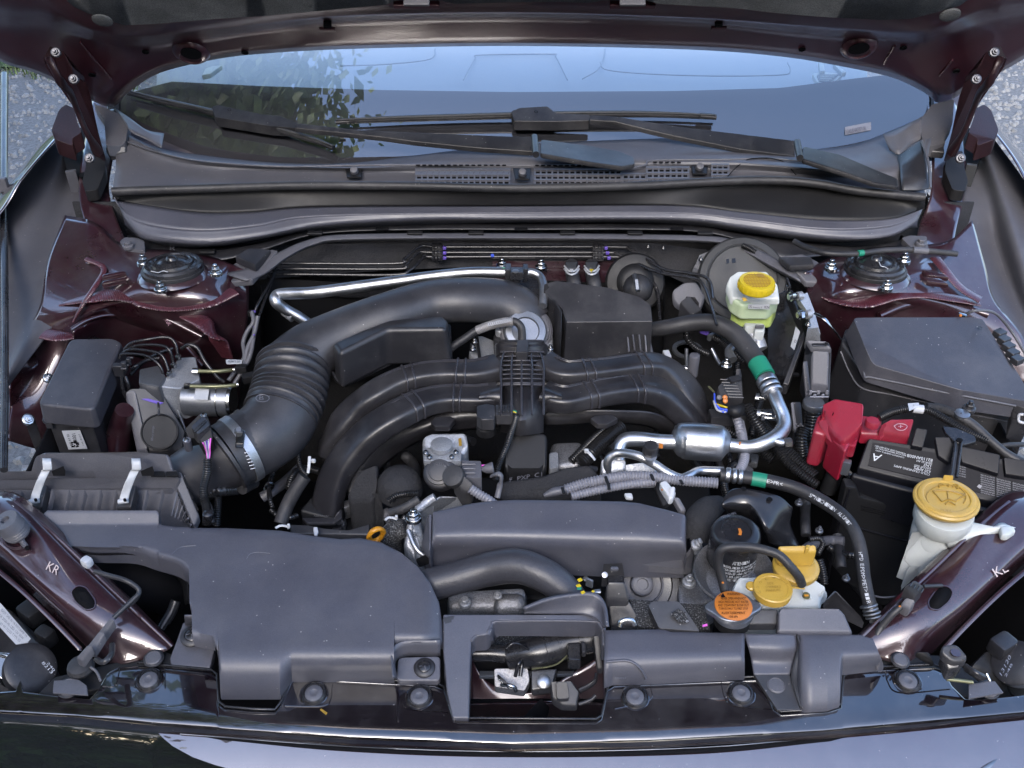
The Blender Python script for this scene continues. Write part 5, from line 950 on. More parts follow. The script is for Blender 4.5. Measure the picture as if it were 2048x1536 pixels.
lathe('pipe_tip', q('4', .96, 838, 940)[0], [(5, -8), (5, 4), (3, 5)], 'zinc_grey', ab); tube('mount_post', q('4', [.94, .90, .86], 850, 1160, 820, 1280, 800, 1420), [18, 24, 26], 'paint', car, n=18)
ct = thing('cable_clip', 'bundle of dark pipes in a clip at the inner edge of the left strut tower', 'pipe clip', q('4', .95, 1700, 700)[0])
for c in ((1720, 490, 1.0, 1730, 560, .99, 1690, 620, .98, 1660, 700, .965, 1670, 790, .955, 1640, 850, .945, 1560, 960, .93), (1740, 600, .985, 1725, 700, .97, 1710, 780, .96, 1680, 850, .95, 1600, 980, .93), (1760, 520, 1.0, 1735, 640, .98, 1690, 740, .965, 1665, 880, .945)):
    tube('pipe', q('4', list(c[2::3]), *[v for i, v in enumerate(c) if i % 3 != 2]), 4.5, 'plastic_grey', ct, n=8)
slab('white_tag', rounded(q('4', .975, 1540, 815, 1650, 818, 1650, 843, 1545, 845), 3), .001, 'print', ct, bevel=0); text('tag_print', [('RUW 5 520', *q('4', .9755, 1560, 838, 1640, 838, 1560, 824))], 'ink', ct)
for c_, s3, rz_ in ((q('4', .99, 1720, 500)[0], (16, 10, 12), 0), (q('4', .965, 1650, 880)[0], (22, 14, 16), 0), (q('4', .96, 1700, 940)[0], (26, 18, 16), 20)): box('clip', c_, s3, 'plastic_dark', ct, rz=rz_)
boxes('violet_mark', [(q('4', .997, 1730, 490)[0], (9, 5, 4), 0), (q('4', .985, 1733, 600)[0], (4, 7, 4), 0), (q('4', .98, 1735, 645)[0], (4, 7, 4), 0)], 'violet', ct)
# air flow sensor on the duct
af = thing('air_flow_sensor', 'black air flow sensor with pink and white wires on top of the intake duct', 'sensor', q('4', .98, 1370, 1300)[0])
slab('base', q('4', [1.0, 1.005, 1.005, .995, .985, .985], 1260, 1290, 1370, 1180, 1410, 1180, 1440, 1270, 1380, 1340, 1290, 1360), .014, 'plastic_dark', af, bevel=.002, rnd=6); slab('body', q('4', [1.018, 1.018, 1.01, 1.005], 1300, 1275, 1390, 1195, 1435, 1260, 1350, 1330), .018, 'plastic_gloss', af, rnd=6); slab('connector', q('4', [1.0, 1.005, .995, .99], 1340, 1330, 1440, 1270, 1455, 1350, 1380, 1400), .02, 'plastic_dark', af, bevel=.002)
slab('body_rib', q('4', [1.022, 1.02], 1320, 1300, 1400, 1225) + q('4', [1.02, 1.018], 1410, 1235, 1330, 1312), .003, 'plastic_gloss', af, bevel=.0005)
bolt(q('4', 1.008, 1390, 1195)[0], 6, af, stud=False); bolt(q('4', .995, 1270, 1365)[0], 6, af, stud=False); tube('mounting_boss', q('4', [.995, .975], 1275, 1365, 1290, 1425), 8, 'cover', af, n=14)
for k, m_ in enumerate(('pink', 'print', 'violet', 'print', 'pink')): tube('wire', q('4', [.995, .985, .975, .965], 1385 + k * 13, 1385 - k * 8, 1400 + k * 8, 1415, 1410 + k * 6, 1450, 1418 + k * 2, 1500), 1.6, m_, af, n=6)
tube('loom', q('A', [.975, .965, .955, .945, .935, .93, .925], 1885, 170, 1885, 260, 1875, 340, 1850, 440, 1860, 540, 1880, 640, 1880, 760), 8, 'conduit_black', af, n=14, ridge=(4.4, .14)); lathe('tape_wrap', q('A', .935, 1895, 690)[0], [(7, -10), (11, -4), (11, 8), (6, 12)], 'plastic_gloss', af)
lm = thing('wiring_loom', 'black ribbed wiring loom turning down at the lower left of the intake elbow', 'wiring loom', q('B', .88, 150, 500)[0])
tube('loom', q('B', [.90, .91, .90, .88], -10, 470, 90, 460, 170, 450, 290, 440), 11, 'conduit_black', lm, n=14, ridge=(6, .14)); tube('loom', q('B', [.90, .89, .88, .87], 75, 500, 70, 600, 65, 700, 60, 780), 7, 'conduit_black', lm, n=12, ridge=(4, .16)); tube('tube_end', q('B', [.90, .89], 290, 440, 400, 380), 13, 'rubber', lm, n=16); tube('tube', q('B', [.91, .90, .89], -60, 520, 0, 620, 20, 760), 6, 'plastic_gloss', lm, n=10)
tube('loom', q('B', [.92, .91, .90, .89], 800, 80, 805, 180, 830, 260, 880, 320), 5, 'conduit_black', lm, n=10, ridge=(3.6, .16)); tube('hose', q('B', [.93, .925, .92], 360, 80, 600, 60, 780, 60), 9, 'rubber', lm, n=12)
tube('hose', q('B', [.92, .905, .885, .87], 860, 330, 780, 450, 700, 600, 640, 760), 14, 'rubber', lm, n=16); bolt(q('B', .86, 530, 435)[0], 10, lm, stud=True)
fl = thing('wiring_tray', 'black wiring tray with white cable ties behind the intake cover', 'wiring tray', q('B', .9, 1000, 820)[0])
slab('tray', q('B', [.905, .91, .91, .91, .915, .91, .905], 720, 765, 890, 770, 1040, 800, 1260, 815, 1450, 760, 1440, 860, 740, 850), .015, 'plastic', fl, bevel=.002); slab('tray_post', q('B', [.915, .92, .915, .90], 1560, 800, 1640, 700, 1670, 760, 1600, 860), .02, 'plastic', fl, bevel=.002)
for c in ((595, 800, 640, 778, 700, 785, 720, 800), (1590, 728, 1620, 705, 1670, 708, 1700, 722)): tube('cable_tie', q('B', .925, *c), 3, 'white', fl, n=8, flat=.6); box('tie_head', q('B', .928, c[-2] - 5, c[-1] - 20)[0], (6, 6, 10), 'white', fl)
slab('white_clip', q('B', .92, 940, 790, 975, 788, 985, 830, 970, 866, 945, 862, 940, 825), .004, 'print', fl, bevel=.001); tube('white_strap', q('B', [.955, .95, .94], 905, 150, 900, 220, 890, 300), 3, 'white', fl, n=8, flat=.5); box('white_clip', q('B', .95, 940, 190)[0], (9, 7, 8), 'white', fl)
tube('loom', q('B', [.925, .93, .93, .935], 1620, 560, 1690, 510, 1800, 490, 1910, 488), 6, 'conduit_black', fl, n=10, ridge=(4, .18)); tube('hose', q('B', [.92, .93, .94], 1640, 660, 1760, 620, 1900, 540), 9, 'rubber', fl, n=12); bolt(q('B', .91, 1765, 720)[0], 8, fl)
dp = thing('dipstick', 'yellow plastic ring handle of the oil dipstick behind the large intake cover', 'dipstick', (752, 1068, .91))
bm = bmesh.new(); ring = [Vector((math.cos(R(a)) * 15, 0, math.sin(R(a)) * 24)) for a in range(0, 361, 15)]; c0 = P(752, 1070, .925); s_ = S(c0); tube_bm(bm, [c0 + Matrix.Rotation(R(25), 3, 'Z') @ Vector((v.x, v.z * -.3, v.z * .95)) * s_ for v in ring], 6.2, n=12, straight=True, caps=False, flat=.8); link('ring_handle', bm, 'amber', dp, sharp=60)
tube('rod', [(754, 1092, .915), (758, 1110, .89)], 4, 'zinc_grey', dp, n=8)
fo = thing('foam_tube', 'sparkling black foam sleeve beside the yellow dipstick ring', 'foam sleeve', (790, 1085, .87))
tube('sleeve', q('B', [.91, .905, .89, .87], 1780, 800, 1680, 830, 1640, 900, 1660, 990), [18, 22, 22, 20], 'felt_speck', fo, n=18)
# ---------------------------------------------------------------- air filter box
ax_ = thing('air_filter_box', 'grey black air filter box with two metal spring clips at the left', 'air filter box', q('A', .85, 800, 500)[0])
slab('lid_dome', q('A', [.985, .988, .985, .975, .96, .955, .955], 300, 150, 400, 95, 1250, 105, 1540, 110, 1580, 275, 1300, 290, 260, 285), .03, 'plastic_grey', ax_, bevel=.006, seg=4, sharp=70)
slab('lid_flange', q('A', [.957, .957, .95, .94, .935], -30, 285, 1590, 272, 1640, 300, 1650, 350, -30, 355), .014, 'plastic_grey', ax_, bevel=.003)
slab('lid_band', q('A', [.952, .952, .945, .935], -30, 360, 1600, 325, 1640, 340, 1600, 430) + q('A', .935, -30, 440), .010, 'plastic_grey', ax_, bevel=.003)
slab('flange_side', q('A', [.952, .945, .905, .90], 1600, 275, 1650, 290, 1810, 680, 1770, 770) + q('A', [.90, .935], 1740, 765, 1590, 400), .014, 'plastic_grey', ax_, bevel=.003)
slab('case', q('A', [.935, .935, .93, .885, .885], -30, 445, 1560, 440, 1600, 440, 1740, 790, -30, 790), .05, 'plastic_grey', ax_, bevel=.002)
for x in (45, 190, 470, 620, 765, 910, 1050, 1330, 1470): slab('case_rib', q('A', [.950, .950, .922, .922], x - 6, 448, x + 12, 448, x - 26, 625, x - 44, 625), .012, 'plastic_grey', ax_, bevel=.0008)
for k in range(6): tube('side_rib', q('A', [.935 - k * .006, .92 - k * .006], 1610 + k * 25, 480 + k * 58, 1560 + k * 30, 690 + k * 14), 2.2, 'plastic_grey', ax_, n=6)
for x0, x1 in ((1370, 1490), (1510, 1610)): slab('flange_pocket', q('A', .959, x0, 285, x1, 283, x1 + 12, 322, x0, 325), .003, 'plastic_dark', ax_, bevel=.0005)
for k in range(3): slab('flange_pocket', q('A', [.95 - .012 * k] * 4, 1660 + k * 45, 340 + k * 105, 1680 + k * 45, 350 + k * 105, 1715 + k * 45, 420 + k * 105, 1695 + k * 45, 430 + k * 105), .003, 'plastic_dark', ax_, bevel=.0005)
for x in (370, 1180):
    slab('clip_slope', q('A', [.985, .975, .975], x + 210, 228, x + 210, 280, x + 90, 280), .01, 'plastic_dark', ax_, bevel=.001); slab('clip_seat', q('A', [.945, .95, .935, .93], x - 60, 400, x + 60, 405, x + 10, 610, x - 130, 615), .02, 'plastic', ax_, bevel=.003)
    c = surf('spring_clip', [q('A', [.99, .99], x + 15, 165, x + 95, 165), q('A', [.992, .992], x + 15, 200, x + 95, 200), q('A', [.983, .983], x + 18, 270, x + 100, 268), q('A', [.978, .978], x + 0, 290, x + 85, 280), q('A', [.968, .968], x - 40, 380, x + 45, 360), q('A', [.95, .95], x - 80, 480, x + 0, 480), q('A', [.94, .94], x - 100, 560, x - 15, 550)], 'white', ax_, nu=6, sub=5, thick=.001, label='pale grey metal spring clip')
    tube('clip_roll', q('A', .942, x - 105, 562, x - 15, 552), 5, 'white', ax_, n=10, straight=True); box('clip_notch', q('A', .948, x - 45, 545)[0], (6, 5, 8), 'dark', ax_)
# ---------------------------------------------------------------- big intake cover
sc = thing('intake_cover', 'large smooth dark grey plastic air intake cover at the front left', 'intake cover', (620, 1200, .85))
top = fr('A', [(350, 720), (400, 640), (430, 622), (1420, 620), (1440, 640), (1440, 735), (1480, 755), (1600, 770), (2045, 773)]) + [(560, 1055), (620, 1065), (680, 1072), (720, 1070), (760, 1078), (800, 1098), (835, 1127), (860, 1160), (878, 1200), (885, 1245)]
bot = fr('A', [(350, 725), (400, 800), (470, 905), (560, 970), (650, 1005), (860, 1020), (1200, 1030), (1400, 1090), (1600, 1150), (1690, 1220), (1720, 1300), (1722, 1500)]) + [(383, 1212), (384, 1272), (425, 1280), (436, 1312), (440, 1389), (560, 1389), (583, 1356), (788, 1356), (789, 1278), (885, 1277)]
_s = cr([Vector((x, y, 0)) for x, y in bot[:13]], 5); bot = sorted([(v.x, v.y) for v in _s if v.x < 384.5] + bot[13:], key=lambda p: p[0]); bot = [p for i, p in enumerate(bot) if i == 0 or p[0] > bot[i - 1][0] + .01]
def scz(x, y, t):
    z = .948 - .00006 * max(0, y - 1050)
    z += .012 * max(0, min(1, (1050 - y) / 30)) if x < 320 else 0
    if x > 430 and x < 788.5: u = max(0, min(1, (y - 1295) / (interp(bot, x) - 1295))); z += (.893 - z) * u ** 2.2
    elif y > 1270 and x <= 430: z -= (y - 1270) * .0003
    if x < 440 and y > 1095 and x < 378: z -= max(0, (t - .75) / .25) ** 2 * .012
    if x > 800: z -= max(0, (x - 840) / 45) ** 2 * .012
    return z
strip('cover_shell', top, bot, scz, 'cover', sc, n=150, rows=26, lip=.007, skirt=.014, floor=.889)
surf('duct_mouth', [q('A', [.94, .935, .93, .92, .90], 650, 1000, 860, 1040, 1250, 1050, 1650, 1200, 1720, 1480), q('A', [.90, .90, .89, .88, .87], 800, 1090, 900, 1080, 1200, 1110, 1600, 1260, 1680, 1500)], 'dark', sc, nu=30, sub=3)
slab('fixing_tab', q('E', [.90, .90, .89, .885, .885, .89], 1500, 260, 1740, 265, 1755, 500, 1720, 640, 1400, 620, 1390, 560), .012, 'cover', sc, bevel=.002)
slab('fixing_tab', q('F', [.905, .905, .895, .895], 1300, 490, 1612, 480, 1612, 665, 1290, 665), .01, 'cover', sc, bevel=.002, rnd=10)
surf('tab_wall', [q('F', [.93, .93, .93], 1270, 640, 1290, 400, 1610, 370), q('F', [.905, .905, .905], 1295, 650, 1310, 500, 1612, 485)], 'cover', sc, nu=20, sub=3)
surf('tab_wall', [q('E', [.932, .932], 1510, 215, 1745, 215), q('E', [.90, .90], 1515, 290, 1740, 290)], 'cover', sc, nu=10, sub=3)
tube('scratch', q('B', .949, 330, 1085, 360, 1040, 430, 1020, 545, 1030), .45, 'mark', sc, n=4); tube('scratch', q('A', .9615, 1560, 1040, 1640, 975, 1780, 960), .4, 'mark', sc, n=4)
def fastener(px, py, z, r, label, m='plastic_gloss', ax=(0, -.15, 1), cross=True):
    t = thing('push_fastener', label, 'fastener', (px, py, z), 'cross slot fasteners in the front covers')
    lathe('collar', (px, py, z), [(r * 1.15, -2), (r * 1.15, 2), (r, 5), (r * .72, 6), (r * .68, 4)], 'plastic', t, axis=ax, n=28); lathe('head', (px, py, z + .002), [(r * .66, 0), (r * .64, 5), (r * .5, 7), (0, 7)], m, t, axis=ax, n=24)
    if cross:
        c = P(px, py, z) + Vector(ax).normalized() * 9 * S(P(px, py, z))
        for a in (20, 110): box('cross_rib', c, (r * 1.1, 2.4, 3), 'plastic_grey', t, rz=a, bevel=.0003)
    return t
fastener(385, 1272, .903, 21, 'cross slot black fastener in the left tab of the intake cover'); fastener(849, 1335, .90, 19, 'cross slot black fastener in the notched corner of the intake cover'); 
text('moulded_mark', [('S111 A9', *q('F', .9055, 1310, 530, 1390, 527, 1310, 515))], 'mark', sc)
# dark duct and mount to the left of the cover
du = thing('air_duct', 'glossy black air duct in the gap between bracket KR and the intake cover', 'air duct', q('A', .8, 1200, 1250)[0])
tube('duct', q('A', [.84, .85, .84, .80], 860, 1180, 1050, 1260, 1350, 1330, 1600, 1420), [40, 46, 46, 40], 'dark', du, n=24); tube('small_pipe', q('E', [.84, .83, .82], 1440, 90, 1400, 190, 1320, 320), 10, 'plastic_gloss', du, n=14)
box('white_plug', q('A', .965, 790, 1110)[0], (22, 20, 22), 'print', du, rz=-30, bevel=.004)
hc = thing('hood_switch_cable', 'black cable ending in a grey connector over the maroon bracket KR', 'cable', q('E', .92, 850, 350)[0])
tube('cable', q('A', [.955, .955, .955, .945, .94, .935], 860, 1195, 1000, 1235, 1150, 1280, 1260, 1360, 1230, 1450, 1120, 1536), 5, 'plastic', hc, n=10); tube('cable', q('E', [.945, .935], 1130, 40, 930, 230), 5, 'plastic', hc, n=10)
for k, (a, b, r) in enumerate((((940, 230), (830, 350), 10), ((860, 340), (740, 480), 13), ((760, 450), (650, 560), 11))):
    slab('connector', q('E', [.945, .945, .93, .93], a[0] - r * 4, a[1] - 5, a[0], a[1] + 12, b[0] + r * 2, b[1] + 20, b[0] - r * 3, b[1] - 5), .014, 'plastic_grey', hc, bevel=.002)
lathe('rubber_grommet', q('E', .90, 660, 625)[0], [(24, -10), (27, -2), (24, 6), (14, 10), (0, 11)], 'rubber', hc, n=24); tube('thin_cable', q('E', [.905, .90, .89], 740, 630, 790, 670, 825, 745), 3, 'plastic_grey', hc, n=8)
tube('clip_arch', q('E', [.92, .93, .93, .92], 790, 570, 850, 590, 910, 530, 920, 450), 6, 'plastic_gloss', hc, n=10)
rs_ = thing('hood_rest_bumper', 'grey rubber hood bumper screwed onto the left bracket', 'rubber bumper', q('A', .96, 120, 900)[0])
lathe('bumper', q('A', .985, 120, 800)[0], [(24, -20), (26, -14), (24, -11), (27, -8), (24, -5), (27, -2), (24, 1), (27, 4), (25, 8), (26, 24), (24, 28), (9, 28), (8, 20), (0, 20)], 'plastic_grey', rs_, axis=(-.25, -.15, 1), n=36); tube('threaded_post', q('A', [.972, .966], 190, 905, 235, 970), 5.5, 'plastic_grey', rs_, n=12, ridge=(3, .1))
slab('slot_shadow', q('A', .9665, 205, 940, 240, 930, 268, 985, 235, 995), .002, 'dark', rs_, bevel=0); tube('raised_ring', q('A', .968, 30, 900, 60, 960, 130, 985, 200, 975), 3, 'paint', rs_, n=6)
slab('foil_clip', q('A', [.975, .975, .97], 75, 595, 120, 590, 165, 660) + q('A', .968, 100, 650), .004, 'zinc', rs_, bevel=.001)
# ---------------------------------------------------------------- left headlamp seen from above
hl = thing('headlamp', 'back of the left headlamp with a white printed label', 'headlamp', q('E', .78, 100, 500)[0])
slab('housing', q('E', [.80, .84, .84, .82, .80, .79], -60, 60, 60, 130, 330, 360, 470, 640, 360, 860, -60, 800), .08, 'plastic', hl, bevel=.02, seg=4)
slab('label', q('E', [.868, .867, .856, .852, .852, .862], -60, 60, -10, 90, 250, 395, 225, 430, 130, 445, -60, 240), .001, 'print', hl, bevel=0)
text('label_print', [('MADE 2020 HL LED 12V 35W', *q('E', [.871, .862, .873], -30 + 0, 190, 190, 410, -20, 170)), ('DOT SAE AI 18 RH LAMP 19', *q('E', [.87, .86, .87], 10, 175, 215, 395, 18, 155)), ('21 6 87 PP-TD20 TYPE 32', *q('E', [.868, .858, .868], -40, 250, 160, 430, -30, 230))], 'mark', hl)
lathe('bulb_cap', q('E', .85, 250, 640)[0], [(46, -30), (50, -12), (50, 4), (44, 8), (30, 9), (0, 9)], 'plastic', hl, axis=(.55, -.2, .7), n=40); text('moulded_mark', [('8213', *q('E', .885, 340, 600, 420, 690, 360, 585)), ('240', *q('E', .885, 385, 600, 440, 670, 400, 590))], 'print', hl)
slab('reflector_edge', q('E', [.86, .86, .84, .82, .84, .85], -30, 500, 90, 510, 240, 700, 260, 800, 120, 790, -30, 700), .02, 'headlamp', hl, bevel=.006); tube('chrome_edge', q('E', [.862, .862, .85, .83], -30, 520, 70, 545, 190, 650, 250, 790), 4, 'zinc', hl, n=8)
box('small_box', q('E', .84, 380, 380)[0], (40, 30, 40), 'plastic_dark', hl, rz=-30, bevel=.006); box('small_box', q('E', .84, 260, 190)[0], (50, 40, 40), 'plastic_dark', hl, rz=-35, bevel=.006)

# ================================================================ FRONT PANEL (glossy shroud over the lock)
fpn = thing('grille_cover', 'glossy black maroon upper grille panel along the bottom edge', 'grille cover', (1024, 1440, .84))
pt = [(-40, 1385), (32, 1378), (40, 1358), (46, 1380), (100, 1387), (178, 1397), (196, 1378), (214, 1342), (236, 1331), (275, 1327), (422, 1341), (434, 1350), (437.5, 1405), (450, 1415), (505, 1420), (550, 1421), (562, 1405), (583, 1358), (600, 1352), (870, 1367), (888, 1375), (905, 1428), (914, 1438), (1192, 1440), (1203, 1433), (1216, 1375), (1228, 1367), (1512, 1355), (1526, 1361), (1547, 1414), (1562, 1425), (1655, 1419), (1682, 1410), (1687, 1347), (1700, 1338), (1868, 1330), (1890, 1340), (1904, 1368), (1930, 1395), (1962, 1397), (2090, 1383)]
pb = [(-40, 1424), (150, 1434), (310, 1450), (700, 1477), (1024, 1489), (1300, 1482), (1650, 1463), (1800, 1450), (2090, 1422)]
def ctr(x): return interp([(-40, 1410), (300, 1425), (700, 1450), (1024, 1458), (1350, 1452), (1750, 1430), (2090, 1405)], x)
def fpz(x, y, t):
    b = interp(pb, x); d = (b - y); z = .888 - .000020 * d
    if d < 40: z -= ((40 - d) / 40) ** 2 * .004
    return z - .004 * abs((x - 1045) / 1000) ** 2
strip('panel', pt, pb, fpz, 'piano', fpn, n=420, rows=16, lip=.003, skirt=.012, sharp=60)
rim = [(x, y - 1, fpz(x, y, 0) + .0015) for x, y in pt[9:-5]]
bm = bmesh.new()
for seg_ in (pt[9:12], pt[12:19] , pt[18:27], pt[26:33], pt[32:37]): pass
rr_ = [P(x, y - 2, fpz(x, y, 0) + .001) for x, y in pt[9:37]]; tube('edge_trim', rr_, 2.6, 'plastic_gloss', fpn, n=8, straight=True)
tube('edge_bead', [P(x, y + 7, fpz(x, y, 0) + .0005) for x, y in pt[9:37]], 1.2, 'piano', fpn, n=6, straight=True)
def clip(px, py, label):
    z = fpz(px, py, 0) + .001; t = thing('panel_clip', label, 'clip', (px, py, z), 'round clips along the glossy front panel'); ax = (0, -.10, 1)
    lathe('recess_ring', (px, py, z), [(29, -1), (29, .5), (27, 1.2), (25.5, .6)], 'piano', t, axis=ax, n=36); lathe('collar', (px, py, z + .0005), [(26, -2), (25, 5), (22.5, 8.5), (19.5, 9), (18.6, 7)], 'plastic_gloss', t, axis=ax, n=40)
    lathe('head', (px, py, z + .004), [(18, 0), (17.6, 4), (15, 5.5), (8, 5.8), (7, 5), (0, 5)], 'plastic_grey', t, axis=ax, n=36); return t
for x, y, l in ((298, 1361, 'round clip farthest left, on the pale mirrored end of the panel'), (628, 1388, 'round clip beside the orange brown smear on the panel'), (839, 1394, 'round clip just left of the lock opening'), (1270, 1395, 'round clip just right of the lock opening'), (1482, 1388, 'round clip at the sloping notch right of centre'), (1815, 1363, 'round clip farthest right, on the pale mirrored end of the panel')): clip(x, y, l)
for c in ((665, 1368, 661, 1398, 645, 1412, 570, 1412), (806, 1372, 806, 1402, 818, 1418, 895, 1424), (1300, 1368, 1300, 1400, 1230, 1418), (1442, 1362, 1450, 1395, 1470, 1412, 1545, 1418), (240, 1334, 230, 1370, 205, 1372), (330, 1330, 330, 1378), (1772, 1336, 1775, 1362, 1800, 1385, 1900, 1378)):
    tube('pressed_line', [(c[i], c[i + 1], fpz(c[i], c[i + 1], 0) + .0006) for i in range(0, len(c), 2)], .9, 'piano', fpn, n=5)
slab('orange_smear', [(x, y, fpz(x, y, 0) + .0008) for x, y in ((640, 1420), (642, 1417), (655, 1425), (652, 1430))], .0003, 'mark_yellow', fpn, bevel=0)
for x, y, r, z in ((577, 1382, 26, .87), (141, 1375, 0, .87)): pass
def roundplug(px, py, z, r, label):
    t = thing('round_plug', label, 'plug', (px, py, z), 'round plugs behind the front panel'); lathe('plug', (px, py, z), [(r, -4), (r, 2), (r * .85, 4), (r * .8, 3), (0, 3)], 'plastic_grey', t, axis=(0, -.1, 1), n=28); lathe('plug_ring', (px, py, z - .002), [(r * 1.25, -3), (r * 1.25, 0), (r, 1)], 'plastic', t, axis=(0, -.1, 1), n=28); return t
roundplug(138, 1374, .892, 19, 'round grey plug below the left headlamp cap'); roundplug(307, 1316, .895, 16, 'flat round plug between bracket KR and the panel'); roundplug(1801, 1320, .895, 15, 'flat round plug at the foot of bracket KL'); roundplug(1978, 1378, .892, 17, 'round grey plug in the far right corner of the panel'); roundplug(1552, 1371, .893, 18, 'round plug in the recess of the radiator cover')
slab('support_plate', [(110, 1352, .882), (330, 1300, .885), (420, 1345, .880), (60, 1400, .872)], .01, 'plastic_dark', car, bevel=.003)
slab('support_plate', [(1700, 1300, .885), (1900, 1310, .882), (2000, 1400, .872), (1700, 1380, .876)], .01, 'plastic_dark', car, bevel=.003)
slab('pale_mark', q('E', .895, 440, 740, 640, 730, 710, 780, 720, 860, 430, 840), .003, 'plastic_grey', car, bevel=.001)
slab('pale_mark', q('H', .895, 1670, 640, 1850, 620, 1910, 700, 1670, 740), .003, 'plastic_grey', car, bevel=.001)
# ================================================================ LOCK OPENING
sh = thing('lock_surround', 'dark grey plastic surround framing the hood lock opening', 'plastic surround', (1050, 1320, .86))
slab('frame', [(886, 1228, .925), (1180, 1228, .925), (1206, 1222, .925), (1213, 1262, .92), (1214, 1290, .915), (1204, 1290, .915), (1203, 1258, .918), (1192, 1243, .92), (1000, 1241, .921), (986, 1247, .92), (980, 1264, .918), (972, 1270, .917), (950, 1271, .917), (943, 1280, .915), (940, 1340, .905), (938, 1436, .892), (905, 1436, .892), (893, 1380, .90), (886, 1300, .915)], .03, 'cover', sh, bevel=.002, seg=3)
surf('frame_wall', [[(975, 1266, .918), (985, 1250, .92), (1003, 1243, .921), (1190, 1244, .92), (1203, 1262, .918)], [(988, 1285, .895), (993, 1272, .893), (1010, 1266, .891), (1190, 1266, .891), (1202, 1275, .892)]], 'cover', sh, nu=40, sub=3)
surf('frame_wall', [[(943, 1282, .915), (952, 1272, .917), (976, 1268, .917), (984, 1256, .919)], [(945, 1300, .895), (958, 1292, .893), (982, 1290, .892), (990, 1278, .892)]], 'cover', sh, nu=20, sub=3)
surf('upper_arch', [q('G', [.945, .95, .95, .945, .94], 510, 135, 700, 60, 950, 20, 1040, 70, 1065, 250), q('G', [.93, .935, .935, .933, .93], 505, 148, 700, 120, 930, 110, 1020, 150, 1050, 255), q('G', [.927, .927, .927, .927, .927], 505, 160, 700, 165, 900, 168, 1000, 200, 1045, 260)], 'cover', sh, nu=40, sub=4, thick=.004)
slab('left_wall', q('F', [.925, .925, .90, .895], 1625, 200, 1720, 180, 1710, 600, 1640, 650), .02, 'plastic', sh, bevel=.002)
lk = thing('hood_lock', 'bare metal hood lock with black pipe inside the square opening', 'hood lock', q('G', .80, 500, 600)[0])
tube('pipe', q('G', [.85, .85, .85], 160, 430, 280, 430, 385, 440), 17, 'plastic_gloss', lk, n=24, straight=True); tube('pipe', q('G', [.85, .86, .865, .87], 400, 455, 600, 420, 800, 360, 1000, 320), [26, 30, 31, 28], 'plastic_gloss', lk, n=28); bands('pipe_rib', q('G', [.85, .86, .865, .87], 400, 455, 600, 420, 800, 360, 1000, 320), (.42, .56, .80), 31.5, 2, 'plastic_gloss', lk)
tube('pipe_lip', q('G', [.885, .89, .885, .87, .86], 385, 400, 430, 365, 490, 375, 550, 420, 580, 480), 2.5, 'plastic_gloss', lk, n=8); slab('felt_back', q('G', .83, 150, 290, 1000, 290, 1000, 420, 150, 420), .01, 'felt_speck', lk, bevel=0)
slab('lock_plate', q('G', [.842, .842, .832, .825, .83], 300, 535, 530, 530, 545, 620, 510, 690, 305, 660), .012, 'alu_dark', lk, bevel=.003, rnd=5); slab('lock_plate', q('G', [.842, .842, .83, .828], 550, 540, 740, 530, 700, 670, 555, 690), .012, 'plastic_gloss', lk, bevel=.003)
slab('lock_bar', q('G', .83, 200, 550, 850, 550, 840, 575, 200, 590), .006, 'zinc_grey', lk, bevel=.001); lathe('pivot', q('G', .848, 640, 625)[0], [(14, -4), (14, 2), (8, 6), (0, 6)], 'alu', lk, axis=(0, -.4, 1)); tube('lock_catch', q('G', [.845, .85, .848, .84], 350, 650, 400, 650, 440, 665, 450, 690), 4, 'zinc', lk, n=8); tube('lever', q('G', [.85, .865, .86, .85], 445, 590, 470, 500, 490, 500, 480, 590), 4, 'plastic_gloss', lk, n=8)
boxes('spring_coil', [(q('G', .846, 335 + k * 9, 600 + k * 8)[0], (5, 14, 5), 20) for k in range(8)], 'zinc', lk); tube('cable', q('G', [.85, .86, .87], 560, 540, 720, 510, 820, 430), 2, 'olive', lk, n=6)
slab('black_tab', q('G', .885, 800, 355, 895, 355, 895, 480, 805, 475), .02, 'plastic_gloss', lk, bevel=.003); slab('black_tab', q('G', .89, 895, 350, 930, 350, 930, 425, 900, 425), .01, 'plastic', lk, bevel=.002); slab('black_tab', q('G', [.90, .90, .87, .87], 975, 310, 1022, 310, 1048, 540, 1005, 540), .01, 'plastic', lk, bevel=.002)
lv = thing('release_handle', 'black hood release handle hanging in the lock opening', 'handle', q('G', .86, 780, 700)[0])
slab('handle', q('G', [.885, .885, .87, .868, .868, .87], 680, 620, 835, 615, 885, 690, 870, 785, 760, 780, 695, 735), .014, 'plastic', lv, bevel=.003); slab('handle_pad', q('G', [.892, .892, .878, .878], 725, 628, 800, 626, 815, 740, 730, 745), .006, 'plastic', lv, bevel=.003, rnd=6); tube('handle_arm', q('G', [.87, .872, .876, .88], 880, 690, 950, 655, 990, 620, 1000, 570), 4, 'plastic', lv, n=8, flat=1.8); tube('handle_arm', q('G', [.862, .865, .868], 880, 780, 960, 750, 995, 720), 4, 'plastic', lv, n=8)
slab('guard', q('G', [.85, .85, .83, .83], 500, 870, 620, 740, 680, 800, 660, 880), .004, 'dark', lv, bevel=0)
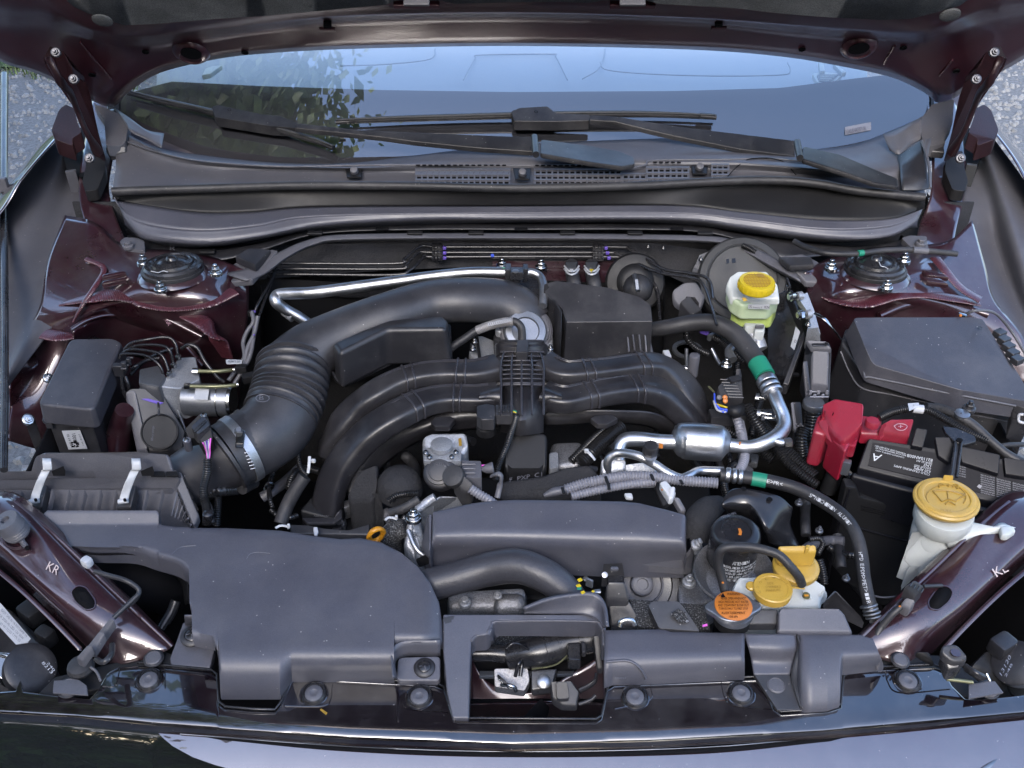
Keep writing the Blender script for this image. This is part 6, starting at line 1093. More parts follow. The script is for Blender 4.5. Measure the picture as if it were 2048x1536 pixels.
# ================================================================ RADIATOR COVER (right of centre)
rc = thing('radiator_cover', 'satin grey plastic radiator cover with a curved recess, front right of centre', 'radiator cover', (1480, 1330, .86))
def zc(x, y, t):
    z = .925 - .00003 * (y - 1265)
    b = interp([(1209, 1370), (1225, 1364), (1290, 1363), (1511, 1352), (1600, 1420), (1655, 1416), (1680, 1408), (1685, 1344), (1768, 1334)], x); y0 = 1300
    if b > y0: u = max(0, min(1, (y - y0) / (b - y0))); z += (.895 - z) * u ** 2.0
    return z
def recess(x, y):
    return 0
ptop = [(1212, 1257), (1330, 1257), (1345, 1261), (1520, 1265), (1592, 1266), (1720, 1267), (1746, 1275), (1766, 1324)]
ls_ = strip('left_shell', [(1209, 1258), (1325, 1256), (1342, 1261), (1490, 1264)], [(1209, 1370), (1225, 1364), (1290, 1363), (1511, 1352)], zc, 'cover', rc, n=60, rows=16, lip=.003, skirt=.02, floor=.889)
strip('right_shell', [(1600, 1266), (1720, 1267), (1746, 1275), (1768, 1328)], [(1600, 1420), (1655, 1416), (1680, 1408), (1685, 1344), (1768, 1334)], lambda x, y, t: zc(x, y, t) - .008 * max(0, (1625 - x) / 25) ** 2 * t, 'cover', rc, n=50, rows=18, lip=.003, skirt=.02, floor=.889)
tube('pressed_arch', [on(ls_, *q('G', 0, x, y)[0][:2], .001) for x, y in ((1070, 492), (1130, 485), (1210, 483), (1265, 505), (1310, 550), (1335, 600))], 3, 'cover', rc, n=8)
surf('recess', [q('H', [.923, .925, .925, .922], 140, 298, 260, 300, 400, 300, 490, 300), q('H', [.918, .918, .918, .916], 165, 390, 260, 395, 400, 400, 495, 390), q('H', [.902, .902, .902, .902], 185, 480, 260, 490, 400, 490, 480, 480), q('H', [.896, .896, .896, .896], 205, 580, 260, 580, 400, 578, 450, 578)], 'cover', rc, nu=20, sub=6)
surf('recess_wall', [q('H', [.924, .918, .908, .90, .892], 495, 300, 530, 400, 548, 500, 548, 620, 535, 810), q('H', [.92, .912, .898, .896, .89], 490, 310, 490, 420, 455, 580, 480, 680, 515, 800)], 'plastic', rc, nu=30, sub=4)
slab('recess_floor', q('H', [.896, .896, .889, .889], 205, 575, 450, 575, 525, 815, 365, 820), .006, 'plastic', rc, bevel=.001)
slab('rear_shell', q('H', [.94, .945, .945, .94, .928, .928], 370, 135, 395, 118, 790, 118, 825, 160, 885, 292, 365, 285), .02, 'cover', rc, bevel=.004, seg=3); slab('rear_shell', q('H', [.935, .935, .925, .925], 180, 130, 370, 130, 365, 232, 170, 235), .012, 'plastic', rc, bevel=.002)
slab('side_fin', q('H', [.955, .96, .935, .925, .928], 680, 80, 760, -10, 940, 180, 965, 225, 740, 110), .012, 'plastic', rc, bevel=.003)
text('moulded_mark', [('10YU', *q('G', .9125, 1130, 612, 1200, 610, 1130, 598))], 'mark', rc)
# hood stay hook bracket and shields behind it
hb = thing('radiator_bracket', 'black bracket with a square catch in front of the round pulley', 'bracket', q('C', .9, 1400, 1250)[0])
slab('arm', q('C', [.925, .925, .90, .90], 1350, 1300, 1500, 1300, 1600, 1480, 1370, 1480), .012, 'plastic_gloss', hb, bevel=.003); slab('catch', q('C', [.965, .965, .945, .945], 1320, 1050, 1450, 1045, 1465, 1130, 1310, 1130), .02, 'plastic', hb, bevel=.003); slab('catch', q('C', [.95, .95, .93, .93], 1335, 1165, 1480, 1165, 1505, 1300, 1335, 1300), .02, 'plastic', hb, bevel=.005); slab('catch_web', q('C', .945, 1350, 1120, 1450, 1120, 1470, 1180, 1345, 1180), .012, 'plastic_gloss', hb, bevel=.002)
box('catch_nub', q('C', .972, 1395, 1085)[0], (16, 8, 8), 'plastic_grey', hb); lathe('small_bolt', q('C', .958, 1330, 1125)[0], [(6, -2), (6, 2), (0, 3)], 'zinc_grey', hb, axis=(0, -.6, .7))
tube('chrome_hook', q('C', [.935, .94, .942, .94, .935], 1430, 1475, 1440, 1445, 1480, 1430, 1520, 1440, 1535, 1465), 5.5, 'zinc', hb, n=12)
sd_ = thing('heat_shield', 'speckled black felt shield with a smooth plastic flap behind the radiator cover', 'shield', q('C', .88, 1650, 1400)[0])
slab('felt', q('C', [.91, .91, .91, .91], 1500, 1290, 2000, 1330, 2050, 1500, 1560, 1480), .01, 'felt_speck', sd_, bevel=0); slab('flap', q('C', [.935, .94, .94, .935, .925, .925], 1625, 1330, 1660, 1305, 1830, 1305, 1865, 1340, 1980, 1510, 1700, 1490), .012, 'plastic', sd_, bevel=.004, seg=3, rnd=5)
slab('dusty_patch', q('C', [.9385, .9395, .937, .932, .933], 1780, 1390, 1830, 1355, 1880, 1380, 1905, 1450, 1840, 1450), .0006, 'felt_speck', sd_, bevel=0); text('stamp', [('D', *q('C', .933, 1885, 1452, 1900, 1452, 1885, 1436))], 'print', sd_)
tube('pink_tie', q('G', [.935, .935], 1725, 245, 1755, 238), 2.5, 'pink', sd_, n=8)
# ================================================================ RADIATOR CAP, COOLANT TANK, OIL FILTER
cap = thing('radiator_cap', 'two eared metal radiator cap with an orange warning disc', 'radiator cap', q('D', .93, 320, 1165)[0])
cx, cy = q('D', .955, 318, 1168)[0][:2]; out = []
for a in range(0, 360, 8):
    r = 43.5 + 14 * max(0, math.cos(2 * R(a))) ** 5; out.append((cx + math.cos(R(a)) * r, cy + math.sin(R(a)) * r * .69, .957))
slab('eared_plate', out, .008, 'zinc_grey', cap, bevel=.0025, seg=3); lathe('cap_skirt', (cx, cy + 3, .95), [(40, -18), (42, -8), (42, 0)], 'zinc_grey', cap, n=36); lathe('filler_neck', (cx, cy + 12, .935), [(36, -30), (36, 0)], 'plastic_dark', cap)
lathe('warning_disc', (cx, cy - 1, .9575), [(37.5, -1), (37.5, .8), (37, 1.2), (0, 1.6)], 'orange', cap, n=48); zz = .9585
text('warning_print', [(s, (cx - w_ / 2, y, zz), (cx + w_ / 2, y, zz), (cx - w_ / 2, y - h_, zz)) for s, w_, y, h_ in (('WARNING', 26, 1192 - 1, 5), ('NEVER OPEN WHEN HOT', 50, 1200, 5), ('HIGH PRESSURE HOT WATER', 60, 1207, 5), ('AND STEAM MAY BLOW OUT', 62, 1213.5, 5), ('TURN SLOWLY TO FIRST STOP', 58, 1220, 4.5), ('AVERTISSEMENT', 48, 1229, 5), ('108 kPa', 18, 1236, 4.5))] + [('^', (cx - 30, 1196, zz), (cx - 22, 1196, zz), (cx - 30, 1190, zz))], 'ink', cap)
slab('warning_triangle', [(cx - 26, 1194, zz + .0003), (cx - 16, 1194, zz + .0003), (cx - 21, 1186, zz + .0003)], .0003, 'ink', cap, bevel=0)
tk = thing('coolant_tank', 'white coolant tank with round mustard cap reading COOLANT', 'coolant tank', q('D', .87, 600, 1100)[0])
slab('tank', q('D', [.925, .935, .94, .935, .925, .92, .918], 310, 1060, 345, 990, 780, 985, 880, 1060, 840, 1110, 840, 1180, 320, 1180), .06, 'tank', tk, bevel=.009, seg=4, sharp=70); slab('tank_wing', q('D', [.925, .925, .915, .912], 790, 1040, 900, 1075, 860, 1110, 800, 1120), .02, 'tank', tk, bevel=.005)
lathe('cap', q('D', .955, 552, 1062)[0], [(38, -14), (39, -6), (39, 2), (37, 4), (30, 4), (29, 3), (0, 3.4)], 'mustard', tk, n=48); lathe('cap_tab', q('D', .953, 425, 1045)[0], [(11, -4), (11, 0), (9, 2), (0, 2)], 'mustard', tk); tube('cap_strap', q('D', [.955, .952, .948], 655, 1055, 700, 1058, 740, 1062), 3, 'mustard', tk, n=8, flat=.6)
text('cap_print', [('SEE', *q('D', .9575, 518, 1042, 558, 1040, 518, 1028)), ("OWNER'S", *q('D', .9575, 508, 1062, 600, 1060, 508, 1048)), ('MANUAL', *q('D', .9575, 512, 1084, 600, 1080, 512, 1068))], 'mark_yellow', tk)
L = []
for k, ch in enumerate('COOLANT'):
    a = R(200 - 28 * k + 0); a = R(205 - 30 * k); c = q('D', .9575, 552, 1062)[0]; ox, oy = c[0] + math.cos(a) * 27, c[1] - math.sin(a) * 27 * .68; tx, ty = math.sin(a) * 6, math.cos(a) * 6 * .68; ux, uy = math.cos(a) * 6, -math.sin(a) * 6 * .68
    L.append((ch, (ox - tx / 2, oy - ty / 2, .9575), (ox + tx / 2, oy + ty / 2, .9575), (ox - tx / 2 + ux, oy - ty / 2 + uy, .9575)))
text('cap_print', L, 'mark_yellow', tk); lathe('brass_screw', q('D', .945, 752, 1105)[0], [(8, -2), (7, 3), (0, 3)], 'olive', tk); slab('screw_boss', q('D', .944, 725, 1070, 770, 1080, 790, 1120, 735, 1125), .004, 'tank', tk, bevel=.002); box('brass_spot', q('D', .948, 752, 1104)[0], (9, 5, 2), 'amber', tk)
ov = thing('overflow_hose', 'thin black hose looping from the radiator neck to the white coolant tank', 'hose', q('D', .9, 240, 1080)[0])
hp = q('D', [.945, .96, .98, .995, 1.0, 1.0, 1.0, .998, .99, .975, .955], 270, 1085, 248, 1000, 228, 900, 245, 835, 300, 815, 400, 815, 500, 832, 590, 865, 655, 930, 705, 990, 725, 1035); tube('hose', hp, 9.3, 'rubber', ov, n=16); box('orange_mark', q('D', .972, 255, 1028)[0], (5, 5, 3), 'orange', ov)
of = thing('oil_filter', 'black oil filter canister with white warning print standing in a metal bowl', 'oil filter', q('D', .85, 330, 1000)[0])
lathe('canister', q('D', .985, 338, 712)[0], [(47, -90), (50, -84), (50, -14), (48, -6), (42, -1), (30, 0), (29, -3), (0, -3)], 'plastic_gloss', of, axis=(0, -.03, 1), n=56)
lathe('bowl', q('D', .93, 322, 980)[0], [(58, -30), (74, -8), (82, 8), (80, 12), (76, 9), (66, -6), (52, -22)], 'alu_dark', of, axis=(0, -.1, 1), n=48)
slab('orange_paint_mark', q('D', .9863, 345, 705, 360, 703, 370, 725, 365, 745, 345, 742, 352, 728), .0005, 'orange', of, bevel=0); text('ring_print', [('8 DENSO MFG', *q('D', .987, 245, 648, 335, 620, 240, 635))], 'mark', of)
ctr_ = P(*q('D', .985, 338, 712)[0]); rad = 50.3 * S(ctr_); L = []; bm = bmesh.new()
def cyl_text(s, zt, size, a0, a1):                                # lettering that wraps round the canister
    for k, ch in enumerate(s):
        if ch == ' ': continue
        a = R(a0 + (a1 - a0) * k / (len(s) - 1)); t = Vector((-math.sin(a), math.cos(a), 0)); p = Vector((ctr_.x + math.cos(a) * rad, ctr_.y + math.sin(a) * rad, zt)); text_bm(bm, ch, p - t * size * .3, p + t * size * .3, p - t * size * .3 + Vector((0, 0, size)), .0002)
zt = P(*q('D', ('y', ctr_.y - rad), 330, 925)[0]).z
cyl_text('ATTENTION', zt, .0058, -100, -66)
for k, s in enumerate(('INSTALL FILTER AS SHOWN IN MANUAL', 'CLEAN BASE AND APPLY ENGINE OIL', 'TIGHTEN BY HAND ONE FULL TURN', 'CHECK FOR LEAKS AFTER STARTING', 'REPLACE WITH THE ENGINE OIL')): cyl_text(s, zt - .007 - k * .0055, .0038, -120, -35)
link('warning_print', bm, 'print', of, wn=False)
oc = thing('oil_filler_cap', 'mustard yellow oil filler cap with a raised grip behind the coolant tank', 'filler cap', q('D', .93, 690, 930)[0])
lathe('cap_disc', q('D', .955, 690, 930)[0], [(44, -12), (46, -8), (46, 2), (43, 5), (36, 6), (0, 6)], 'mustard', oc, n=48); slab('grip', q('D', [.99, .99, .985, .985], 580, 805, 812, 800, 815, 845, 600, 842), .026, 'mustard', oc, bevel=.003, seg=3); slab('grip_notch', q('D', .992, 750, 802, 775, 802, 770, 825, 748, 825), .01, 'mustard', oc, bevel=.001)
sd2 = thing('heat_shield', 'glossy black pressed steel shield behind the oil filter', 'shield', q('D', .93, 450, 600)[0])
surf('shield', [q('D', [.985, .99, .99, .975], 260, 520, 340, 465, 570, 505, 670, 580), q('D', [.98, .985, .98, .965], 250, 570, 380, 530, 540, 600, 665, 620), q('D', [.965, .97, .965, .945], 270, 600, 430, 610, 520, 720, 660, 690), q('D', [.93, .93, .93, .92], 300, 640, 470, 700, 530, 800, 720, 830)], 'shield', sd2, nu=30, sub=6)
for x, y in ((380, 468), (535, 530)): lathe('hole', q('D', .99, x, y)[0], [(6, -1), (5, .8), (0, .8)], 'dark', sd2)
ft = thing('felt_cover', 'dull black insulated elbow beside the belt cover end', 'insulated hose', q('D', .9, 130, 650)[0]); tube('elbow', q('D', [.93, .94, .935, .92], 230, 560, 160, 600, 110, 680, 90, 780), [18, 28, 32, 26], 'foam', ft, n=22)
# black clutter between engine and battery
en2 = thing('engine_mount', 'dark cast bracket and bolts below the oil filter and cap', 'engine mount', q('D', .8, 80, 1000)[0])
slab('casting', q('D', [.87, .87, .86, .86], -20, 960, 180, 960, 240, 1140, -10, 1180), .05, 'alu_dark', en2, bevel=.008); slab('casting', q('D', [.90, .90, .89], 100, 760, 160, 830, 60, 1000), .03, 'alu_cast', en2, bevel=.005)
bolt(q('D', .89, 55, 1020)[0], 14, en2, 'alu_cast'); bolt(q('D', .93, 100, 800)[0], 12, en2, 'alu_cast', axis=(.3, 0, 1))
for x, y in ((830, 715), (708, 550), (990, 1000)): bolt(q('D', .88, x, y)[0], 8, en2, 'zinc_grey')
for c in ((770, 770, .93, 830, 765, .93, 850, 800, .925, 820, 860, .92), (830, 890, .92, 850, 960, .91, 860, 1040, .90)): tube('loom', q('D', list(c[2::3]), *[v for i, v in enumerate(c) if i % 3 != 2]), 7 if c[0] > 800 else 5, 'conduit_black', en2, n=12, ridge=(4.5, .15))
# ================================================================ RIGHT SIDE
bo = thing('brake_booster', 'large round grey brake booster half hidden behind the fluid tank', 'brake booster', q('6', .9, 1760, 250)[0])
lathe('drum', q('6', 1.0, 1790, 270)[0], [(88, -50), (90, -20), (88, -2), (84, 4), (72, 7), (69, 5), (66, 8), (30, 11), (0, 11)], 'liner_dark', bo, axis=(-.1, -.72, .68), n=64)
slab('flange', q('6', [1.0, 1.02, 1.02, 1.01], 1445, 200, 1500, 110, 1600, 50, 1560, 220), .01, 'alu_dark', bo, bevel=.003); bolt(q('6', 1.025, 1508, 132)[0], 5, bo)
for a, b in ((1690, 145), (1727, 140)): slab('stamped_square', q('6', 1.055, a - 8, b - 14, a + 10 + (a > 1700) * 8, b - 18, a + 10 + (a > 1700) * 8, b + 12, a - 8, b + 16), .001, 'plastic', bo, bevel=.0003)
slab('lower_plate', rounded(q('6', [1.0, 1.01, 1.01, 1.0, .98, .98, .985], 1310, 340, 1390, 285, 1480, 280, 1540, 380, 1500, 480, 1400, 470, 1320, 420), 8), .012, 'plastic_grey', bo, bevel=.004, seg=3)
tube('gauze_loom', q('6', [1.05, 1.045, 1.04], 1790, 35, 1840, 60, 1880, 85), 5, 'conduit_black', bo, n=10, ridge=(3, .2)); bolt(q('6', 1.02, 1148, 45)[0], 4, bo); bolt(q('6', 1.02, 1252, 55)[0], 4, bo)
dmp = thing('rubber_boot', 'round black rubber boot on the firewall right of the heater hoses', 'rubber boot', q('6', .95, 1060, 280)[0])
lathe('disc', q('6', .98, 1060, 290)[0], [(58, -14), (60, -4), (56, 2), (46, 4), (38, 4), (34, 9), (24, 14), (20, 14)], 'plastic_dark', dmp, axis=(0, -.8, .6), n=48); lathe('bulb', q('6', 1.0, 1080, 330)[0], [(28, -16), (30, 0), (22, 14), (10, 20), (0, 21)], 'rubber', dmp, axis=(.1, -.7, .7)); tube('shaft', q('6', [1.02, 1.025, 1.02], 1055, 240, 1068, 300, 1080, 350), 5, 'zinc_grey', dmp, n=8)
slab('white_print', q('6', 1.033, 1058, 270, 1078, 268, 1085, 335, 1066, 335), .0006, 'print', dmp, bevel=0)
mc = thing('brake_fluid_tank', 'translucent brake fluid tank with bright yellow screw cap and KN label', 'brake fluid tank', q('6', 1.0, 1860, 500)[0])
slab('upper_tank', q('6', [1.075, 1.08, 1.08, 1.065, 1.055, 1.05, 1.065], 1705, 250, 1760, 212, 1960, 212, 2030, 300, 2045, 400, 1720, 400, 1685, 300), .012, 'tank', mc, draft=.002, bevel=.006, seg=4, sharp=80)
slab('shoulder', q('6', [1.062, 1.05, 1.045, 1.04, 1.038, 1.05], 1682, 300, 1710, 395, 1790, 448, 1980, 448, 2045, 395, 2040, 300), .028, 'tank_green', mc, bevel=.006, seg=4, sharp=80)
slab('lower_tank', q('6', [1.02, 1.02, 1.02, 1.02], 1710, 470, 1750, 490, 2000, 500, 2035, 430), .030, 'fluid', mc, bevel=.006, seg=4)
lathe('cap', q('6', 1.095, 1890, 285)[0], [(35, -16), (36, -14), (36, -1), (34.5, 3), (29, 3.4), (28, 2.4), (0, 2.6)], 'yellow', mc, n=56)
c0 = P(*q('6', 1.095, 1890, 285)[0]); s_ = S(c0)
for k in range(22):
    a = k * 2 * math.pi / 22; box('cap_grip', c0 + Vector((math.cos(a) * 36, math.sin(a) * 36, -7.5)) * s_, (2.6, 2.6, 12), 'yellow', mc, rz=math.degrees(a), bevel=.0004) if a > 2.6 or a < .5 else None
bm = bmesh.new()
for k in range(-4, 5):
    y = k * 5.6; wv = math.sqrt(max(1, 27 ** 2 - y * y)); slab_bm(bm, [c0 + Vector((-wv, y - .9, 3.6)) * s_, c0 + Vector((wv, y - .9, 3.6)) * s_, c0 + Vector((wv, y + .9, 3.6)) * s_, c0 + Vector((-wv, y + .9, 3.6)) * s_], .0008)
    slab_bm(bm, [c0 + Vector((y - .6, -wv, 3.4)) * s_, c0 + Vector((y + .6, -wv, 3.4)) * s_, c0 + Vector((y + .6, wv, 3.4)) * s_, c0 + Vector((y - .6, wv, 3.4)) * s_], .0006)
link('cap_print', bm, 'mark_yellow', mc, wn=False, kind='stuff')
lathe('cap_symbol', c0 + Vector((10, 17, 3.8)) * s_, [(8, 0), (8, .6), (5.6, .6), (5.6, .2), (0, .2)], 'mark_yellow', mc, n=24)
Yl = fy('6', 1900, 425, 1.045) - .016; slab('label', q('6', ('y', Yl), 1832, 440, 1978, 443, 1976, 474, 1830, 470), Vector((0, .001, 0)), 'print', mc, bevel=0)
text('label_print', [('KN', *q('6', ('y', Yl - .0004), 1942, 466, 1974, 467, 1942, 448)), ('Fumoto 0', *q('6', ('y', Yl - .0004), 1866, 464, 1925, 465, 1866, 453))], 'ink', mc); boxes('label_code', [(q('6', ('y', Yl - .0004), 1842 + (k % 3) * 6, 450 + (k // 3) * 6)[0], (1.4, .6, 1.4), 0) for k in (0, 1, 2, 4, 6, 8)], 'ink', mc, kind='stuff')
slab('amber_mark', q('6', [1.078, 1.078, 1.076, 1.076], 1788, 395, 1812, 392, 1826, 412, 1800, 418), .0005, 'mustard', mc, bevel=0)
slab('neck', q('6', 1.0, 1800, 555, 1870, 560, 1940, 560, 1940, 600, 1810, 590), .03, 'tank', mc, bevel=.003); slab('neck_foot', q('6', 1.0, 1868, 570, 1948, 575, 1945, 620, 1875, 620), .02, 'tank', mc, bevel=.003); box('neck_window', q('6', 1.006, 1908, 592)[0], (18, 4, 9), 'plastic_grey', mc)
tube('master_cylinder', q('6', [.985, .975, .965], 1830, 610, 1880, 680, 1910, 750), [14, 17, 16], 'alu_cast', mc, n=20); slab('cylinder_lug', q('6', .985, 1780, 600, 1850, 600, 1900, 690, 1850, 680), .02, 'alu_cast', mc)
# black hose with green band, AC pipe, accumulator
hl1 = thing('coolant_hose', 'thick black hose with a green band arching from the resonator box to the metal pipe', 'hose', q('6', 1.0, 1700, 600)[0])
hp = q('6', [.99, 1.0, 1.01, 1.015, 1.01, 1.0, .995, .99], 1175, 612, 1300, 592, 1460, 565, 1600, 570, 1740, 640, 1850, 770, 1920, 880, 1965, 975)
tube('hose', hp, [15, 16, 17, 18, 19, 19, 19, 18], 'rubber', hl1, n=24, seg=8); tube('green_band', q('6', [1.0, .9975, .995], 1893, 836, 1922, 884, 1948, 930), 20, 'green', hl1, n=26)
for a in ((1950, 950, 1968, 985), (1972, 990, 1985, 1015), (1990, 1022, 2000, 1045)): tube('crimp_ring', q('6', [.992, .99], *a), 21, 'alu', hl1, n=24, straight=True, bevel=.0015)
acp = thing('aluminium_pipe', 'aluminium pipe with a fat round canister and black valve caps', 'pipe', q('6', .9, 1520, 1400)[0])
tube('pipe', [(1545, 782, .99), (1556, 808, .985), (1567, 836, .975), (1566, 858, .968), (1548, 876, .965), (1518, 890, .96), (1490, 894, .955), (1460, 890, .955)], [14, 13.5, 14, 15, 15, 14, 13.5, 14], 'alu', acp, n=22)
tube('canister', [(1346, 884, .955), (1356, 883, .955), (1372, 882, .955), (1432, 886, .955), (1448, 887, .955), (1460, 889, .955)], [17, 31, 37, 37, 31, 16], 'alu', acp, n=40, seg=4)
tube('pipe', [(1350, 884, .955), (1320, 883, .955), (1280, 879, .955), (1252, 880, .955), (1240, 892, .95), (1238, 915, .94), (1240, 940, .93)], [15, 15, 15.5, 15, 14, 12, 11], 'alu', acp, n=22)
tube('pipe', q('C', [.925, .945, .955, .96, .965, .96, .955, .95, .95, .945, .945], 1355, 440, 1350, 350, 1390, 305, 1460, 295, 1560, 315, 1660, 365, 1760, 430, 1850, 465, 1920, 440, 1980, 415, 2140, 418), [8, 9, 9, 9, 9, 9, 9, 9, 9, 9, 9], 'alu', acp, n=18)
slab('pipe_flange', q('C', [.945, .945, .935, .93], 1300, 330, 1480, 335, 1470, 410, 1310, 440), .03, 'alu_cast', acp, bevel=.004); slab('pipe_flange', q('C', [.935, .935, .925, .92], 1440, 370, 1680, 340, 1690, 430, 1460, 440), .03, 'alu_cast', acp, bevel=.006)
lathe('valve_stem', q('C', .975, 1640, 320)[0], [(9, -14), (9, -2), (13, 0), (13, 3)], 'alu', acp, axis=(.0, -.1, 1)); lathe('valve_cap', q('C', .985, 1643, 265)[0], [(14, -14), (16, -12), (16, 8), (14, 11), (6, 12), (0, 10)], 'plastic_gloss', acp, axis=(0, -.1, 1), n=8); slab('orange_mark', q('C', .984, 1700, 225, 1728, 232, 1725, 262, 1695, 258), .0005, 'orange', acp, bevel=0)
tube('side_valve', [(1536, 878, .965), (1556, 884, .965), (1568, 886, .965)], [8, 9, 7], 'alu', acp, n=14); lathe('valve_cap', (1576, 886, .965), [(9, -8), (11, -6), (11, 6), (9, 8), (0, 8)], 'plastic_gloss', acp, axis=(1, 0, .1), n=8); slab('red_mark', [(1478, 884, .972), (1482, 883, .972), (1481, 890, .971), (1478, 891, .971)], .0004, 'orange', acp, bevel=0)
# low pressure hose with lettering
hp2 = q('D', [.955, .955, .955, .955, .955, .955, .95, .94, .93, .92, .91], 240, 385, 380, 400, 540, 425, 700, 470, 850, 545, 980, 640, 1050, 750, 1080, 870, 1095, 1000, 1120, 1120, 1145, 1200)
ah = thing('air_conditioning_hose', 'long black hose with white lettering and a green band curving to the lower right', 'hose', q('D', .9, 900, 700)[0])
tube('hose', hp2, 13.5, 'rubber', ah, n=22, seg=8); tube('green_band', q('D', [.955, .955, .955], 428, 408, 470, 415, 514, 424), 14.6, 'green', ah, n=24)
tube_text('hose_print', 'E>PR<         S-NICHIRIN ALUMIT         H-D EPDM>PET>IIR>PA<                S-NI', hp2, .205, 9, 13.6, 'print', ah)
for a, b in (((270, 385), (300, 390)), ((310, 392), (335, 394)), ((345, 395), (372, 398))): tube('crimp_ring', q('D', [.956, .956], *a, *b), 15.5, 'alu', ah, n=22, straight=True, bevel=.0015)
for k in range(4): tube('crimp_ring', q('D', [.918 - k * .004, .916 - k * .004], 1122 + k * 9, 1160 + k * 22, 1126 + k * 9, 1174 + k * 22), 18 - (k % 2) * 2, 'alu', ah, n=22, straight=True, bevel=.0015)
tube('end_pipe', q('D', [.90, .89, .885], 1150, 1255, 1170, 1310, 1195, 1370), 8, 'alu_cast', ah, n=14)
# grey conduits
cd_ = thing('conduit', 'pair of ribbed grey conduits bound with black tape behind the long belt cover', 'conduit', q('C', .94, 1300, 500)[0])
tube('conduit', q('C', [.945, .95, .955, .955, .955, .95, .95], 1060, 545, 1180, 505, 1320, 475, 1480, 452, 1640, 455, 1850, 480, 2100, 500), 10, 'conduit', cd_, n=14, ridge=(6, .1)); tube('conduit', q('C', [.94, .945, .95, .95], 1100, 590, 1290, 545, 1480, 510, 1670, 490), 8.5, 'conduit', cd_, n=14, ridge=(6, .1)); tube('conduit_end', q('C', [.94, .943, .945], 915, 585, 980, 560, 1060, 545), [4, 9, 9], 'plastic_grey', cd_, n=12)
for c in ((1335, 455, 1350, 500), (1355, 500, 1360, 545), (1645, 440, 1665, 480), (1845, 478, 1860, 505), (1040, 530, 1050, 570)): tube('tape_band', q('C', .966, *c), 3.4, 'plastic_dark', cd_, n=8, flat=.5)
tube('conduit', q('6', [.95, .945, .93, .92, .92], 1740, 1180, 1765, 1260, 1785, 1360, 1800, 1450, 1790, 1540), 8.5, 'conduit', cd_, n=14, ridge=(6, .1)); tube('conduit', q('D', [.925, .935, .945, .95], 345, 40, 370, 150, 385, 280, 350, 375), 9, 'conduit', cd_, n=14, ridge=(6, .1))
cw = thing('connector', 'white connector leaning over the right end of the belt cover', 'connector', q('C', .94, 1760, 560)[0])
slab('plug', q('C', [.965, .965, .96, .96], 1700, 490, 1750, 475, 1820, 560, 1770, 600), .014, 'white', cw, bevel=.003); slab('plug', q('C', [.966, .966, .96, .958], 1770, 520, 1815, 515, 1800, 600, 1760, 610), .012, 'white', cw, bevel=.003); slab('plug_tail', q('C', [.955, .955, .945, .945], 1790, 590, 1840, 590, 1890, 680, 1850, 690), .012, 'plastic_grey', cw, bevel=.003); slab('white_tab', q('C', .955, 1460, 565, 1515, 563, 1525, 598, 1475, 595), .006, 'white', cw, bevel=.002); box('red_spot', q('C', .967, 1720, 545)[0], (4, 4, 4), 'orange', cw)
sb = thing('wire_tie', 'white cable tie round a black loom in the centre of the engine', 'cable tie', q('C', .94, 1210, 310)[0]); tube('tie', q('C', [.945, .948, .94], 1195, 270, 1230, 300, 1262, 340), 3.5, 'white', sb, n=8, flat=.6); box('tie_head', q('C', .95, 1205, 280)[0], (9, 8, 8), 'white', sb)
lk2 = thing('wiring_loom', 'black ribbed wiring looms crossing behind the aluminium canister', 'wiring loom', q('C', .9, 1400, 250)[0])
tube('loom', q('C', [.92, .925, .93, .935], 1170, 360, 1240, 290, 1330, 200, 1440, 110), 14, 'conduit_black', lk2, n=16, ridge=(5, .14)); tube('loom', q('C', [.91, .92, .925], 1100, 350, 1220, 230, 1350, 110), 8, 'conduit_black', lk2, n=12, ridge=(5, .14))
tube('loom', q('6', [.92, .91, .90, .89], 1620, 1250, 1740, 1330, 1880, 1400, 2000, 1500), 10, 'conduit_black', lk2, n=14, ridge=(4.5, .14)); tube('loom', q('6', [.96, .95, .935, .92], 1820, 1130, 1870, 1220, 1930, 1310, 1990, 1400), 10, 'conduit_black', lk2, n=14, ridge=(5, .14)); tube('loom', q('D', [.93, .92, .91, .90], 450, 40, 560, 180, 680, 290, 800, 400), 13, 'conduit_black', lk2, n=16, ridge=(5, .1)); tube('loom', q('D', [.92, .91, .90], 560, 200, 660, 330, 820, 450), 9, 'conduit_black', lk2, n=12, ridge=(5, .14))
# connector cluster with orange seals
cc = thing('connector_block', 'black wiring connector with orange seals and a blue wire near the green banded hose', 'connector', q('6', .93, 1700, 1050)[0])
slab('housing', q('6', [.985, .99, .985, .965, .96], 1620, 1000, 1690, 930, 1790, 940, 1800, 1080, 1640, 1090), .035, 'plastic', cc, bevel=.003); boxes('housing_rib', [(q('6', .99, 1690 + k * 10, 955 + k * 20)[0], (30, 2.5, 3), -5) for k in range(7)], 'plastic_gloss', cc); box('latch', q('6', .995, 1740, 950)[0], (24, 14, 8), 'plastic', cc, rz=20)
for x, y, m_ in ((1632, 1075, 'plastic_grey'), (1672, 1075, 'orange'), (1674, 1098, 'orange')): lathe('seal', q('6', .972, x, y)[0], [(5, -4), (5, 3), (3, 4), (0, 4)], m_, cc, axis=(-.1, -.7, .6), n=16)
for c, m_ in (((1600, 1050, 1605, 1110, 1640, 1150, 1690, 1160), 'blue'), ((1600, 1120, 1640, 1130, 1690, 1145), 'yellow'), ((1595, 1100, 1620, 1160, 1680, 1175), 'print'), ((1610, 1125, 1650, 1170, 1690, 1168), 'blue'), ((1560, 1000, 1580, 1020, 1600, 1040), 'olive')): tube('wire', q('6', .965, *c), 2.2, m_, cc, n=6)
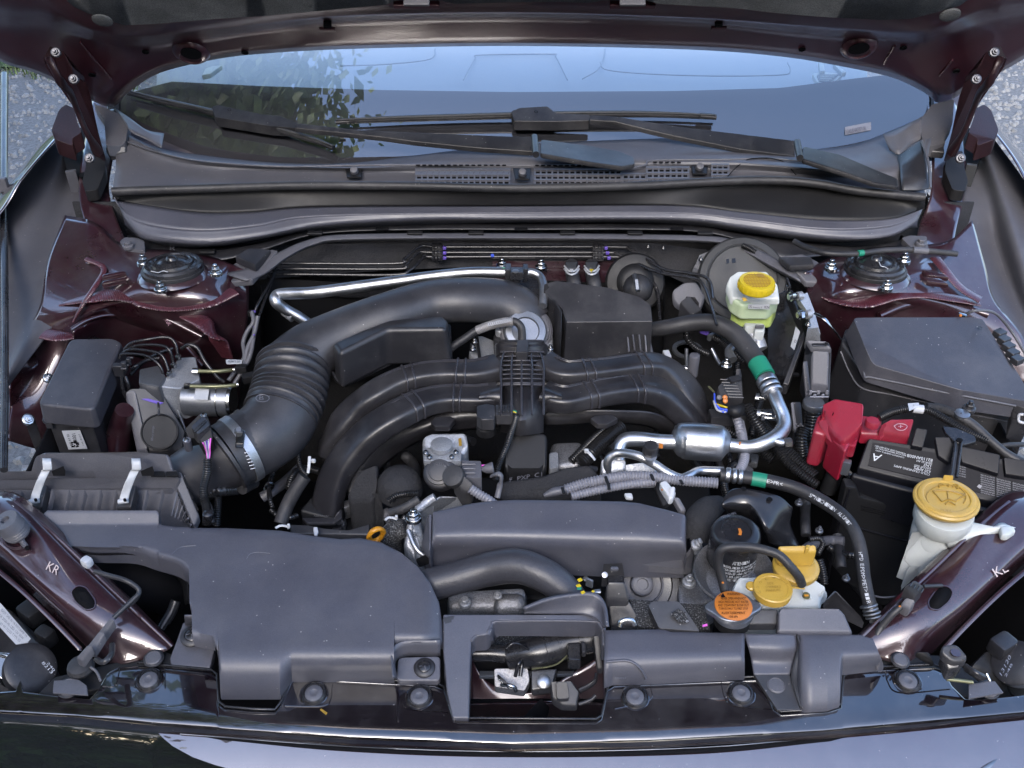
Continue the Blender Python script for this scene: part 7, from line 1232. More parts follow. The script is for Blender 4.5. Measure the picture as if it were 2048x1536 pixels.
tube('taped_joint', q('6', [.965, .965, .955], 1700, 1160, 1750, 1170, 1790, 1140), [10, 14, 8], 'plastic_dark', cc, n=14); slab('shelf', q('6', .94, 1560, 1150, 1800, 1150, 1820, 1200, 1580, 1210), .02, 'plastic', cc)
ic = thing('ignition_lead', 'black connectors and ribbed lead under the arching hose', 'connector', q('6', .95, 1500, 450)[0])
slab('plug', q('6', [1.01, 1.015, 1.01, .99], 1360, 420, 1430, 375, 1520, 480, 1440, 520), .03, 'plastic', ic, bevel=.003); slab('plug', q('6', [1.01, 1.01, 1.0], 1400, 380, 1470, 385, 1500, 430), .02, 'plastic', ic); tube('lead', q('6', [.97, .97, .96, .95], 1400, 600, 1420, 680, 1480, 740, 1560, 780), 6, 'conduit_black', ic, n=12, ridge=(4, .16)); tube('lead', q('6', [.985, .98, .975, .965], 1590, 660, 1660, 700, 1740, 770, 1800, 830), 8, 'conduit_black', ic, n=12, ridge=(4, .14))
box('violet_plug', q('6', .99, 1535, 625)[0], (18, 10, 10), 'violet', ic, rz=-30); box('grey_plug', q('6', .985, 1590, 655)[0], (26, 8, 14), 'zinc_grey', ic, rz=35)
slab('white_clip', q('6', .965, 1245, 750, 1290, 745, 1310, 790, 1275, 805), .01, 'print', ic)
for x, y in ((1735, 715), (1700, 830)): pass
tube('grey_plug_tube', q('6', [.985, .98, .975], 1735, 715, 1700, 760, 1720, 820), [7, 9, 11], 'zinc_grey', ic, n=14); bolt(q('6', .975, 1680, 850)[0], 12, ic); tube('bracket_bar', q('6', [.98, .97, .965], 1580, 740, 1610, 800, 1640, 850), 4, 'zinc_grey', ic, n=8)
gp = thing('breather_stub', 'upright grey rubber stub with ring mount behind the manifold runners', 'rubber stub', q('6', .93, 1450, 850)[0])
lathe('stub', q('6', .985, 1465, 790)[0], [(11, -48), (11, -2), (10, 1), (8, 2), (0, 2)], 'plastic_grey', gp, axis=(0, 0, 1), n=24); lathe('ring', q('6', .93, 1415, 750)[0], [(30, -2), (30, 3), (22, 3), (22, -2)], 'zinc_grey', gp, n=32); tube('post', q('6', [.96, .93], 1410, 740, 1410, 880), 4, 'zinc_grey', gp, n=8); tube('crossbar', q('6', .95, 1365, 870, 1430, 880), 5, 'zinc', gp, n=8); tube('crossbar', q('6', .92, 1440, 1000, 1490, 985), 5, 'zinc_grey', gp, n=8)
slab('grey_bar', q('6', [.97, .97, .94, .94], 1750, 880, 1780, 875, 1790, 920, 1765, 925), .02, 'plastic_grey', gp)
# bolts and brackets beside the AC pipe
br = thing('pipe_bracket', 'zinc bolts and black brackets beside the bend of the aluminium pipe', 'bracket', q('6', .93, 1950, 1150)[0])
for a, b, c_, d_ in ((1880, 1070, 1950, 1080), (1890, 1180, 1990, 1190), (1920, 1210, 2040, 1220)): tube('bolt', q('6', .955, a, b, c_, d_), 5.5, 'zinc', br, n=10); tube('nut', q('6', .955, a, b, a + 25, b + 4), 8, 'zinc_grey', br, n=6, straight=True)
slab('plate', q('6', .94, 1860, 1150, 2020, 1150, 2020, 1200, 1880, 1200), .01, 'plastic_gloss', br)
# engine control unit and its connector
ec = thing('engine_control_unit', 'upright black control unit with a big locking connector beside the fuse box', 'control unit', q('7', .9, 600, 900)[0])
slab('unit_face', q('7', [1.02, 1.02, .99, .93, .92, .96], 300, 400, 430, 330, 560, 600, 430, 940, 300, 900, 340, 600), .02, 'plastic_gloss', ec, bevel=.006); slab('unit_edge', q('7', [1.03, 1.03, 1.0, .93, .93, 1.0], 430, 330, 455, 325, 575, 600, 440, 990, 400, 980, 545, 600), .02, 'plastic', ec, bevel=.002)
slab('unit_label', q('7', [1.003, 1.003, .992, .99], 490, 590, 520, 625, 480, 750, 455, 725), .0008, 'print', ec, bevel=0); text('label_print', [('D', *q('7', 1.0, 478, 700, 492, 705, 484, 682)), ('ECU', *q('7', 1.004, 465, 690, 480, 640, 458, 688))], 'ink', ec)
slab('connector_body', q('7', [1.01, 1.01, 1.0, .95, .94, .95, .98], 560, 680, 720, 690, 738, 745, 722, 1070, 600, 1075, 530, 950, 560, 780), .025, 'plastic', ec, bevel=.003); slab('connector_lever', q('7', [1.02, 1.02, .975, .975], 600, 750, 722, 755, 715, 1000, 595, 985), .014, 'plastic_grey', ec, bevel=.004, seg=3)
slab('lever_top', q('7', [1.03, 1.03, 1.02, 1.02], 565, 682, 700, 690, 738, 745, 600, 740), .008, 'plastic_grey', ec, bevel=.0015); boxes('lever_window', [(q('7', 1.03, 650, 715)[0], (28, 8, 3), 0), (q('7', 1.032, 700, 710)[0], (6, 12, 3), 0)], 'plastic_gloss', ec)
boxes('pin_frame', [(q('7', .962, 590 + k * 28, 1040 + (k % 2) * 25)[0], (6, 4, 10), 0) for k in range(5)] + [(q('7', .962, 650, 1070)[0], (38, 4, 3), 0), (q('7', .962, 650, 1035)[0], (38, 4, 3), 0)], 'conduit', ec); slab('connector_side', q('7', [.99, .985, .955, .95], 540, 830, 570, 820, 600, 1050, 560, 1060), .01, 'plastic_grey', ec, bevel=.002)
slab('lower_connector', q('7', [.93, .93, .90, .90], 450, 1100, 530, 1100, 545, 1290, 470, 1310), .03, 'plastic', ec, bevel=.003); slab('lower_frame', q('7', [.935, .935, .905, .905], 458, 1110, 475, 1105, 500, 1290, 480, 1300), .006, 'conduit', ec, bevel=.001); boxes('pin_frame', [(q('7', .91, 490 + k * 16, 1262 + (k % 2) * 14)[0], (4, 4, 8), 0) for k in range(4)], 'conduit', ec)
lathe('loom_collar', q('7', .95, 610, 1125)[0], [(21, -5), (22, 5), (20, 8)], 'zinc_grey', ec); tube('loom', q('7', [.945, .93, .915, .90], 610, 1130, 608, 1210, 600, 1290, 600, 1360), 15, 'conduit_black', ec, n=18, ridge=(6, .12)); tube('loom', q('7', [.93, .92, .90], 550, 1290, 530, 1370, 540, 1480), 12, 'conduit_black', ec, n=14, ridge=(5, .12))
# clutch pipe bracket: bolts and bent steel strap
st = thing('steel_bracket', 'zinc bolts and bent steel strap beside the brake fluid tank', 'bracket', q('7', 1.0, 560, 450)[0])
slab('plate', q('7', [1.04, 1.045, 1.03, 1.0, 1.0, 1.03], 500, 390, 570, 355, 615, 480, 660, 640, 560, 640, 590, 520), .01, 'alu_cast', st, bevel=.002); slab('cast_shield', q('7', [1.02, 1.02, .99, .99], 570, 600, 650, 590, 665, 680, 555, 680), .02, 'alu_cast', st, bevel=.003)
for x, y in ((470, 385), (530, 510)): tube('bolt', q('7', 1.05, x - 30, y + 4, x + 30, y - 4), 7, 'zinc', st, n=6, straight=True); tube('nut', q('7', 1.05, x - 15, y + 2, x + 5, y - 2), 10.5, 'zinc', st, n=6, straight=True); tube('bush', q('7', 1.05, x + 30, y, x + 62, y - 6), 9, 'alu_cast', st, n=12, straight=True)
tube('strap', q('7', [1.045, 1.045, 1.03, 1.0], 620, 500, 690, 540, 740, 600, 800, 680), 4.5, 'zinc', st, n=8, flat=.4); bolt(q('7', 1.02, 575, 575)[0], 6, st); box('small_stud', q('7', 1.04, 440, 330)[0], (9, 9, 12), 'zinc', st); tube('lead', q('7', [1.05, 1.045], 430, 260, 450, 320), 2.5, 'plastic', st, n=6)
# ---------------------------------------------------------------- main fuse box
fb = thing('fuse_box', 'large black fuse box with a smooth angular lid on the right', 'fuse box', q('7', .9, 1300, 900)[0])
fl_ = slab('lid', rounded(q('7', [1.035, 1.035, 1.035, 1.005, .985, .98, .995, 1.0, 1.02], 880, 530, 1100, 527, 1700, 527, 1765, 540, 2020, 930, 2120, 1110, 1600, 1020, 1015, 850, 950, 700), 10), .03, 'box', fb, draft=.008, bevel=.007, seg=4, sharp=70)
fb_ = slab('body', q('7', [1.0, 1.0, .96, .935, .955, .965, .99], 830, 600, 1800, 600, 2120, 1120, 2000, 1175, 1400, 1080, 965, 945, 800, 700), .10, 'plastic', fb, draft=.006, bevel=.004, seg=3)
def ont(o, z, *c): return [on(o, *q('7', 0, c[k], c[k + 1])[0][:2], z) for k in range(0, len(c), 2)]
tube('lid_rim', ont(fl_, .0012, 815, 720, 880, 820, 960, 915, 1000, 935, 1200, 975, 1420, 1022, 1700, 1075, 1990, 1130), 2.0, 'plastic_grey', fb, n=8)
tube('body_rim', ont(fb_, .001, 800, 760, 860, 900, 945, 1010, 1150, 1055, 1420, 1115), 1.8, 'plastic_grey', fb, n=8); tube('body_rim', ont(fb_, .001, 1690, 1190, 1930, 1235), 1.4, 'plastic_grey', fb, n=6)
slab('corner_latch', q('7', [.975, .975, .95, .95], 1975, 1120, 2080, 1150, 2080, 1270, 1960, 1250), .03, 'plastic_gloss', fb, bevel=.002); tube('white_hook', q('7', [.968, .965, .955, .953], 2045, 1190, 2015, 1195, 2012, 1235, 2045, 1250), 3, 'print', fb, n=8)
lathe('moulding_dot', q('7', 1.034, 1748, 600)[0], [(5, 0), (5, .5), (4, .5), (4, .1), (0, .1)], 'plastic', fb)
fs = thing('fuse_side_parts', 'small black relays and a thin lead at the right edge of the fuse box', 'relays', q('7', .95, 1900, 700)[0])
boxes('relay', [(q('7', 1.0, 1880 + k * 30, 640 + k * 45)[0], (22, 18, 14), 30) for k in range(5)], 'plastic', fs); tube('lead', q('7', [1.03, 1.045, 1.03, .99, .97], 1640, 510, 1720, 482, 1850, 500, 1960, 620, 2060, 780), 3, 'plastic_grey', fs, n=8); box('ring_terminal', q('7', 1.035, 1630, 512)[0], (18, 8, 5), 'zinc', fs, rz=-30); box('violet_dot', q('7', 1.038, 1615, 515)[0], (6, 5, 5), 'orange', fs)
# cable on the cowl, right
cb = thing('bonnet_cable', 'black cable with a small green tape band running over the right strut tower', 'cable', q('7', 1.05, 1000, 80)[0]); tube('cable', q('7', [1.062, 1.065, 1.07, 1.07, 1.07, 1.068, 1.06], 480, 10, 560, 50, 700, 90, 900, 95, 1080, 72, 1300, 68, 1590, 95), 6, 'rubber', cb, n=12); tube('green_band', q('7', 1.0715, 915, 92, 950, 88), 6.6, 'green', cb, n=12, straight=True); tube('crimp', q('7', [1.069, 1.067], 1290, 68, 1390, 76), 7, 'plastic_grey', cb, n=12, straight=True)
# ---------------------------------------------------------------- battery
ba = thing('battery', 'black car battery with printed label in a black plastic tray', 'battery', q('D', .75, 1500, 500)[0])
bt = [V(p) for p in q('D', [.985, .985, .955, .955], 1120, 165, 2200, 330, 2200, 640, 1055, 345)]
_n = (bt[1] - bt[0]).cross(bt[3] - bt[0]); _r = ray(*q('D', 0, 2200, 640)[0][:2]); bt[2] = CAM + _r * ((bt[0] - CAM).dot(_n) / _r.dot(_n))
slab('case', bt, .12, 'battery_black', ba, bevel=.003, seg=3)
# label plane = top plane of the case
def bat(u, v):                                                        # u along the long side, v towards the front, 0..1
    a, b, c, d = [V(p) for p in bt]; return a.lerp(b, u).lerp(d.lerp(c, u), v)
slab('label', [bat(.035, .14) + Vector((0, 0, .001)), bat(.99, .14) + Vector((0, 0, .001)), bat(.99, .86) + Vector((0, 0, .001)), bat(.05, .86) + Vector((0, 0, .001))], .0012, 'ink', ba, bevel=0)
def btext(s, u0, v0, u1, h):                                          # print reads from the other side of the battery
    up = Vector((0, 0, .0012)); a = bat(u1, v0) + up; b = bat(u0, v0) + up; c = bat(u1, v0 + h) + up; return (s, a, b, c)
def px2(x, y): return q('D', 0, x, y)[0][:2]
def onlab(x, y):
    a, b, c, d = [V(p) for p in bt]; n = (b - a).cross(d - a).normalized(); r_ = ray(*px2(x, y)); return CAM + r_ * ((a + Vector((0, 0, .0022)) - CAM).dot(n) / r_.dot(n))
def bt2(s, x0, y0, x1, y1, xu, yu): return (s, onlab(x0, y0), onlab(x1, y1), onlab(xu, yu))
text('label_print', [bt2('A', 1205, 268, 1150, 258, 1184, 308), bt2('COLD CRANKING AMPS', 1420, 320 - 2, 1290, 296 + 2, 1417, 333) if 0 else bt2('COLD CRANKING AMPS', 1488, 380, 1275, 325, 1484, 392), bt2('620 AMPS', 1492, 362, 1395, 336, 1488, 378), bt2('GROUP SIZE', 1494, 345, 1395, 325, 1491, 356),
     bt2('LN2', 1495, 328, 1452, 320, 1491, 342), bt2('20HR 62 AH', 1502, 314, 1410, 296, 1499, 326), bt2('82110AN00B', 1505, 293, 1352, 262, 1501, 310), bt2('WARNING LEAD ACID BATTERY', 1345, 258, 1160, 208, 1343, 266), bt2('RECYCLE PROPOSITION 65', 1345, 268, 1165, 222, 1343, 276), bt2('CONTENTS HARMFUL ACID', 1335, 280, 1165, 236, 1333, 288),
     bt2('ER/POISON', 2090, 540, 1985, 515, 2086, 562)], 'print', ba)
L = []
random.seed(5)
for k in range(9):
    for j in range(3):
        x = 1790 + j * 95; y = 380 + k * 13 + j * 24; L.append(bt2(random.choice(('DANGER EXPLOSIVE GASES', 'SHIELD EYES FROM ACID', 'KEEP AWAY FROM FLAMES', 'FLUSH EYES WITH WATER', 'DO NOT TIP OR OPEN')), x + 82, y + 22, x, y + 2, x + 81, y + 30))
for k in range(5): L.append(bt2(random.choice(('PB RECYCLE', 'LEAD ACID', 'NON SPILL')), 1700, 340 + k * 14, 1650, 328 + k * 14, 1699, 347 + k * 14))
text('small_print', L, 'conduit', ba, kind='stuff')
L = []
for i in range(9):
    for j in range(9):
        if random.random() < .5 or (i in (0, 8) and j % 2 == 0): L.append(i * 9 + j)
bm = bmesh.new(); A, B, C_ = onlab(1352, 287), onlab(1278, 272), onlab(1340, 332)
for u, v in [(i / 11, j / 6) for i in range(12) for j in range(7)]:
    if (u * 11 + v * 6 * 3) % 2 < 1.2: a = A + (B - A) * u + (C_ - A) * v; e1, e2 = (B - A) / 14, (C_ - A) / 9; bm.faces.new([bm.verts.new(x) for x in (a, a + e1, a + e1 + e2, a + e2)])
bm.free()
for c in ((1780, 452, 1800, 462), (1985, 515, 2005, 522)): slab('label_symbol', [onlab(c[0], c[1] - 10), onlab(c[0] + 18, c[1]), onlab(c[0] + 6, c[1] + 16), onlab(c[0] - 12, c[1] + 4)], .0003, 'conduit', ba, bevel=0)
for c in ((1400, 125, 1470, 135, 1440, 245, 1370, 230), (1510, 180, 1600, 180, 1650, 300, 1590, 330, 1530, 290), (1650, 230, 1900, 285, 1890, 400, 1670, 330), (1920, 300, 2060, 320, 2060, 420, 1930, 400)): slab('terminal_hood', [onlab(c[k], c[k + 1]) + Vector((0, 0, .006)) for k in range(0, len(c), 2)], .007, 'battery_black', ba, bevel=.0015)
slab('tray_wall', q('D', [.945, .945, .94, .94], 1030, 365, 2060, 640, 2060, 680, 1020, 400), .06, 'battery_black', ba, bevel=.003)
tb_ = thing('battery_cover', 'tall black battery box wall below the battery label', 'battery box', q('D', .7, 1150, 900)[0])
Yb = fy('D', 1100, 470, .93)
def FW(*c): return [(1360 + c[i] / 2.9767, 820 + c[i + 1] / 2.9767, ('y', Yb + (c[i] - 1000) * -.00004)) for i in range(0, len(c), 2)]
slab('wall', FW(985, 455, 1055, 465, 1075, 520, 1310, 580, 1430, 620, 1430, 1200, 1100, 1150, 880, 900), Vector((0, .02, 0)), 'plastic_dark', tb_, bevel=.004); tube('wall_edge', FW(1060, 700, 1180, 735, 1350, 780), 3, 'battery_black', tb_, n=8); tube('wall_edge', FW(960, 640, 920, 780, 880, 1000), 3, 'battery_black', tb_, n=8); tube('wall_edge', FW(1010, 470, 960, 640), 3, 'battery_black', tb_, n=8)
for k in range(3): tube('wall_slot', FW(1075, 570 + k * 12, 1240, 606 + k * 12), 1.6, 'dark', tb_, n=6)
box('wall_clip', FW(1350, 610)[0], (26, 14, 30), 'battery_black', tb_); tube('thin_lead', q('D', [.90, .89, .89], 1100, 1090, 1200, 1115, 1290, 1110), 2, 'plastic_grey', tb_, n=6)
cov = thing('terminal_cover', 'red plastic cover over the battery positive terminal', 'terminal cover', q('7', .9, 800, 1300)[0])
mc_ = slab('main_cover', q('7', [1.015, 1.02, 1.02, 1.015, .985, .985, .985], 690, 1120, 750, 1072, 960, 1110, 945, 1250, 810, 1380, 720, 1290, 660, 1180), .03, 'red', cov, bevel=.005, seg=4, sharp=70)
slab('left_leg', q('7', [.985, .985, .975, .975, .975], 640, 1190, 700, 1170, 780, 1240, 690, 1330, 605, 1310), .062, 'red', cov, bevel=.005, seg=3); slab('middle_leg', q('7', [.99, .985, .98, .975], 790, 1230, 900, 1330, 830, 1440, 715, 1330), .06, 'red', cov, bevel=.005, seg=3); slab('right_leg', q('7', [.985, .99, .98, .975], 860, 1290, 960, 1200, 900, 1410, 830, 1400), .022, 'red', cov, bevel=.003)
slab('side_slot', [on(mc_, *q('7', 0, x, y)[0][:2], .0006) for x, y in ((690, 1165), (752, 1178), (745, 1200), (684, 1186))], .001, 'dark', cov, bevel=0)
lathe('round_stud', q('7', 1.01, 1015, 1235)[0], [(14, -12), (14, -2), (12, 2), (0, 2)], 'red', cov); slab('bridge', q('7', [.995, .995, .985, .985], 930, 1190, 1080, 1210, 1080, 1330, 930, 1320), .02, 'red', cov, bevel=.004)
slab('right_cover', q('7', [1.005, 1.005, 1.0, .985, .985, .99], 1075, 1260, 1140, 1220, 1300, 1215, 1265, 1345, 1060, 1310, 1050, 1290), .022, 'red', cov, bevel=.004, seg=3)
tube('embossed_mark', q('7', [1.0065] * 1, 1160, 1270, 1190, 1255, 1230, 1258, 1250, 1275, 1225, 1298, 1185, 1295, 1160, 1270), .9, 'mark_red', cov, n=5); text('embossed_mark', [('+', *q('7', 1.0065, 1188, 1290, 1222, 1290, 1188, 1264))], 'mark_red', cov)
tube('black_cable', q('D', [.93, .91, .88], 960, 260, 920, 380, 880, 480), 16, 'plastic_dark', cov, n=16); box('grey_clamp', q('D', .945, 985, 340)[0], (18, 14, 34), 'zinc_grey', cov, rz=-20)
nl = thing('battery_lead', 'ribbed black battery lead crossing in front of the fuse box', 'battery lead', q('7', .98, 1400, 1150)[0])
tube('lead', q('7', [1.0, 1.005, 1.01, 1.01, 1.005, 1.0, .995], 1060, 1215, 1150, 1175, 1280, 1150, 1400, 1165, 1520, 1230, 1640, 1300, 1800, 1370), 7.5, 'conduit_black', nl, n=12, ridge=(4, .14)); tube('white_tape', q('7', [1.011, 1.011], 1290, 1150, 1360, 1158), 9, 'print', nl, n=14, straight=True); slab('paper_flag', q('7', 1.016, 1255, 1115, 1330, 1110, 1335, 1135, 1265, 1165), .001, 'print', nl, bevel=0)
tube('cable', q('7', [1.01, 1.005, .995, .985, .98], 1600, 1200, 1700, 1260, 1820, 1370, 1930, 1460, 2060, 1530), 9, 'rubber', nl, n=14); tube('cable_sleeve', q('7', [1.012, 1.01, 1.008], 1380, 1140, 1480, 1150, 1600, 1195), 9, 'foam', nl, n=14); lathe('cable_lug', q('7', 1.012, 1625, 1190)[0], [(14, -5), (15, 3), (10, 5), (0, 5)], 'zinc_grey', nl); bolt(q('7', 1.015, 1675, 1145)[0], 13, nl, 'plastic_gloss'); tube('lead', q('7', [.98, .985, .98], 1840, 1420, 1930, 1400, 2050, 1395), 5, 'rubber', nl, n=10)
hd = thing('battery_hold_down', 'black forked hold down strap lying across the battery', 'battery strap', q('D', .98, 1640, 250)[0])
slab('fork', q('D', [1.005, 1.005, 1.0, .998, .998, 1.0, 1.005], 1560, 90, 1640, 110, 1760, 150, 1765, 185, 1690, 205, 1640, 190, 1580, 130), .006, 'plastic_gloss', hd, bevel=.002)
for o_ in (0, 34): tube('strap_bar', q('D', [1.0, .995, .99, .985], 1640 + o_, 190, 1632 + o_, 260, 1622 + o_, 330, 1612 + o_, 400), 3.2, 'plastic_gloss', hd, n=8)
slab('strap', q('D', [.998, .998, .984, .984], 1645, 190, 1680, 190, 1650, 400, 1608, 395), .004, 'plastic', hd, bevel=.001); lathe('hole', q('D', 1.003, 1665, 178)[0], [(6, -1), (6, .4), (0, .4)], 'dark', hd)
# ---------------------------------------------------------------- washer filler
wf = thing('washer_filler', 'white washer filler neck with a large mustard cap showing a wiper symbol', 'washer filler', q('D', .8, 1500, 900)[0])
lathe('neck_top', q('D', .985, 1580, 590)[0], [(50, -46), (56, -30), (57, -10), (55, 0)], 'tank', wf, axis=(-.06, -.12, 1), n=44)
tube('neck', q('D', [.955, .935, .91, .88, .85], 1560, 640, 1530, 740, 1510, 830, 1500, 920, 1480, 1030), [50, 50, 48, 44, 38], 'tank', wf, n=32, flat=.8)
slab('neck_block', q('D', [.95, .955, .95, .93, .91, .915], 1380, 730, 1480, 710, 1640, 720, 1640, 890, 1560, 930, 1340, 840), .05, 'tank', wf, bevel=.012, seg=4, sharp=80); slab('lower_block', q('D', [.90, .90, .87, .86], 1350, 930, 1620, 900, 1580, 1020, 1350, 1020), .04, 'tank', wf, bevel=.012, seg=4, sharp=80)
surf('spout_wing', [q('D', [.965, .97, .975, .97], 1640, 650, 1750, 670, 1900, 700, 2000, 700), q('D', [.965, .96, .965, .965], 1600, 720, 1740, 760, 1880, 740, 1950, 730), q('D', [.95, .94, .93, .94], 1590, 800, 1720, 830, 1800, 830, 1900, 760), q('D', [.91, .90, .90, .92], 1600, 860, 1700, 910, 1790, 880, 1900, 775)], 'tank', wf, nu=30, sub=6, thick=.01)
slab('wing_end', q('D', .978, 1905, 690, 1960, 680, 2010, 710, 1960, 745, 1915, 740), .012, 'tank', wf, bevel=.004)
wc = lathe('cap', q('D', .998, 1585, 528)[0], [(56, -14), (60, -8), (63, -4), (63, 0), (60, 3), (56, 3), (54, 6), (47, 8), (44, 7), (43, 5), (0, 6)], 'mustard', wf, axis=(-.05, .02, 1), n=64)
slab('cap_hinge', q('D', [1.01, 1.01, 1.0, 1.0], 1570, 385, 1630, 388, 1625, 430, 1575, 430), .008, 'mustard', wf, bevel=.002); slab('cap_tab', q('D', [.998, .998, .99, .99, .99], 1480, 590, 1690, 600, 1660, 640, 1600, 655, 1540, 640), .006, 'mustard', wf, bevel=.002)
CZ = 1.0055
def wz(x, y): c_ = P(*q('D', .998, 1585, 528)[0]); n = Vector((-.05, .02, 1)).normalized(); s_ = S(c_); o = c_ + n * 7.2 * s_; r_ = ray(*px2(x, y)); return CAM + r_ * ((o - CAM).dot(n) / r_.dot(n))
for c in ((1505, 480, 1560, 545, 1600, 530, 1640, 540, 1700, 505), (1505, 480, 1600, 478, 1700, 505), (1592, 485, 1598, 535)): tube('cap_symbol', [wz(c[i], c[i + 1]) for i in range(0, len(c), 2)], 1.5, 'mark_yellow', wf, n=5, straight=True)
for c in ((1545, 460, 1540, 447, 1555, 440, 1570, 447), (1600, 455, 1598, 442), (1650, 468, 1655, 450, 1640, 443), (1625, 458, 1632, 445), (1580, 560, 1600, 545, 1620, 552, 1640, 565)): tube('cap_symbol', [wz(c[i], c[i + 1]) for i in range(0, len(c), 2)], 1.5, 'mark_yellow', wf, n=5)
tube('cap_ring', [wz(1585 + 118 * math.cos(R(a)), 518 - 72 * math.sin(R(a))) for a in range(-30, 211, 12)], 1.0, 'mark_yellow', wf, n=5, straight=True)
text('cap_print', [('PULL', wz(1550, 606) , wz(1618, 612), wz(1552, 590))], 'mark_yellow', wf)
fc = thing('lamp_connector', 'black lamp connector and dark blue lead between the hose end and bracket KL', 'connector', q('D', .92, 1380, 1080)[0])
slab('plug', q('D', [.955, .96, .95, .94], 1330, 1050, 1400, 1005, 1460, 1050, 1400, 1120), .02, 'plastic', fc, bevel=.003); slab('plug_rear', q('D', [.945, .945, .935, .935], 1340, 1110, 1410, 1130, 1370, 1190, 1310, 1160), .016, 'plastic_grey', fc, bevel=.003); boxes('plug_rib', [(q('D', .963, 1375 + k * 22, 1040 + k * 12)[0], (4, 14, 4), -40) for k in range(4)], 'plastic_gloss', fc)
tube('lead', q('D', [.935, .925, .91, .90, .89], 1315, 1170, 1260, 1220, 1200, 1290, 1170, 1350, 1165, 1400), 7, 'plastic', fc, n=12); box('red_spot', q('D', .945, 1308, 1168)[0], (5, 4, 4), 'orange', fc); tube('lead', q('D', [.945, .94], 1450, 1050, 1560, 1045), 4, 'plastic', fc, n=8); bolt(q('D', .89, 1270, 1245)[0], 7, fc, 'zinc_grey')
# right bracket catch and headlamp
bs2 = thing('bump_stop', 'black rounded bump stop with an oval hole on bracket KL', 'bump stop', q('H', .91, 1560, 440)[0])
slab('pad', rounded(q('H', [.94, .94, .935, .93, .93, .935], 1490, 375, 1590, 362, 1665, 450, 1650, 490, 1560, 495, 1480, 430), 12), .012, 'plastic', bs2, bevel=.003, seg=3); slab('pad_base', q('H', [.93, .93, .92, .92], 1480, 430, 1650, 480, 1600, 540, 1530, 550), .02, 'plastic_gloss', bs2, bevel=.003); lathe('hole', q('H', .9375, 1583, 428)[0], [(10, -1), (10, .6), (0, .6)], 'paint', bs2)
hr = thing('headlamp', 'back of the right headlamp, dark housings beyond bracket KL', 'headlamp', q('H', .8, 1950, 450)[0])
slab('housing', q('H', [.86, .87, .86, .83, .83], 1640, 520, 1790, 390, 2060, 300, 2120, 640, 1900, 700), .08, 'plastic_dark', hr, bevel=.015, seg=4); lathe('bulb_cap', q('H', .865, 1990, 500)[0], [(42, -30), (46, -10), (46, 4), (40, 8), (0, 8)], 'plastic', hr, axis=(-.55, -.2, .7), n=40); text('moulded_mark', [('13120', *q('H', .90, 1895, 590, 1960, 460, 1880, 570)), ('248', *q('H', .90, 1925, 600, 1970, 510, 1912, 590))], 'conduit', hr)
box('small_box', q('H', .87, 1900, 380)[0], (50, 40, 40), 'plastic', hr, rz=30, bevel=.006); lathe('reflector', q('H', .85, 2090, 640)[0], [(40, -10), (44, 0), (40, 6), (30, 2)], 'headlamp', hr, axis=(-.5, -.2, .8), n=32); tube('arm', q('H', [.90, .905, .90], 1650, 530, 1710, 570, 1770, 600), 6, 'plastic_gloss', hr, n=10, flat=1.6); tube('olive_rod', q('H', [.90, .90], 1520, 608, 1700, 630), 4, 'olive', hr, n=8); tube('arm', q('H', [.905, .90], 1790, 570, 1815, 620), 3, 'zinc', hr, n=8)
surf('lamp_lens', [q('0', [.84, .85, .84], 1930, 1560, 1990, 1520, 2090, 1465), q('0', [.82, .83, .82], 1960, 1600, 2010, 1560, 2090, 1520), q('0', .78, 2000, 1700, 2050, 1650, 2120, 1600)], 'headlamp', hr, nu=20)
slab('notch', q('3', 1.11, 1480, 1125, 1500, 1150, 1480, 1165), .001, 'dark', cowl, bevel=0)
slab('hinge_foot', q('H', [.90, .90, .89], 1310, 420, 1400, 420, 1440, 500), .01, 'plastic_dark', car, bevel=.002)
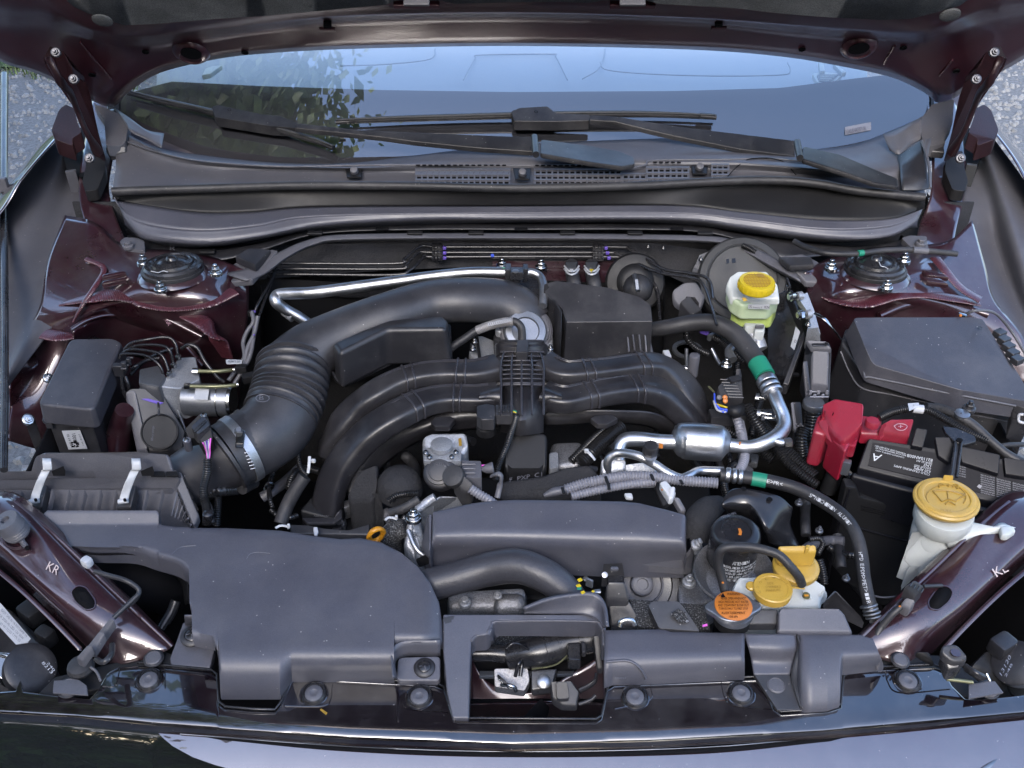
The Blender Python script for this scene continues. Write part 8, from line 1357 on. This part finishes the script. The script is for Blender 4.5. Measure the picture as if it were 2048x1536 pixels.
# ---------------------------------------------------------------- loose wiring deep in the gaps
gw = thing('wiring_loom', 'thin black looms and hoses lying deep in the dark gaps of the engine', 'wiring loom', (1250, 900, .82))
random.seed(21)
for x0, y0, x1, y1, n in ((640, 890, 980, 1060, 7), (1090, 850, 1340, 960, 6), (1390, 690, 1600, 1000, 10), (1580, 900, 1700, 1180, 6), (690, 860, 840, 960, 3), (480, 900, 620, 1040, 4)):
    for k in range(n):
        a = (random.uniform(x0, x1), random.uniform(y0, y1)); an = random.uniform(0, 3.14); L_ = random.uniform(50, 120); z = random.uniform(.84, .885); cv = random.uniform(-30, 30)
        pts = [(a[0] + math.cos(an) * L_ * t - math.sin(an) * cv * (1 - 4 * t * t), a[1] + math.sin(an) * L_ * t + math.cos(an) * cv * (1 - 4 * t * t), z + .012 * math.sin(t * 5)) for t in (-.5, -.25, 0, .25, .5)]
        if random.random() < .55: tube('loom', pts, random.uniform(4, 8), 'conduit_black', gw, n=10, ridge=(5, .13))
        else: tube('hose', pts, random.uniform(4, 11), random.choice(('rubber', 'plastic', 'plastic_grey')), gw, n=12)
        if random.random() < .4: lathe('clip', pts[2], [(9, -3), (10, 0), (9, 4), (4, 5), (0, 5)], random.choice(('zinc_grey', 'plastic', 'zinc')), gw, n=12)
# ---------------------------------------------------------------- trees beside the car
tree(-4.2, 2.0, 9, 5.8, 2.5, 2.6, 42000, 'leafy green tree to the left, its crown mirrored in the left side of the windshield', 11, ls=.15, col='leaf_bright')
tree(-6.0, -5.6, 9, 4.0, 3.4, 4.0, 12000, 'dark green tree to the front left, mirrored in the left headlamp lens', 12, ls=.46)
tree(-1.5, -9.5, 9, 3.6, 3.6, 3.4, 12000, 'dark green tree in front of the car, mirrored low in the headlamp lens', 13, ls=.46)
tree(5.5, -8.5, 9, 3.6, 3.4, 3.4, 9000, 'dark green tree to the front right, mirrored in the right headlamp lens', 14, ls=.46)
tree(-9.5, -3.2, 9, 4.0, 3.2, 4.0, 9000, 'dark green tree far to the left, mirrored in the outer headlamp lens', 15, ls=.46)
tree(-5.0, -10.5, 9, 3.8, 3.4, 3.8, 9000, 'dark green tree behind the front left tree, mirrored in the headlamp lens', 16, ls=.46)
